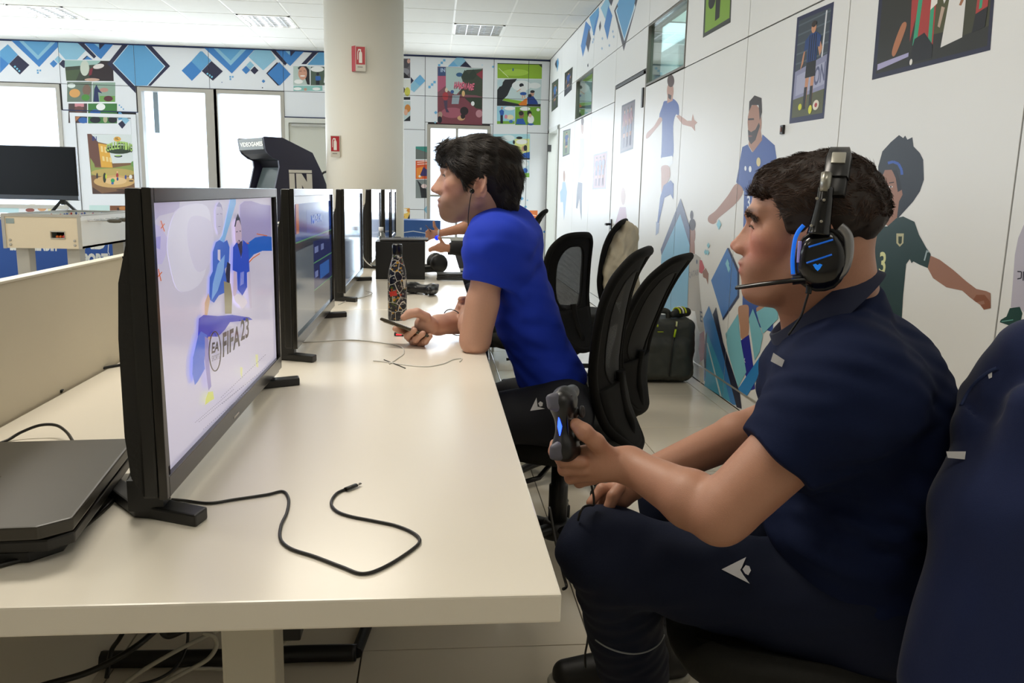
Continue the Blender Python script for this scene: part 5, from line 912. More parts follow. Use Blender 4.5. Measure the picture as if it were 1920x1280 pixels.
ctrl = [drop(fr[0] - dirb * .02, .0), drop(fr[0] - dirb * .02, .62), fr[0] - dirb * .22 + np.array([0, 0, -.12]), fr[0] - dirb * .22]
outline = out[:-1] + back + ctrl[:1] + ctrl[1:2] + ctrl[2:] + fr[:-1]
for k in (0, 1): MB().prism([p + wv * (k * .95) for p in outline], wv * .05, bev=.003).build('side_panel', m_ar, t, True)
scr = [fr[0] + dirb * .05, fr[1] + dirb * .06, fr[2] + dirb * .10, fr[3] + dirb * .06, fr[4] + dirb * .02, fr[5] + dirb * .01, fr[6], out[0] + dirb * .015, out[2] + np.array([0, 0, -.01]), out[3] - dirb * .02, out[4] - dirb * .02, back[0] - dirb * .02, back[2] - dirb * .02, drop(fr[0] + dirb * .02, 0)]
MB().prism([p + wv * .04 for p in scr], wv * .92).build('cabinet_body', mat('#17171F', .5), t, True)
qd = [fr[0] + dirb * .045 + wv * .1, fr[2] + dirb * .09 + wv * .1, fr[2] + dirb * .09 + wv * .9, fr[0] + dirb * .045 + wv * .9]; MB().prism(qd, -dirb * .01).build('screen', mat('#5F6A6C', .15), t, True)
mq = [fr[6] + wv * .05 - dirb * .004, out[0] + wv * .05 - dirb * .002, out[0] + wv * .95 - dirb * .002, fr[6] + wv * .95 - dirb * .004]; MB().prism(mq, dirb * .012).build('marquee', mat('#7E8480', .4, emit=.12), t, True)
fm_ = lambda u, v: mq[1] * (1 - u) * (1 - v) + mq[2] * u * (1 - v) + mq[0] * (1 - u) * v + mq[3] * u * v
A = Art(lambda x, y: fm_(1 - x, y), -dirb, .4, emit=.25, z0=.003); A.text('#EDEDE6', 'VIDEOGAMES', [(.06, .32), (1.0, .32), (1.0, .72), (.06, .72)], ext=.04); A.build('marquee_lettering', t)
A = Art(lambda x, y: ap(x, y), -nrm, .4, z0=.004)
A.poly('#D5D3CC', [(717, 556), (1025, 562), (1027, 600), (720, 596)]); A.poly('#D5D3CC', [(722, 604), (795, 606), (808, 900), (735, 898)]); A.poly('#D5D3CC', [(815, 606), (890, 608), (962, 720), (955, 610), (1027, 612), (1040, 905), (972, 903), (895, 760), (900, 902), (826, 900)]); A.build('side_lettering', t)
cpn = [ctrl[3] + wv * .05, fr[0] + wv * .05, fr[0] + wv * .95, ctrl[3] + wv * .95]; MB().prism(cpn, (0, 0, -.05)).build('control_panel', m_ar, t, True)
hk = MB().tube(smoothpath([aP(440 + x / 7.11, 240 + y / 7.11, P0 + wv * .3, nrm) for x, y in ((1165, 615), (1190, 592), (1230, 583), (1285, 600), (1310, 640))], 6), .012, 8); hk.build('back_cable', m_blk, t, True)
# ---- fire extinguisher signs on the column
def sign(px0, py0, px1, py1, Y, label, side):
    c = aY((px0 + px1) / 2, (py0 + py1) / 2, Y); w = (px1 - px0) / 1540 * Y; h = (py1 - py0) / 1540 * Y
    t = empty('extinguisher_sign', tuple(c), 0, label, 'sign', 'fire extinguisher signs on the column')
    MB().b2((c[0] - w / 2, c[1], c[2] - h / 2), (c[0] + w / 2, c[1] + .03, c[2] + h / 2), bev=.003).build('sign_box', mat('#D8D3C8', .4), t, True)
    A = Art(lambda x, y: (c[0] - w / 2 + x * w, c[1], c[2] + h / 2 - y * h), (0, -1, 0), .35)
    A.rect('#B5202E', .06, .04, .94, .74); A.poly('#F2EEE8', [(.38, .24), (.62, .24), (.66, .32), (.66, .68), (.34, .68), (.34, .32)]); A.rect('#F2EEE8', .45, .14, .56, .24); A.line('#F2EEE8', [(.50, .16), (.30, .16), (.22, .28), (.22, .55)], .06); A.rect('#8E8A82', .2, .82, .7, .86); A.build('pictogram', t)
    if side: MB().prism([(c[0] - w / 2, c[1], c[2] - h / 2), (c[0] - w / 2 - .04, c[1] + .05, c[2] - h / 2), (c[0] - w / 2 - .04, c[1] + .05, c[2] + h / 2), (c[0] - w / 2, c[1], c[2] + h / 2)], (.01, .01, 0)).build('side_face', mat('#B5202E', .35), t, True)
sign(667, 88, 685, 131, 8.34, 'upper fire extinguisher sign, in the middle of the column', True)
sign(620, 255, 637, 293, 8.43, 'lower fire extinguisher sign, at the left edge of the column', False)
# ================================================================== SOFT FORMS (signed-distance modelling -> one continuous mesh)
A3 = lambda *v: np.array(v, float)
class Sdf:
    def __init__(s): s.p = []; s.disp = None; s.amp = 0.0; s.B = []
    def cone(s, a, b, ra, rb, k=.02, n=None, sc=1.0, cut=None, op='+'):
        a, b = np.array(a, float), np.array(b, float); s.p.append(('c', a, b, ra, rb, k, None if n is None else _n(np.array(n, float)), sc, cut, op))
        if op == '+': m = max(ra, rb) * max(1, sc); s.B.append((np.minimum(a, b) - m, np.maximum(a, b) + m))
        return s
    def chain(s, pts, rs, k=.012, **kw):
        for i in range(len(pts) - 1): s.cone(pts[i], pts[i + 1], rs[i], rs[i + 1], k, **kw)
        return s
    def ell(s, c, r, ax=None, k=.02, op='+'):
        c = np.array(c, float); r = np.array(r, float); ax = np.eye(3) if ax is None else np.array(ax, float); s.p.append(('e', c, r, ax, k, op))
        if op == '+': m = r.max(); s.B.append((c - m, c + m))
        return s
    def box(s, c, h, ax=None, rd=.01, k=.01, op='+'):
        c = np.array(c, float); h = np.array(h, float); ax = np.eye(3) if ax is None else np.array(ax, float); s.p.append(('b', c, h, ax, rd, k, op))
        if op == '+': m = np.linalg.norm(h); s.B.append((c - m, c + m))
        return s
    def cutp(s, pt, n, k=.004): s.p.append(('p', np.array(pt, float), _n(np.array(n, float)), k)); return s
    def __call__(s, P):
        d = np.full(len(P), 1.0)
        for q in s.p:
            if q[0] == 'c':
                _, a, b, ra, rb, k, n, sc, cut, op = q; ab = b - a; X = P - a
                if n is not None: X = X + np.outer(X @ n, n) * (1 / sc - 1); ab = ab + n * (ab @ n) * (1 / sc - 1)
                t = np.clip(X @ ab / max(ab @ ab, 1e-9), 0, 1); v = np.sqrt(((X - t[:, None] * ab) ** 2).sum(1)) - (ra + (rb - ra) * t)
                if cut is not None:
                    e = (P - cut[0]) @ cut[1]; h = np.clip(.5 + .5 * (v - e) / .004, 0, 1); v = e * (1 - h) + v * h + .004 * h * (1 - h)
            elif q[0] == 'f': v = q[1](P); k, op = q[2], q[3]
            elif q[0] == 'e':
                _, c, r, ax, k, op = q; X = (P - c) @ ax.T; k0 = np.sqrt(((X / r) ** 2).sum(1)) + 1e-9; k1 = np.sqrt(((X / r ** 2) ** 2).sum(1)) + 1e-9; v = k0 * (k0 - 1) / k1
            elif q[0] == 'b':
                _, c, hh, ax, rd, k, op = q; X = np.abs((P - c) @ ax.T) - (hh - rd); v = np.sqrt((np.maximum(X, 0) ** 2).sum(1)) + np.minimum(X.max(1), 0) - rd
            else:
                _, pt, n, k = q; v = (P - pt) @ n; h = np.clip(.5 + .5 * (d - v) / k, 0, 1); d = v * (1 - h) + d * h + k * h * (1 - h); continue
            if op == '+': h = np.clip(.5 + .5 * (v - d) / k, 0, 1); d = v * (1 - h) + d * h - k * h * (1 - h)
            else: v = -v; h = np.clip(.5 + .5 * (d - v) / k, 0, 1); d = v * (1 - h) + d * h + k * h * (1 - h)
        if s.disp is not None: d = d - s.disp(P)
        return d
    def mesh(s, h):
        lo = np.min([b[0] for b in s.B], 0) - .03; hi = np.max([b[1] for b in s.B], 0) + .03
        L = 4; S = h * 2 ** L; n = np.ceil((hi - lo) / S).astype(int); I = np.stack(np.meshgrid(*[np.arange(v) for v in n], indexing='ij'), -1).reshape(-1, 3)
        for l in range(L, -1, -1):
            S = h * 2 ** l; d = s(lo + (I + .5) * S); I = I[np.abs(d) < S * 1.25 + s.amp + .002]
            if l > 0: I = (I[:, None, :] * 2 + np.array([[i, j, k] for i in (0, 1) for j in (0, 1) for k in (0, 1)])[None]).reshape(-1, 3)
        N = int(I.max()) + 3; key = lambda J: (J[..., 0] * N + J[..., 1]) * N + J[..., 2]
        off = np.array([[i, j, k] for i in (0, 1) for j in (0, 1) for k in (0, 1)]); Ck = key(I[:, None, :] + off[None]); U, inv = np.unique(Ck, return_inverse=True); inv = inv.reshape(Ck.shape)
        G = np.stack([U // (N * N), (U // N) % N, U % N], -1); D = s(lo + G * h); V8 = D[inv]; sg = V8 < 0; mix = sg.any(1) & ~sg.all(1); I, V8, sg = I[mix], V8[mix], sg[mix]
        acc = np.zeros((len(I), 3)); cnt = np.zeros(len(I)); E = [(a, b) for a in range(8) for b in range(a + 1, 8) if np.abs(off[a] - off[b]).sum() == 1]
        for a, b in E:
            m = sg[:, a] != sg[:, b]; t = V8[:, a] / np.where(m, V8[:, a] - V8[:, b], 1); acc[m] += (off[a] + (off[b] - off[a]) * t[:, None])[m]; cnt += m
        P = lo + (I + acc / cnt[:, None]) * h; ck = key(I); od = np.argsort(ck); cs = ck[od]; Fs = []
        def look(J): k = key(J); i = np.searchsorted(cs, k); i = np.clip(i, 0, len(cs) - 1); ok = cs[i] == k; return od[i], ok
        for ax in range(3):
            e = [4, 2, 1][ax]; m = sg[:, 0] != sg[:, e]; J = I[m]; s0 = sg[m, 0]; u, v = np.eye(3, dtype=int)[(ax + 1) % 3], np.eye(3, dtype=int)[(ax + 2) % 3]
            a, _ = look(J); b, o1 = look(J - u); c, o2 = look(J - u - v); d_, o3 = look(J - v); ok = o1 & o2 & o3; q = np.stack([a, b, c, d_], 1)[ok]; s0 = s0[ok]; q[~s0] = q[~s0][:, ::-1]; Fs.append(q)
        return P, np.concatenate(Fs)
def fold(freq, amp, seed, stretch=(1, 1, 1), n=5):
    r = np.random.default_rng(seed); K = r.normal(size=(n, 3)) * freq * np.array(stretch); Q = r.normal(size=(n, 3)) * freq * .6; ph = r.uniform(0, 6.28, (n, 2))
    def f(P):
        o = np.zeros(len(P))
        for i in range(n): o += np.sin(P @ K[i] + ph[i, 0] + 1.6 * np.sin(P @ Q[i] + ph[i, 1]))
        return o * amp / n * 1.5
    return f
def emit_mesh(name, sdf, h, m, parent, tone=None):
    P, Fq = sdf.mesh(h); o = from_np(name, P, Fq, m, parent, True, True)
    if tone is not None:
        c = np.ones((len(P), 4)); c[:, :3] = tone(P); at = o.data.color_attributes.new('tone', 'FLOAT_COLOR', 'POINT'); at.data.foreach_set('color', c.reshape(-1))
    return o, P, Fq
def normals(P, Fq):
    N = np.zeros_like(P); a, b, c, d = (P[Fq[:, i]] for i in range(4)); n = np.cross(c - a, d - b)
    for i in range(4): np.add.at(N, Fq[:, i], n)
    return N / (np.linalg.norm(N, axis=1, keepdims=True) + 1e-12)
def strands(name, P, N, idx, dirf, length, r0, m, parent, seg=5, lift=.25, curl=0.0, seed=3, clump=.6):
    """tapered hair locks laid along the comb direction over the hair surface"""
    rg = np.random.default_rng(seed); p = P[idx] - N[idx] * .002; nn = N[idx]; n = len(idx); Ls = length * rg.uniform(.6, 1.25, n); pts = [p]; ph = rg.uniform(0, 6.28, n); jit = rg.normal(size=(n, 3)) * .13
    cl = [fold(55, 1.0, seed + 40 + j) for j in range(3)]
    for k in range(seg):
        d = dirf(p) + jit + clump * np.stack([c(p) for c in cl], 1); d = d - (d * nn).sum(1)[:, None] * nn; d /= np.linalg.norm(d, axis=1)[:, None] + 1e-9
        s = np.cross(nn, d); w = np.sin(ph + k * .9)[:, None] * curl; st = d * (1 - 0 * k) + nn * (lift * (1 - 1.5 * k / seg)) + s * w; st /= np.linalg.norm(st, axis=1)[:, None]
        p = p + st * (Ls / seg)[:, None]; pts.append(p)
    pts = np.stack(pts, 1); rad = r0 * rg.uniform(.7, 1.3, n); V = []; Fs = []
    T = np.gradient(pts, axis=1); T /= np.linalg.norm(T, axis=2, keepdims=True) + 1e-9; Aa = np.cross(T, nn[:, None, :]); Aa /= np.linalg.norm(Aa, axis=2, keepdims=True) + 1e-9; Bb = np.cross(T, Aa)
    prof = np.linspace(1, .08, seg + 1) ** .7
    for j, (ca, sa) in enumerate(((1, 0), (-.5, .87), (-.5, -.87))): V.append(pts + (Aa * ca * 1.5 + Bb * sa * .8) * (rad[:, None] * prof)[:, :, None])
    V = np.stack(V, 2)    # n, seg+1, 3, 3
    base = (np.arange(n) * (seg + 1) * 3)[:, None]
    for k in range(seg):
        for j in range(3): j2 = (j + 1) % 3; Fs.append(base + np.array([[k * 3 + j, k * 3 + j2, (k + 1) * 3 + j2, (k + 1) * 3 + j]]))
    return from_np(name, V.reshape(-1, 3), np.concatenate(Fs), m, parent, True, True)

# ---- head
class Head:
    def __init__(s, o, yaw_f, sc, pitch=0.0):
        f = _n(A3(*yaw_f)); l = np.cross(A3(0, 0, 1), f); u = A3(0, 0, 1)
        f, u = f * math.cos(pitch) + u * math.sin(pitch), u * math.cos(pitch) - f * math.sin(pitch); s.o, s.f, s.l, s.u, s.s = np.array(o, float), f, _n(l), u, sc; s.ax = np.stack([s.f, s.l, s.u])
    def P(s, x, y, z): return s.o + s.s * (x * s.f + y * s.l + z * s.u)
    def L(s, P): return (P - s.o) @ s.ax.T / s.s
def head_prims(S, H_, nose=1.0, jaw=1.0, chin=0.0, lips=1.0, lid=1.0, zl=1.0):
    s = H_.s; H_.zl = zl; P_ = lambda x, y, z: H_.P(x, y, z * zl if z < -.015 and x > .04 else z)
    E = lambda c, r, k=.02, op='+': S.ell(P_(*c), np.array(r) * s, H_.ax, k * s, op); C = lambda a, b, ra, rb, k=.015, op='+', **kw: S.cone(P_(*a), P_(*b), ra * s, rb * s, k * s, op=op, **kw)
    E((-.014, 0, .032), (.090, .075, .075)); E((.034, 0, .034), (.057, .062, .056)); E((.040, 0, -.030), (.050, .055, .070))
    for y in (-1, 1):
        C((-.006, y * .050, -.045), (.052, y * .020, -.098 - chin), .020, .018 * jaw); C((.0, y * .056, -.01), (-.004, y * .052, -.062), .018, .019)
        E((.058, y * .040, -.022), (.026, .022, .022), .02); C((.074, y * .040, .020), (.090, y * .014, .015), .009, .010, .014); E((.064, y * .030, -.06), (.022, .020, .022), .02)
    E((.076, 0, -.101 - chin), (.021, .024, .019), .02); E((.068, 0, -.082), (.023, .026, .018), .02); E((.080, 0, -.066), (.020, .030, .026), .018); C((.0, 0, -.085), (.055, 0, -.100 - chin), .024, .018, .03)
    for y in (-1, 1): E((.094, y * .034, .001), (.012, .016, .0095), .010, '-')
    nz_z = [-.052, -.047, -.043, -.036, -.030, -.014, .006, .016]; nz_x = [.090, .099, .1125 * nose, .1185 * nose, .1170 * nose, .1055 * nose, .0945, .0905]
    def nosef(P):
        l = H_.L(P); l[:, 2] = np.where(l[:, 2] < -.015, np.maximum(l[:, 2] / zl, -.015 - (-.015 - l[:, 2]) / zl), l[:, 2]); xf = np.interp(l[:, 2], nz_z, nz_x) - .004; w = np.interp(l[:, 2], [-.05, -.036, -.015, .01], [.0065, .0058, .0030, .0045]); a = (l[:, 0] - xf); b = (np.abs(l[:, 1]) - w - .62 * np.maximum(xf - l[:, 0], 0)) * .82; c = np.maximum(l[:, 2] - .016, -.0475 - l[:, 2]); c = np.maximum(c, .06 - l[:, 0])
        d = np.sqrt(np.maximum(a, 0) ** 2 + np.maximum(b, 0) ** 2 + np.maximum(c, 0) ** 2) + np.minimum(np.maximum(np.maximum(a, b), c), 0); return (d - .0035) * s
    S.p.append(('f', nosef, .010 * s, '+')); E((.1100 * nose, 0, -.0360), (.0092, .0100, .0080), .006)
    for y in (-1, 1): E((.101, y * .012, -.041), (.012, .0075, .0075), .006)
    for y in (-1, 1): E((.104, y * .0070, -.0490), (.006, .0032, .0032), .002, '-')
    E((.0955, 0, -.0615), (.010 * lips, .022, .0058), .005); E((.093, 0, -.0745), (.0105 * lips, .019, .0062), .006); C((.106, -.020, -.0680), (.106, .020, -.0680), .0022, .0022, .003, '-')
    for y in (-1, 1):   # lids round the eyeball
        S.ell(H_.P(.0745, y * .031, -.001), np.array([.0145, .0160, .0138]) * s, H_.ax, .004 * s); S.ell(H_.P(.0885, y * .0315, -.0015 - .002 * (lid < .5)), np.array([.009, .0125, .0046 * lid]) * s, H_.ax, .0015 * s, '-'); S.cone(H_.P(.0855, y * .020, .0075), H_.P(.0800, y * .043, .0065), .0022 * s, .0022 * s, .003 * s)
    for y in (-1, 1):   # ears
        ea = np.stack([_n(H_.f * .96 + H_.u * -.2 + H_.l * -y * .3), _n(H_.l * y * .95 + H_.f * .3), _n(H_.u * .98 + H_.f * -.2)])
        S.ell(H_.P(-.014, y * .079, -.024), np.array([.018, .0065, .031]) * s, ea, .006 * s); S.ell(H_.P(-.009, y * .088, -.020), np.array([.0115, .0085, .021]) * s, ea, .003 * s, '-'); S.ell(H_.P(-.006, y * .080, -.048), np.array([.009, .005, .010]) * s, ea, .005 * s)
        ey = H_.P(-.014, y * .0835, -.022); hx = [ey + s * (ea[0] * .0150 * math.cos(a) + ea[2] * .0275 * math.sin(a) + ea[1] * .0015) for a in [math.radians(v) for v in range(-60, 231, 29)]]
        S.chain(hx, [.0034 * s] * len(hx), .0025 * s); hx = [ey + s * (ea[0] * .0075 * math.cos(a) + ea[2] * .0165 * math.sin(a)) for a in [math.radians(v) for v in range(60, 260, 40)]]; S.chain(hx, [.0026 * s] * len(hx), .0025 * s)
        S.cone(H_.P(-.016, y * .081, -.01), H_.P(-.004, y * .080, -.03), .0025 * s, .003 * s, .003 * s)
def eyes(H_, parent, iris='#4A6070'):
    for y in (-1, 1):
        c = H_.P(.0745, y * .031, -.001); r = .0128 * H_.s; e = MB().lathe([(r * math.sin(math.pi * i / 12), -r * math.cos(math.pi * i / 12)) for i in range(13)], c, 20, H_.f).build('eye', mat('#A89E96', .2, spec=.5), parent, True)
        g = _n(H_.f * .98 + H_.u * -.02); MB().lathe([(.0001, r + .0004), (.0066 * H_.s, r * .87)], c, 18, g).build('iris', mat(iris, .1), e, True); MB().lathe([(.0001, r + .0007), (.0026 * H_.s, r * .985)], c, 14, g).build('pupil', mat('#08080A', .1), e, True)
def brows(H_, parent, m, seed, droop=0.0, bz=0.0, sl=0.0):
    for y in (-1, 1):
        MB().tube(smoothpath([H_.P(.0905, y * .0200, -.001 - droop), H_.P(.0905, y * .027, .0015 - droop), H_.P(.0885, y * .035, .0008 - droop), H_.P(.0825, y * .0435, -.0035 - droop)], 4), .0011, 5).build('eyelashes', m, parent, True)
    rg = np.random.default_rng(seed); b = MB()
    for y in (-1, 1):
        for i in range(210):
            t = rg.uniform(0, 1); p = H_.P(.094 - .018 * t ** 1.6, y * (.012 + .034 * t), .0195 + .004 * math.sin(t * 2.4) + bz - sl * t + rg.normal() * .0022); d = H_.l * y * .8 - H_.f * .25 * t + H_.u * (.45 - .8 * t) + rg.normal(size=3) * .15
            o = H_.f * .0025; b.tube([p + o, p + o * 1.6 + _n(d) * .005 * H_.s, p + o + _n(d) * .011 * H_.s], lambda u: .0006 * (1.2 - u), 3)
    b.build('eyebrows', m, parent, True)
def skin_tone(H_, base, stub=.5, stubc='#6E5240', red='#C06A5A', lipc='#A85A50'):
    B = np.array(lin(base)); Rd = np.array(lin(red)); Lp = np.array(lin(lipc)); Sb = np.array(lin(stubc))
    g = lambda l, c, r: np.exp(-(((l - np.array(c)) / np.array(r)) ** 2).sum(1))
    def f(P):
        l = H_.L(P); z_l = np.where((l[:, 2] < -.015) & (l[:, 0] > .04), l[:, 2] / H_.zl, l[:, 2]); la = np.stack([l[:, 0], np.abs(l[:, 1]), z_l], 1); c = np.tile(B, (len(P), 1))
        def mixin(w, k): nonlocal c; w = np.clip(w, 0, 1)[:, None]; c = c * (1 - w) + k * w
        mixin(.55 * g(la, (.075, .045, -.035), (.04, .03, .025)), Rd); mixin(.5 * g(la, (.118, 0, -.036), (.02, .014, .012)), Rd); mixin(.45 * g(la, (-.012, .084, -.025), (.02, .015, .035)), Rd)
        st = 1 / (1 + np.exp((z_l - np.interp(l[:, 0], [-.01, .03, .06], [-.012, -.036, -.052])) / .008)) * 1 / (1 + np.exp(-(l[:, 0] - .0) / .008)) * (l[:, 2] > -.14); mu = g(la, (.1, 0, -.053), (.02, .026, .006)); mixin(stub * np.maximum(st * .75, mu), Sb)
        mixin(1.3 * (g(la, (.104, 0, -.0635), (.014, .019, .0045)) + g(la, (.102, 0, -.0738), (.014, .017, .0055))), Lp); mixin(.35 * g(la, (.088, .031, -.012), (.012, .018, .008)), Rd * .8)
        mixin(.9 * g(la, (.088, .028, .0215), (.03, .022, .0042)), np.array(lin('#4A3426')))
        return c
    return f
def hair_cap(H_, zx, zz, t_side, t_top, extra=(), disp=None, amp=.002, k=.010):
    S = Sdf(); s = H_.s
    class Cap(Sdf):
        def __call__(q, P):
            l = H_.L(P); c = A3(-.014, 0, .032); r = A3(.090, .075, .075); w = np.clip((l[:, 2] - .01) / .08, 0, 1); w = w * w * (3 - 2 * w); th = t_side + (t_top - t_side) * w
            def el(c, r): X = l - c; rr = r + th[:, None]; k0 = np.sqrt(((X / rr) ** 2).sum(1)) + 1e-9; k1 = np.sqrt(((X / rr ** 2) ** 2).sum(1)) + 1e-9; return k0 * (k0 - 1) / k1
            d = el(c, r); d2 = el(A3(.034, 0, .034), A3(.057, .062, .056)); h = np.clip(.5 + .5 * (d2 - d) / .02, 0, 1); d = d2 * (1 - h) + d * h - .02 * h * (1 - h)
            for ce, re, kk in extra:
                X = l - np.array(ce); k0 = np.sqrt(((X / np.array(re)) ** 2).sum(1)) + 1e-9; k1 = np.sqrt(((X / np.array(re) ** 2) ** 2).sum(1)) + 1e-9; v = k0 * (k0 - 1) / k1; h = np.clip(.5 + .5 * (v - d) / kk, 0, 1); d = v * (1 - h) + d * h - kk * h * (1 - h)
            cut = (np.interp(l[:, 0], zx, zz) - l[:, 2]) * .75; h = np.clip(.5 + .5 * (d - cut) / k, 0, 1); d = cut * (1 - h) + d * h + k * h * (1 - h)
            if disp is not None: d = d - disp(P) / s
            return d * s
    C_ = Cap(); C_.B = [(H_.o - .19 * s, H_.o + .19 * s)]; C_.amp = amp + .004; return C_
def decal(name, pts, m, trees, parent, off=.0016, sub=3):
    """flat motif laid on a garment: the outline is cast onto the cloth surface"""
    bm = bmesh.new(); f = bm.faces.new([bm.verts.new((x / 100, y / 100, 0)) for x, y in pts]); bmesh.ops.triangulate(bm, faces=[f])
    for _ in range(sub): bmesh.ops.subdivide_edges(bm, edges=bm.edges[:], cuts=1, use_grid_fill=True)
    hits = []; dirs = []
    for v in bm.verts:
        d = Vector(ray(v.co.x * 100, v.co.y * 100)).normalized(); best = None; dirs.append(d)
        for T in trees:
            h = T.ray_cast(Vector(C0), d)
            if h[0] is not None and (best is None or h[3] < best[3]): best = h
        hits.append(best[3] if best else None)
    ok = [h for h in hits if h]; mean = sum(ok) / max(1, len(ok)) if ok else 1.3
    if sub == 0: hits = [min(ok) if ok else 1.3] * len(hits)
    for v, h, d in zip(bm.verts, hits, dirs): v.co = Vector(C0) + d * ((h or mean) - off)
    me = bpy.data.meshes.new(name); bm.to_mesh(me); bm.free(); me.materials.append(m); return link(name, me, parent, True)
def surf_path(pts, trees, off=.0015, default=1.3):
    out = []
    for x, y in pts:
        d = Vector(ray(x, y)).normalized(); best = None
        for T in trees:
            h = T.ray_cast(Vector(C0), d)
            if h[0] is not None and (best is None or h[3] < best[3]): best = h
        out.append((best[0] - d * off) if best else Vector(C0) + d * default)
    return out
def tree(P, Fq): return BVHTree.FromPolygons(P.tolist(), Fq.tolist())
def finger(S, pts, r, k=.006): S.chain(pts, [r * 1.08, r, r * .95, r * .82][:len(pts)] if len(pts) <= 4 else [r] * len(pts), k)
# ================================================================== PEOPLE
def polyring(H_c, a1, a2, n, r1, r2, z0, z1, flare=0.0, th=.004, N=40):
    b = MB(); rs = []
    for (rr, zz) in ((1.0 + flare, z0), (1.0, z1), (1.0 - th / r1, z1), (1.0 + flare - th / r1, z0)):
        rs.append([H_c + a1 * r1 * rr * math.cos(t) + a2 * r2 * rr * math.sin(t) + n * zz for t in [2 * math.pi * i / N for i in range(N)]])
    rs.append(rs[0]); b.loft(rs, caps=False); return b
J = aY
# ------------------------------------------------ player with the headset (foreground)
t1 = empty('person', tuple(aY(1600, 1110, 1.37)), 0, 'person in navy polo shirt wearing a headset, holding a game controller, foreground right', 'person')
f1 = _n(A3(-.927, .375, 0)); l1 = np.cross(A3(0, 0, 1), f1)
hc = aY(1521, 423, 1.36); rdir = _n(A3(hc[0], hc[1], 0)); H1 = Head(hc, (-rdir[1], rdir[0], 0), 1.10, 0.0)
S = Sdf(); head_prims(S, H1, nose=1.0, jaw=1.15, chin=.004, lid=.45)
Sl = J(1595, 728, 1.215); Sr = Sl - l1 * .37; El = J(1350, 966, 1.215); Wl = J(1180, 872, 1.385); Er = J(1462, 782, 1.60); Wr = J(1192, 900, 1.50)
nb = (Sl + Sr) / 2 + A3(0, 0, .05)
S.cone(H1.P(-.028, 0, -.04), nb + f1 * .010, .064, .076, .03); S.cone(H1.P(-.045, 0, -.03), nb - f1 * .0 + A3(0, 0, .03), .044, .055, .03); S.cone(H1.P(.0, 0, -.075), nb + f1 * .045 + A3(0, 0, -.01), .052, .055, .03)
S.cone(Sl, Sr, .06, .06, .03); S.cone(nb - A3(0, 0, .08), J(1630, 1000, 1.37), .09, .09, .04, n=l1, sc=1.3)
def limb(S, a, e, w, ra, re, rf, rw): S.cone(a, e, ra, re, .015); m = e * .70 + w * .30; S.cone(e, m, re, rf, .015); S.cone(m, w, rf, rw, .015)
limb(S, Sl, El, Wl, .058, .046, .0475, .031); S.cone(Sl * .5 + El * .5, El * .9 + Sl * .1, .052, .046, .02)
limb(S, Sr, Er, Wr, .056, .044, .044, .030)
# left hand closed round the controller
pc = J(1112, 868, 1.385); S.cone(Wl, J(1130, 868, 1.385), .030, .029, .02); S.ell(pc, (.044, .020, .033), np.stack([_n(J(1070, 875, 1.38) - J(1160, 868, 1.385)), _n(A3(-.25, -.95, .1)), A3(.05, .1, .99)]), .015)
finger(S, [J(1092, 866, 1.37), J(1055, 863, 1.375), J(1040, 846, 1.395), J(1040, 832, 1.412)], .0112)
finger(S, [J(1094, 880, 1.375), J(1058, 880, 1.385), J(1052, 858, 1.42), J(1066, 845, 1.435)], .0110)
finger(S, [J(1102, 892, 1.385), J(1070, 896, 1.40), J(1062, 874, 1.435), J(1076, 862, 1.445)], .0105)
finger(S, [J(1114, 898, 1.395), J(1086, 904, 1.415), J(1078, 884, 1.44), J(1092, 874, 1.45)], .0095)
finger(S, [J(1140, 852, 1.375), J(1117, 828, 1.365), J(1096, 810, 1.362), J(1080, 796, 1.368)], .0142, .010)
# right hand resting between the knees
S.cone(Wr, J(1165, 925, 1.50), .028, .026, .02); S.ell(J(1152, 930, 1.50), (.032, .02, .026), None, .015)
for q, (a, b, c) in enumerate((((1150, 915), (1128, 916), (1108, 942)), ((1150, 925), (1130, 928), (1118, 950)), ((1155, 938), (1140, 940), (1130, 962)), ((1160, 948), (1150, 955), (1142, 972)))): finger(S, [J(*a, 1.50 + .018 * q), J(*b, 1.49 + .02 * q), J(*c, 1.48 + .02 * q)], .0098)
finger(S, [J(1160, 915, 1.47), J(1150, 930, 1.455), J(1142, 950, 1.45)], .0115)
tone1 = skin_tone(H1, '#BD8A70', .35, '#8A6450', '#C4685A', '#B26258')
m_skin1 = mat('#D09A80', .46, noise=.07, scale=260, bump=.12, bscale=700, sss=.06, vcol=True)
body1, P1, Q1 = emit_mesh('body', S, .0026, m_skin1, t1, tone1); eyes(H1, t1, '#5A6A72'); m_h1 = mat('#2C1D14', .6, c2='#1A110B', scale=60, noise=.1); brows(H1, t1, mat('#4A3222', .6), 4, .003, -.005, .009)
# hair
zx = [-.15, -.10, -.085, -.06, -.03, .0, .02, .033, .042, .055, .09, .12]; zz = [-.085, -.080, -.070, -.062, -.045, -.036, -.036, -.016, .016, .038, .046, .050]
C_ = hair_cap(H1, zx, zz, .006, .004, extra=(((.056, 0, .064), (.030, .050, .026), .02), ((-.015, 0, .078), (.06, .05, .026), .02)), disp=lambda P, a=fold(95, .0022, 5): a(P) + .001, amp=.004)
hair1, Ph, Qh = emit_mesh('hair', C_, .003, m_h1, t1); Nh = normals(Ph, Qh)
lh = H1.L(Ph); rg = np.random.default_rng(11); top = np.where(lh[:, 2] > .015)[0]; low = np.where(lh[:, 2] <= .015)[0]
dir1 = lambda p: (H1.L(p)[:, [0]] * 6) * H1.f[None] + H1.f[None] * .5 + H1.u[None] * .1 + np.sign(H1.L(p)[:, [1]]) * H1.l[None] * .5
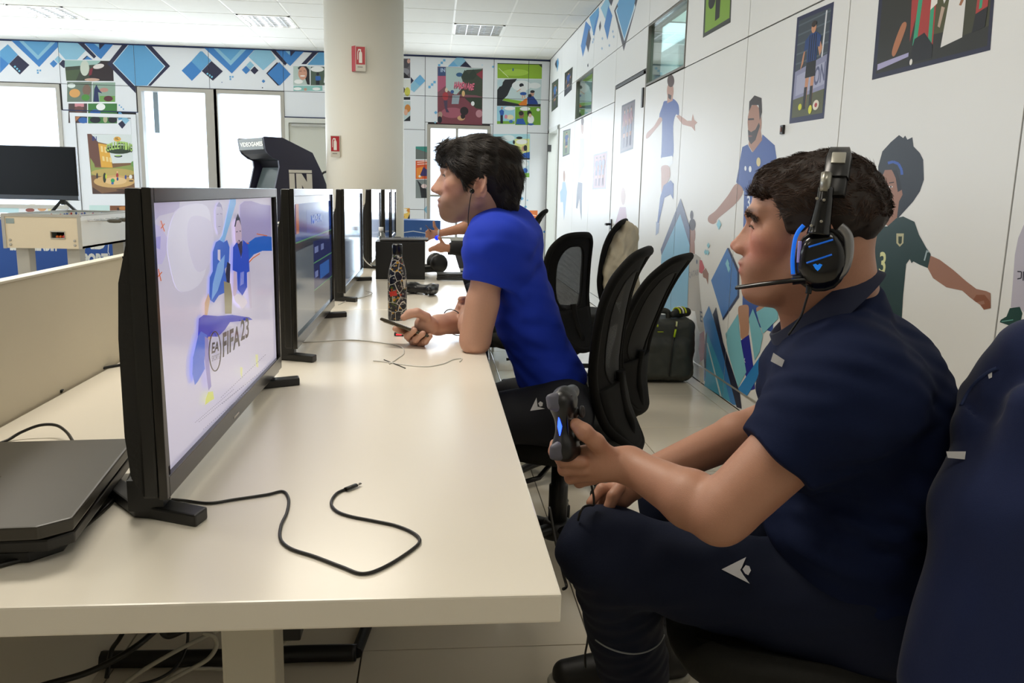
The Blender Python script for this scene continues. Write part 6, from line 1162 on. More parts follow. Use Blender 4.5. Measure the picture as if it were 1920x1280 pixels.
strands('hair_locks', Ph, Nh, rg.choice(top, 12000), dir1, .016, .00065, mat('#4A3020', .5, c2='#24160E', scale=40, noise=.1), t1, lift=.38, curl=.3, seed=5, clump=.8)
strands('short_hair', Ph, Nh, rg.choice(low, 7000), lambda p: -H1.u[None] + H1.f[None] * -.3 + 0 * p, .010, .0005, mat('#2C1D14', .5), t1, seg=3, lift=.15, seed=6)
# polo shirt
S = Sdf(); m_polo = mat('#0E1A3A', .85, spec=.2, noise=.12, scale=420, bump=.12, bscale=900, sheen=0)
ce_ = (Sl + Sr) / 2; up = A3(0, 0, 1)
S.cone(Sl + A3(0, 0, -.015), Sr + A3(0, 0, -.015), .080, .080, .05); S.cone(J(1592, 590, 1.375), nb - A3(0, 0, .04), .072, .105, .05); S.cone(J(1585, 655, 1.33), J(1600, 660, 1.42), .075, .075, .05); S.ell(J(1535, 730, 1.37), (.10, .15, .11), np.stack([f1, l1, up]), .06)
S.cone(J(1600, 770, 1.38), J(1640, 1080, 1.38), .135, .150, .06, n=l1, sc=1.32); S.ell(J(1570, 960, 1.38), (.14, .19, .13), np.stack([f1, l1, up]), .06); S.ell(J(1655, 790, 1.39), (.12, .18, .16), np.stack([f1, l1, up]), .06)
S.ell(Sl * .7 + ce_ * .3 + A3(0, 0, .005), (.095, .09, .075), np.stack([f1, l1, up]), .06); S.cone(ce_ + f1 * -.05 + A3(0, 0, -.03), J(1680, 860, 1.38), .10, .12, .06, n=l1, sc=1.3)
cl = Sl * .46 + El * .54; dl = _n(El - Sl); S.cone(Sl + A3(0, 0, -.01), Sl * .25 + El * .75, .079, .077, .09, cut=(J(1452, 862, 1.21), _n(dl + A3(0, 0, 0))))
dr = _n(Er - Sr); S.cone(Sr + A3(0, 0, -.01), Sr * .3 + Er * .7, .080, .070, .035, cut=(Sr * .48 + Er * .52, dr))
S.disp = lambda P, a=fold(14, .006, 21), b=fold(34, .003, 22, (1, 1, 2.2)), c=fold(26, .0045, 23, (.35, .35, 1.6)): a(P) + b(P) + c(P) * np.clip((.86 - P[:, 2]) / .08, 0, 1); S.amp = .012
S.cutp(J(1560, 1105, 1.38), (-.25, 0, -1))
shirt1, Ps, Qs = emit_mesh('polo_shirt', S, .0042, m_polo, t1)
a1 = _n(f1 * .70 - up * .71); nn1 = np.cross(a1, l1); nn1 = nn1 if nn1[2] > 0 else -nn1; cc = J(1539, 576, 1.375)
polyring(cc, a1, l1, nn1, .097, .086, -.024, .020, flare=.20, th=.006).build('collar', mat('#131C38', .8, noise=.1, scale=400), t1, True)
# trousers
S = Sdf(); m_tr = mat('#10182E', .8, spec=.25, noise=.1, scale=300, bump=.15, bscale=500, sheen=0)
pl = J(1640, 1120, 1.38); hl = pl + l1 * .10; hr = pl - l1 * .10; Kl = J(1136, 1032, 1.44); Kr = J(1262, 940, 1.75); Al = J(1186, 1262, 1.74); Ar = aZ(1300, 1120, .12) * 0 + J(1262, 1130, 2.0)
S.cone(hl, hr, .115, .115, .05); S.cone(hl, Kl, .112, .076, .03); S.ell(Kl, (.082, .08, .078), None, .03); S.cone(Kl + A3(.02, .0, -.02), Al, .086, .084, .03, cut=(Al + A3(0, 0, -.0), A3(0, .1, -1)))
S.cone(hr, Kr, .110, .076, .03); S.cone(Kr, Ar, .076, .062, .03); S.ell(J(1590, 1090, 1.33), (.13, .12, .10), None, .05)
S.disp = lambda P, a=fold(16, .006, 31), b=fold(45, .0028, 32): a(P) + b(P); S.amp = .008
tr1, Pt, Qt = emit_mesh('trousers', S, .0042, m_tr, t1)
T_s, T_t, T_b = tree(Ps, Qs), tree(Pt, Qt), tree(P1, Q1); m_logo = mat('#D6D6DA', .5)
lg = decal('white_arrow_emblem', [(1353, 1067), (1399, 1044), (1391, 1063), (1388, 1068), (1394, 1078), (1406, 1094)], m_logo, [T_t, T_s], t1)
decal('white_emblem_diamond', [(1392, 1067), (1398, 1059), (1405, 1061), (1408, 1069), (1403, 1078), (1397, 1075)], m_logo, [T_t, T_s], t1)
MB().tube(surf_path(smoothpath([(1117, 1199), (1135, 1211), (1160, 1221), (1188, 1225), (1215, 1220), (1235, 1207), (1245, 1190)], 5), [T_t]), .0022, 6).build('trouser_piping', mat('#9FA4AA', .5), t1, True)
decal('white_shoulder_tag', [(1450, 661), (1471, 675), (1466, 688), (1445, 677)], m_logo, [T_s], t1, off=.003, sub=0)
# shoes
def shoe(heel, toe, parent, name='shoe'):
    S = Sdf(); d = _n(toe - heel); L_ = np.linalg.norm(toe - heel); lat = np.cross(A3(0, 0, 1), d); S.cone(heel + A3(0, 0, .04), heel + d * L_ * .45 + A3(0, 0, .05), .040, .040, .02); S.cone(heel + d * L_ * .4 + A3(0, 0, .045), toe - d * .04 + A3(0, 0, .032), .043, .033, .02, n=lat, sc=1.15); S.cone(heel + d * .03 + A3(0, 0, .05), heel + d * .05 + A3(0, 0, .11), .042, .042, .02); S.cutp(heel + A3(0, 0, .012), (0, 0, -1))
    o, _, _ = emit_mesh(name, S, .005, mat('#12110E', .5), parent)
    So = Sdf(); So.cone(heel + A3(0, 0, .01), toe - d * .035 + A3(0, 0, .01), .042, .040, .02, n=lat, sc=1.05); So.cutp(heel + A3(0, 0, .0), (0, 0, -1)); So.cutp(heel + A3(0, 0, .02), (0, 0, 1)); emit_mesh('sole', So, .006, mat('#A8A496', .5), o)
shoe(aZ(1262, 1270, .0), aZ(1030, 1286, .0), t1); shoe(aZ(1330, 1180, .0) , aZ(1190, 1185, .0), t1)
# ------------------------------------------------ headset
hs = empty('gaming_headset', tuple(H1.P(0, .09, 0)), 0, 'black headset with blue rim and boom microphone on the head in the foreground', 'headset')
lat = .094; q = lambda px, py, o=.0: aP(px, py, H1.P(0, lat + o, 0), H1.l)
m_hs = mat('#0C0C0E', .16, spec=.6); m_hm = mat('#111112', .4)
cup = [(1529, 437), (1560, 432), (1580, 452), (1588, 480), (1583, 510), (1563, 536), (1530, 542), (1505, 530), (1493, 505), (1496, 470), (1508, 447)]
def offp(pts, s_): c = np.mean(pts, 0); return [tuple(c + (np.array(p) - c) * s_) for p in pts]
rings = [[q(*p, o) for p in smoothpath(offp(cup, s_), 2, True)] for o, s_ in ((-.026, .86), (-.022, 1.02), (-.006, 1.08), (.004, 1.04))]
MB().loft(rings).build('ear_cushion', m_hm, hs, True)
rings = [[q(*p, o) for p in smoothpath(offp(cup, s_), 2, True)] for o, s_ in ((.002, .99), (.008, .985), (.014, .90), (.018, .74), (.019, .40))]
MB().loft(rings).build('ear_cup_shell', m_hs, hs, True)
def strip3(pts, r, o, m, name, flat=None): return MB().tube(smoothpath([q(x, y, o) for x, y in pts], 6), r, 8, flat=flat).build(name, m, hs, True)
strip3([(1507, 422), (1497, 434), (1490, 452), (1486, 485), (1487, 514)], .0025, .006, mat('#1668D8', .3, emit=.55), 'blue_light_rim', 1.3)
strip3([(1500, 452), (1498, 475), (1497, 492)], .0030, .012, mat('#8C86C8', .3, emit=.2), 'violet_light')
strip3([(1574, 425), (1585, 435), (1591, 450), (1590, 480), (1582, 505), (1568, 518), (1550, 527)], .0060, .006, mat('#8E8E90', .3, metal=.7), 'silver_rim', 1.3)
for a, b in (((1519, 436), (1552, 427)), ((1516, 463), (1562, 449)), ((1512, 493), (1560, 477))): strip3([a, b], .0014, .0195 if a[1] > 440 else .016, mat('#1660C8', .3, emit=.3), 'blue_line')
EM = lambda x, y: q(1533 + x * 9, 501 + y * 7, .0205)
MB().poly([EM(-1, -.7), EM(-.4, -1), EM(0, -.6), EM(.4, -1), EM(1, -.7), EM(.5, .4), EM(0, 1), EM(-.5, .4)]).build('blue_emblem', mat('#1878E0', .3, emit=.4), hs, True)
arc = []
for i in range(33):
    a = math.pi * i / 32; yy = math.cos(a); zt = math.sin(a) ** .75; arc.append(H1.P(-.030 + .0 * zt, .100 * yy, .012 + .116 * zt))
def band(a0, a1, wd, t0, t1_, m, name, n=40):
    rs = []
    for i in range(n + 1):
        a = a0 + (a1 - a0) * i / n; rad = A3(0, math.cos(a), math.sin(a)); c_ = A3(-.031 + .010 * (1 - math.sin(a)), .100 * math.cos(a), .113 * math.sin(a) - .002)
        rs.append([H1.P(*(c_ + rad * r_ + A3(x_, 0, 0))) for x_, r_ in ((-wd, t0), (-wd * .8, t1_), (wd * .8, t1_), (wd, t0), (wd * .8, t0 - .002), (-wd * .8, t0 - .002))])
    return MB().loft(rs).build(name, m, hs, True)
band(.42, math.pi - .42, .017, -.001, .008, m_hm, 'headband'); band(.62, math.pi - .62, .013, -.006, .0, mat('#1A1A1B', .8), 'headband_pad'); band(.66, 1.12, .0185, .001, .011, mat('#1C1C1D', .3), 'headband_cap')
band(.86, 1.08, .011, .009, .0125, mat('#B5B2A6', .3, metal=.4), 'headband_plate')
MB().tube([q(1550, 325, .0), q(1548, 342, .004), q(1546, 360, .006)], .0085, 10, flat=1.2).build('slider_plate', mat('#9A988E', .3, metal=.7), hs, True)
MB().tube(smoothpath([q(1548, 352, .003), q(1545, 380, .008), q(1540, 410, .010), q(1535, 440, .012)], 5), lambda u: .0125 + .006 * u ** 2, 10, flat=.8).build('slider_arm', m_hs, hs, True)
for p_ in ((1532, 372), (1545, 375), (1521, 423), (1540, 415)): MB().lathe([(.0001, .0), (.0028, .001), (.002, .004)], q(*p_, .02), 8, -H1.l * -1).build('screw', mat('#B8B4A8', .2, metal=.8), hs, True)
MB().tube(smoothpath([q(1528, 525, .004), q(1500, 524, .010), q(1465, 528, .012), (q(1425, 533, .004)), q(1382, 539, -.012)], 6), lambda u: .0085 - .001 * u, 8, flat=.5).build('boom_microphone', m_hs, hs, True)
strip3([(1528, 527), (1505, 523), (1485, 525)], .008, .006, m_hm, 'microphone_hinge')
hc_ = smoothpath([q(1517, 533, .004), q(1516, 548, .006), q(1511, 565, .006), q(1503, 590, .005), q(1492, 608, .0), q(1478, 628, .0)], 6); MB().tube(hc_[:8], .0048, 8).build('cable_sleeve', m_hm, hs, True); MB().tube(hc_, .0019, 8).build('cable', m_hm, hs, True)
tag(MB().tube(smoothpath([J(1104, 1180, 1.66), J(1101, 1205, 1.68), J(1097, 1228, 1.70), J(1098, 1252, 1.70)], 5), .0025, 6).build('thin_cable', m_cab), 'thin black cable hanging between the shin and the shoe', 'cable')
# ------------------------------------------------ game controllers
m_ct = mat('#121214', .35, noise=.05, scale=100); m_trg = mat('#5A5A66', .45)
def controller(name, c, w, fr, label, group=None, lit=True, kk=1.0):
    w = _n(w); fr = _n(fr - w * np.dot(fr, w)); fn = np.cross(w, fr); ax = np.stack([w, fr, fn]); t = empty(name, tuple(c), 0, label, 'game controller', group); Q = lambda a, b, d: c + (w * a + fr * b + fn * d) * kk
    S = Sdf(); S.box(c, (.050 * kk, .028 * kk, .016 * kk), ax, .014, .012)
    for s in (-1, 1): S.cone(Q(s * .048, .010, 0), Q(s * .055, -.012, -.004), .025 * kk, .023 * kk, .02); S.cone(Q(s * .055, -.012, -.004), Q(s * .066, -.070, -.012), .020 * kk, .0155 * kk, .015)
    emit_mesh('controller_shell', S, .0025, m_ct, t)
    for s in (-1, 1):
        MB().lathe([(.011, .010), (.012, .016), (.006, .018), (.006, .024), (.0105, .026), (.011, .029), (.008, .030), (.002, .0285)], Q(s * .026, -.016, 0), 18, fn).build('thumbstick', mat('#1D1D1F', .5), t, True)
        S = Sdf(); S.cone(Q(s * .040, .030, -.003), Q(s * .058, .029, -.006), .0095, .0095, .006); S.cone(Q(s * .043, .040, -.010), Q(s * .058, .038, -.013), .0075, .007, .006); emit_mesh('trigger', S, .0022, m_trg, t)
    b = MB()
    for a, d in ((0, .0085), (0, -.0085), (.0085, 0), (-.0085, 0)): b.lathe([(.0036, .014), (.0036, .0195), (.003, .0205)], Q(.050 + a, .008 + d, 0), 10, fn)
    b.build('buttons', mat('#26262A', .3), t, True)
    Mx = Matrix([[ax[j][i] for j in range(3)] for i in range(3)]); MB().box(Q(-.050, .008, .017), (.020, .006, .005), Mx, .001).box(Q(-.050, .008, .017), (.006, .020, .005), Mx, .001).build('direction_pad', mat('#1C1C20', .4), t, True)
    MB().box(Q(0, .008, .0165), (.046, .026, .002), Mx, .0008).build('touch_pad', mat('#1A1A1D', .3), t, True)
    MB().prism([Q(-.022, .0288, .0), Q(0, .0294, .0065), Q(.022, .0288, .0), Q(0, .0294, -.0035)], fr * .0012).build('light_bar' if not lit else 'blue_light_bar', mat('#2A4CFF', .3, emit=3.5) if lit else mat('#2A2A30', .2), t, True); return t, Q
ctr, Qc = controller('game_controller', J(1060, 797, 1.385), A3(-.06, .22, .97), A3(-.55, -.82, .10), 'black game controller with blue light bar held upright in the left hand', None, True, .86)
MB().tube(smoothpath([J(1108, 905, 1.43), J(1113, 930, 1.43), J(1113, 946, 1.43), J(1105, 947, 1.42), J(1095, 950, 1.41), J(1088, 960, 1.40), J(1084, 975, 1.42)], 6), .0022, 8).build('cable', m_cab, ctr, True)
controller('game_controller', aZ(792, 541, .765), A3(-.90, .40, .02), A3(.30, .94, .10), 'black game controller lying on the desk beside the sticker bottle', None, False)
# ------------------------------------------------ jacket over the chair back
S = Sdf(); m_jk = mat('#18244C', .85, spec=.3, noise=.15, scale=500, bump=.15, bscale=800, sheen=.15)
for a, b, ra, rb in (((1965, 745, 1.14), (1950, 900, 1.11), .085, .09), ((1950, 900, 1.11), (1900, 1300, 1.07), .09, .115), ((1905, 800, 1.14), (1850, 960, 1.08), .055, .068), ((1850, 960, 1.08), (1800, 1290, 1.05), .068, .080),
                     ((2030, 730, 1.18), (2050, 1290, 1.14), .08, .10)): S.cone(J(*a), J(*b), ra, rb, .05)
S.cone(J(1940, 676, 1.15), J(1860, 748, 1.19), .066, .048, .03); S.cone(J(1990, 680, 1.18), J(1930, 720, 1.55), .055, .05, .05); S.cone(J(1930, 720, 1.55), J(1930, 1000, 1.5), .05, .05, .05)
S.cone(J(1862, 742, 1.20), J(1832, 800, 1.15), .024, .030, .02); S.cone(J(1920, 760, 1.07), J(1905, 1300, 1.0), .03, .045, .03)
S.disp = lambda P, a=fold(13, .008, 41, (1, 1, .5)), b=fold(38, .005, 42, (1, 1, .35)): a(P) + b(P); S.amp = .012
S.ell(J(1838, 742, 1.13), (.016, .05, .040), None, .008, '-'); tj = empty('navy_jacket', tuple(J(1850, 1000, 1.08)), 0, 'navy jacket with a white tab draped over the chair at right', 'jacket')
_, Pj, Qj = emit_mesh('jacket_cloth', S, .005, m_jk, tj); T_j = tree(Pj, Qj)
decal('white_tab', [(1774, 846), (1811, 846), (1809, 861), (1777, 858)], m_logo, [T_j], tj, off=.004, sub=0); decal('white_tab', [(1852, 700), (1860, 697), (1860, 707), (1854, 710)], m_logo, [T_j], tj, sub=1); MB().tube(surf_path(smoothpath([(1802, 760), (1822, 725), (1850, 700), (1870, 690)], 4), [T_j]), .003, 6).build('seam', mat('#24335E', .8), tj, True)

# ------------------------------------------------ player in the blue T-shirt
t2 = empty('person', tuple(aY(1045, 750, 2.5)), 0, 'person in bright blue T-shirt leaning on the desk and holding a phone', 'person')
hc2 = aY(892, 331, 2.5); f2 = A3(-.998, .06, 0); l2 = np.cross(up, f2); H2 = Head(hc2, f2, 1.07, .02); S = Sdf(); head_prims(S, H2, nose=1.04, jaw=1.0, chin=-.006, zl=1.12)
Sl = J(925, 462, 2.36); Sr = Sl - l2 * .34; El = J(891, 637, 2.37); Er = J(905, 596, 2.70); Wr = J(822, 609, 2.52); Wl = J(878, 582, 2.58); nb = (Sl + Sr) / 2 + A3(.02, 0, .055)
S.cone(H2.P(-.025, 0, -.05), nb, .056, .062, .03); S.cone(H2.P(.005, 0, -.07), nb + f2 * .03 + A3(0, 0, -.01), .042, .048, .03); S.cone(Sl, Sr, .05, .05, .03); S.cone(nb + A3(.03, 0, -.08), J(1005, 630, 2.5), .06, .06, .04, n=l2, sc=1.05)
S.cone(Sl, El, .050, .040, .015); S.cone(Sl * .4 + El * .6, El, .047, .039, .02); S.cone(El, El * .5 + Wl * .5, .040, .038, .02); S.cone(El * .5 + Wl * .5, Wl, .038, .028, .02)
limb(S, Sr, Er, Wr, .052, .044, .046, .029)
# left hand over the right arm
S.ell(J(872, 578, 2.60), (.03, .03, .03), None, .015)
for q_ in range(4): finger(S, [J(872, 560 + 13 * q_, 2.58), J(864, 561 + 13 * q_, 2.57), J(863, 567 + 13 * q_, 2.62)], .0085)
# right hand with phone
S.cone(Wr, J(806, 611, 2.48), .028, .026, .02); S.ell(J(798, 608, 2.46), (.034, .024, .030), None, .015)
finger(S, [J(800, 594, 2.44), J(782, 586, 2.43), J(768, 588, 2.425), J(757, 595, 2.42)], .0125, .01)
for (a, b, c, d) in (((792, 610, 2.46), (765, 624, 2.50), (748, 619, 2.46), (741, 616, 2.42)), ((792, 620, 2.46), (768, 634, 2.49), (764, 630, 2.44), (777, 619, 2.41)), ((796, 628, 2.46), (775, 643, 2.48), (780, 636, 2.43), (793, 625, 2.405)), ((803, 630, 2.46), (789, 645, 2.46), (797, 640, 2.43), (806, 630, 2.42))): finger(S, [J(*a), J(*b), J(*c), J(*d)], .0105)
tone2 = skin_tone(H2, '#CFA088', .8, '#6E5A48', '#C27A68', '#A8665C'); m_skin2 = mat('#CE9E86', .48, noise=.06, scale=200, bump=.1, bscale=700, sss=.06, vcol=True)
body2, P2, Q2 = emit_mesh('body', S, .0030, m_skin2, t2, tone2); eyes(H2, t2, '#4A5058'); brows(H2, t2, mat('#1E1814', .6), 9)
zx = [-.16, -.12, -.04, -.032, -.026, -.020, .0, .018, .026, .034, .043, .06, .083, .12]; zz = [-.120, -.118, -.116, -.095, -.05, -.018, -.012, -.016, -.038, -.030, -.006, .016, .034, .040]
C_ = hair_cap(H2, zx, zz, .016, .004, extra=(((-.07, 0, .008), (.060, .076, .080), .02), ((-.085, 0, -.06), (.040, .060, .058), .02), ((.068, .0, .064), (.038, .055, .030), .02), ((-.02, 0, .070), (.09, .075, .032), .02)), disp=fold(50, .003, 15, (1, 1, .6)), amp=.005)
m_h2 = mat('#1B1612', .75, c2='#0E0B0A', scale=50, noise=.1, stretch=(1, 1, 3)); hair2, Ph, Qh = emit_mesh('hair', C_, .0034, m_h2, t2); Nh = normals(Ph, Qh); lh = H2.L(Ph)
dir2 = lambda p: -H2.f[None] * 1.0 + H2.u[None] * (-.35 - (H2.L(p)[:, [0]] < -.05) * 1.1 + (H2.L(p)[:, [0]] > .06) * .3)
rg = np.random.default_rng(12); vis = np.where((lh[:, 2] > -.2) & ~((lh[:, 0] > -.045) & (lh[:, 0] < .03) & (lh[:, 2] < .0)))[0]; strands('hair_locks', Ph, Nh, rg.choice(vis, 13000), dir2, .038, .00085, mat('#33281F', .45, c2='#18130F', scale=40, noise=.1), t2, lift=.11, curl=.08, seed=8, clump=.5)
fr_ = np.where((lh[:, 0] > .075) & (lh[:, 2] > .035))[0]; strands('fringe', Ph, Nh, rg.choice(fr_, 420), lambda p: H2.f[None] * 1.0 - H2.u[None] * .55 + 0 * p, .030, .0012, mat('#1E1814', .4), t2, lift=.35, curl=.4, seed=9)
S = Sdf(); m_ts = mat('#0A34BC', .85, noise=.06, scale=400)
S.cone(Sl, Sr, .068, .068, .05); S.cone(nb + A3(.01, 0, .0), nb + A3(.02, 0, -.05), .072, .088, .05); S.ell(Sl * .7 + Sr * .3 + A3(.01, 0, .012), (.080, .09, .070), None, .06); S.ell(J(955, 452, 2.50), (.085, .16, .075), None, .06)
S.cone(J(955, 470, 2.52), J(992, 600, 2.52), .094, .094, .05, n=l2, sc=1.5); S.cone(J(990, 600, 2.52), J(1032, 712, 2.52), .092, .108, .05, n=l2, sc=1.4)
S.cone(J(925, 440, 2.45), J(965, 445, 2.52), .055, .06, .05)
dl = _n(El - Sl); S.cone(Sl + A3(0, 0, -.005), Sl * .35 + El * .65, .061, .057, .09, cut=(J(903, 520, 2.36), _n(dl + A3(.10, 0, 0)))); dr = _n(Er - Sr); S.cone(Sr, Sr * .35 + Er * .65, .066, .060, .03, cut=(Sr * .5 + Er * .5, dr))
S.cutp(J(1060, 716, 2.5), (.10, 0, -1)); S.disp = lambda P, a=fold(15, .006, 51), b=fold(36, .003, 52, (1, 1, 2)): a(P) + b(P); S.amp = .008
_, Ps2, Qs2 = emit_mesh('t_shirt', S, .0045, m_ts, t2); T_2 = tree(Ps2, Qs2)
a1 = _n(f2 * .80 - up * .6); nn1 = np.cross(a1, l2); nn1 = nn1 if nn1[2] > 0 else -nn1
polyring(J(914, 421, 2.52), a1, l2, nn1, .074, .078, -.010, .014, flare=.10, th=.006).build('collar', mat('#0A34BC', .8), t2, True)
S = Sdf(); pl = J(1045, 758, 2.5); hl, hr = pl + l2 * .09, pl - l2 * .09; Kl, Kr = aY(850, 792, 2.38), aY(840, 780, 2.62); S.cone(hl, hr, .108, .108, .05); S.cone(hl, Kl, .095, .066, .03); S.cone(hr, Kr, .095, .066, .03)
Al, Ar = A3(Kl[0] + .10, Kl[1], .09), A3(Kr[0] + .05, Kr[1], .09); S.cone(Kl, Al, .066, .05, .03); S.cone(Kr, Ar, .066, .05, .03); S.disp = fold(22, .005, 61); S.amp = .006
_, Pt2, Qt2 = emit_mesh('trousers', S, .0055, mat('#12151F', .75, noise=.1, scale=300), t2); T_t2 = tree(Pt2, Qt2)
decal('white_arrow_emblem', [(994, 770), (1006, 745), (1008, 762), (1022, 766)], m_logo, [T_t2, T_2], t2, sub=2); decal('white_emblem_diamond', [(1009, 756), (1013, 752), (1018, 755), (1017, 761), (1012, 762)], m_logo, [T_t2, T_2], t2, sub=1)
for A_ in (Al, Ar): shoe(A3(A_[0] + .05, A_[1], 0), A3(A_[0] - .22, A_[1], 0), t2)
# phone, earbud, bracelet
tp = empty('phone', tuple(J(758, 610, 2.43)), 0, 'smartphone with a pale back held in the hand above the desk', 'phone')
a_, b_ = J(712, 597, 2.44), J(806, 631, 2.42); d_ = _n(b_ - a_); wd_ = _n(A3(.10, .98, -.20) - d_ * np.dot(A3(.10, .98, -.20), d_)); nz_ = np.cross(d_, wd_); nz_ = nz_ if nz_[2] > 0 else -nz_
Mx = Matrix([[v[i] for v in (d_, wd_, nz_)] for i in range(3)]); pcn = (a_ + b_) / 2 + wd_ * .02
MB().box(pcn, (.152, .072, .008), Mx, .003).build('phone_frame', mat('#4A4234', .25, metal=.6), tp, True); MB().box(pcn - nz_ * .0043, (.146, .067, .0008), Mx, .0003).build('phone_back', mat('#CFC7B2', .3), tp, True); MB().box(pcn + nz_ * .0043, (.146, .067, .0008), Mx, .0003).build('phone_screen', m_blk_g, tp, True)
MB().box(pcn - nz_ * .0052 - d_ * .05 - wd_ * .015, (.03, .03, .002), Mx, .0006).build('camera_island', mat('#8A826E', .3), tp, True)
te = empty('earphone', tuple(H2.P(-.004, .085, -.03)), 0, 'black in-ear earphone with its thin wire in the left ear', 'earphone')
e0 = aP(885, 358, H2.P(0, .088, 0), H2.l); MB().lathe([(.002, -.006), (.0065, -.004), (.0075, .002), (.005, .006)], e0, 14, -H2.l * -1).build('earbud', m_blk_g, te, True); w_ = [e0, e0 + A3(-.003, -.008, -.012)] + [aP(x, y, H2.P(0, .096, 0), H2.l) for x, y in ((880, 385), (878, 405), (878, 425))]
MB().tube(smoothpath(w_, 6), .0013, 6).build('wire', m_blk, te, True)
br = aY(851, 622, 2.54); bd = _n(Er - Wr); MB().tube([Wr * .66 + Er * .34 + (np.cross(bd, up) * math.cos(a) + _n(np.cross(bd, np.cross(bd, up))) * math.sin(a)) * .043 + bd * .015 * math.sin(a) for a in [2 * math.pi * i / 24 for i in range(24)]], .0018, 6, closed=True).build('bracelet_cord', m_blk, t2, True)

# ------------------------------------------------ two people farther along the desk
def far_person(label, Y, x, shirt, sleeve_long, hand, elbow, shoulder, extra, hpx, hairc, seed):
    t = empty('person', (x, Y, 0), 0, label, 'person'); c = A3(x, Y, .78); f = A3(-1, 0, 0); l = A3(0, -1, 0); Hh = Head(hpx, f, 1.0); S = Sdf(); head_prims(S, Hh); S.cone(Hh.P(-.02, 0, -.05), A3(hpx[0] + .04, Y, .98), .05, .06, .03)
    S.cone(A3(hpx[0] + .05, Y - .15, .94), A3(hpx[0] + .05, Y + .15, .94), .05, .05, .03); S.cone(A3(hpx[0] + .06, Y, .92), A3(x + .08, Y, .55), .09, .10, .04, n=l, sc=1.3)
    S.cone(shoulder, elbow, .045, .038, .02); S.cone(elbow, hand, .038, .024, .02); d = _n(hand - elbow); S.ell(hand + d * .035, (.035, .018, .03), None, .015)
    for k in range(4): z = .018 - .012 * k; a0 = hand + d * .05 + A3(0, 0, z); finger(S, [a0, a0 + d * .035 + A3(0, 0, extra * (1 - k * .4)), a0 + d * .055 + A3(0, 0, extra * (1 - k * .4) - .01)], .0085)
    finger(S, [hand + d * .02 + A3(0, 0, .02), hand + d * .045 + A3(0, 0, .055), hand + d * .05 + A3(0, 0, .085 if extra > 0 else .06)], .010)
    emit_mesh('body', S, .006, mat('#B98468', .5, noise=.05, scale=60), t); eyes(Hh, t)
    C_ = hair_cap(Hh, [-.15, -.05, 0, .03, .05, .12], [-.08, -.06, -.02, -.01, .035, .045], .01, .015, disp=fold(70, .003, seed)); emit_mesh('hair', C_, .006, mat(hairc, .5), t)
    S = Sdf(); S.cone(A3(hpx[0] + .05, Y - .15, .935), A3(hpx[0] + .05, Y + .15, .935), .065, .065, .05); S.cone(A3(hpx[0] + .06, Y, .90), A3(x + .08, Y, .53), .11, .12, .04, n=l, sc=1.3)
    if sleeve_long: S.cone(shoulder, elbow, .062, .055, .03); S.cone(elbow, hand, .055, .040, .02, cut=(hand * .96 + elbow * .04, d))
    else: S.cone(shoulder, shoulder * .4 + elbow * .6, .062, .058, .03, cut=(shoulder * .5 + elbow * .5, _n(elbow - shoulder)))
    S.disp = fold(25, .006, seed + 1); S.amp = .008; emit_mesh('sweater' if sleeve_long else 'shirt', S, .007, mat(shirt, .8), t)
    S = Sdf(); S.cone(A3(x + .09, Y - .08, .54), A3(x - .28, Y - .1, .56), .09, .065, .04); S.cone(A3(x + .09, Y + .08, .54), A3(x - .28, Y + .1, .56), .09, .065, .04)
    for s in (-.1, .1): S.cone(A3(x - .28, Y + s, .56), A3(x - .22, Y + s, .08), .065, .05, .03)
    emit_mesh('trousers', S, .008, mat('#1A1F30', .8), t); return t
pa = far_person('person in a blue shirt reaching over the far desk with a pen in hand', 5.9, .46, '#1E3E9C', False, aY(826, 437, 5.7), aY(868, 428, 5.75), aY(905, 405, 5.8), .02, aY(905, 335, 5.95), '#1A1512', 71)
pb = far_person('person in a black long-sleeved top resting an arm on the far desk', 5.1, .52, '#17171A', True, aY(838, 465, 5.0), aY(905, 470, 5.05), aY(930, 420, 5.05), -.02, aY(935, 345, 5.15), '#2A1E18', 81)
tw = empty('wristwatch', tuple(aY(823, 440, 5.66)), 0, 'wristwatch with a bright blue face on the reaching arm', 'wristwatch'); w0 = aY(822, 438, 5.7)
MB().tube([w0 + A3(0, .027 * math.cos(a), .027 * math.sin(a)) for a in [2 * math.pi * i / 20 for i in range(20)]], .006, 6, closed=True).build('strap', mat('#C9CCD4', .4), tw, True); MB().lathe([(.001, .0), (.017, .0), (.017, .006), (.001, .007)], aY(820, 446, 5.66), 16, (-.2, -1, 0)).build('watch_face', mat('#1030FF', .3, emit=.8), tw, True)
p0_ = aY(798, 422, 5.66); MB().tube([p0_, aY(808, 434, 5.66)], .0035, 6).build('pen_barrel', mat('#5A4A50', .4)).name = 'pen'
tag(bpy.data.objects['pen'], 'thin dark pen held up in the reaching hand', 'pen')
make_chair((.44, 6.05), math.radians(-12), 'dark chair back seen low by the corner behind the blue shirt player', .50, .05)
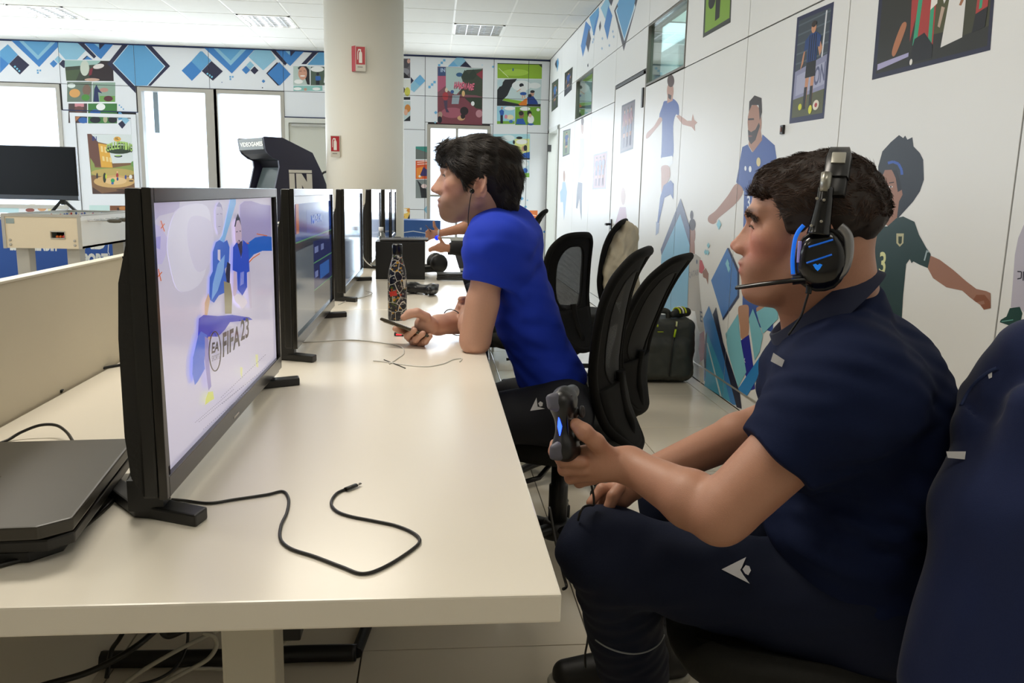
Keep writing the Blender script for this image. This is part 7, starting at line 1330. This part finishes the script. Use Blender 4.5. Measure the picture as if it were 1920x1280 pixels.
# ================================================================== BAG, COAT
t = empty('travel_bag', tuple(aY(1275, 715, 5.1)), 0, 'dark grey travel bag with yellow zip pullers standing against the mural wall', 'bag')
S = Sdf(); c0, c1 = aY(1215, 650, 5.15), aY(1308, 650, 5.15)
S.box((1.50, 5.22, .215), (.195, .13, .205), None, .06, .02); S.box((1.50, 5.10, .16), (.15, .04, .13), None, .04, .03); S.disp = lambda P, a=fold(18, .008, 91), b=fold(45, .003, 92): a(P) + b(P); S.amp = .01
m_bag = mat('#3A3C36', .6, noise=.1, scale=200, bump=.1, bscale=400); _, Pb, Qb = emit_mesh('bag_body', S, .006, m_bag, t); Tb = tree(Pb, Qb)
MB().tube(smoothpath([(1.43, 5.2, .405), (1.435, 5.2, .455), (1.47, 5.2, .465), (1.52, 5.2, .455), (1.53, 5.2, .41)], 5), .012, 8, flat=1.6).build('handle', m_bag, t, True)
MB().tube(surf_path(smoothpath([(1268, 605), (1262, 640), (1258, 680), (1255, 705)], 5), [Tb], .003, 5.1), .006, 6).build('zip_seam', mat('#1A1B18', .5), t, True)
MB().tube(surf_path([(1269, 603), (1268, 612)], [Tb], .006, 5.1), .007, 6).build('zip_puller', mat('#D8DCA0', .4), t, True); MB().tube(surf_path([(1267, 617), (1264, 632)], [Tb], .008, 5.1), .007, 6).build('zip_puller', mat('#B9D61E', .4), t, True)
MB().tube(surf_path([(1233, 598), (1233, 612)], [Tb], .004, 5.1), .006, 6).build('yellow_trim', mat('#B9C81E', .4), t, True); MB().tube(surf_path([(1233, 622), (1244, 622)], [Tb], .004, 5.1), .003, 6).build('yellow_trim', mat('#B9C81E', .4), t, True)
t = empty('sports_shoe', (1.60, 5.2, .42), 0, 'white and yellow striped sports shoe lying on top of the grey bag', 'shoe')
S = Sdf(); S.cone((1.545, 5.16, .445), (1.60, 5.2, .455), .022, .032, .02); S.cone((1.60, 5.2, .455), (1.66, 5.24, .45), .032, .03, .02); emit_mesh('shoe_body', S, .005, mat('#23251F', .5), t)
for q_, (cc_, rr) in enumerate((('#C8D61E', .034), ('#ECECEC', .037), ('#C8D61E', .035))): MB().tube([A3(1.575 + .022 * q_, 5.18 + .012 * q_, .452) + A3(-.35, .94, 0) * 0 + (A3(.5, -.8, 0) * math.cos(a) + A3(0, 0, 1) * math.sin(a)) * rr for a in [math.pi * i / 14 for i in range(15)]], .006, 6).build('stripe', mat(cc_, .4), t, True)
t = empty('beige_coat', tuple(aY(1155, 470, 4.95)), 0, 'beige coat draped over the back of a black chair', 'coat')
S = Sdf()
for a, b, ra, rb in (((1172, 432, 5.0), (1164, 540, 4.95), .058, .06), ((1158, 450, 4.98), (1143, 530, 4.92), .06, .055), ((1150, 475, 4.95), (1136, 505, 4.92), .045, .042), ((1138, 515, 4.9), (1145, 560, 4.9), .035, .03), ((1178, 438, 5.15), (1176, 545, 5.15), .062, .066), ((1182, 440, 5.3), (1180, 530, 5.35), .055, .055), ((1165, 500, 4.93), (1160, 560, 4.93), .04, .03)): S.cone(aY(*a), aY(*b), ra, rb, .03)
S.disp = lambda P, a=fold(26, .016, 95, (1, 1, .35)), b=fold(60, .007, 96, (1, 1, .35)): a(P) + b(P); S.amp = .014; emit_mesh('coat_cloth', S, .006, mat('#C6BCA4', .85, noise=.1, scale=200), t)
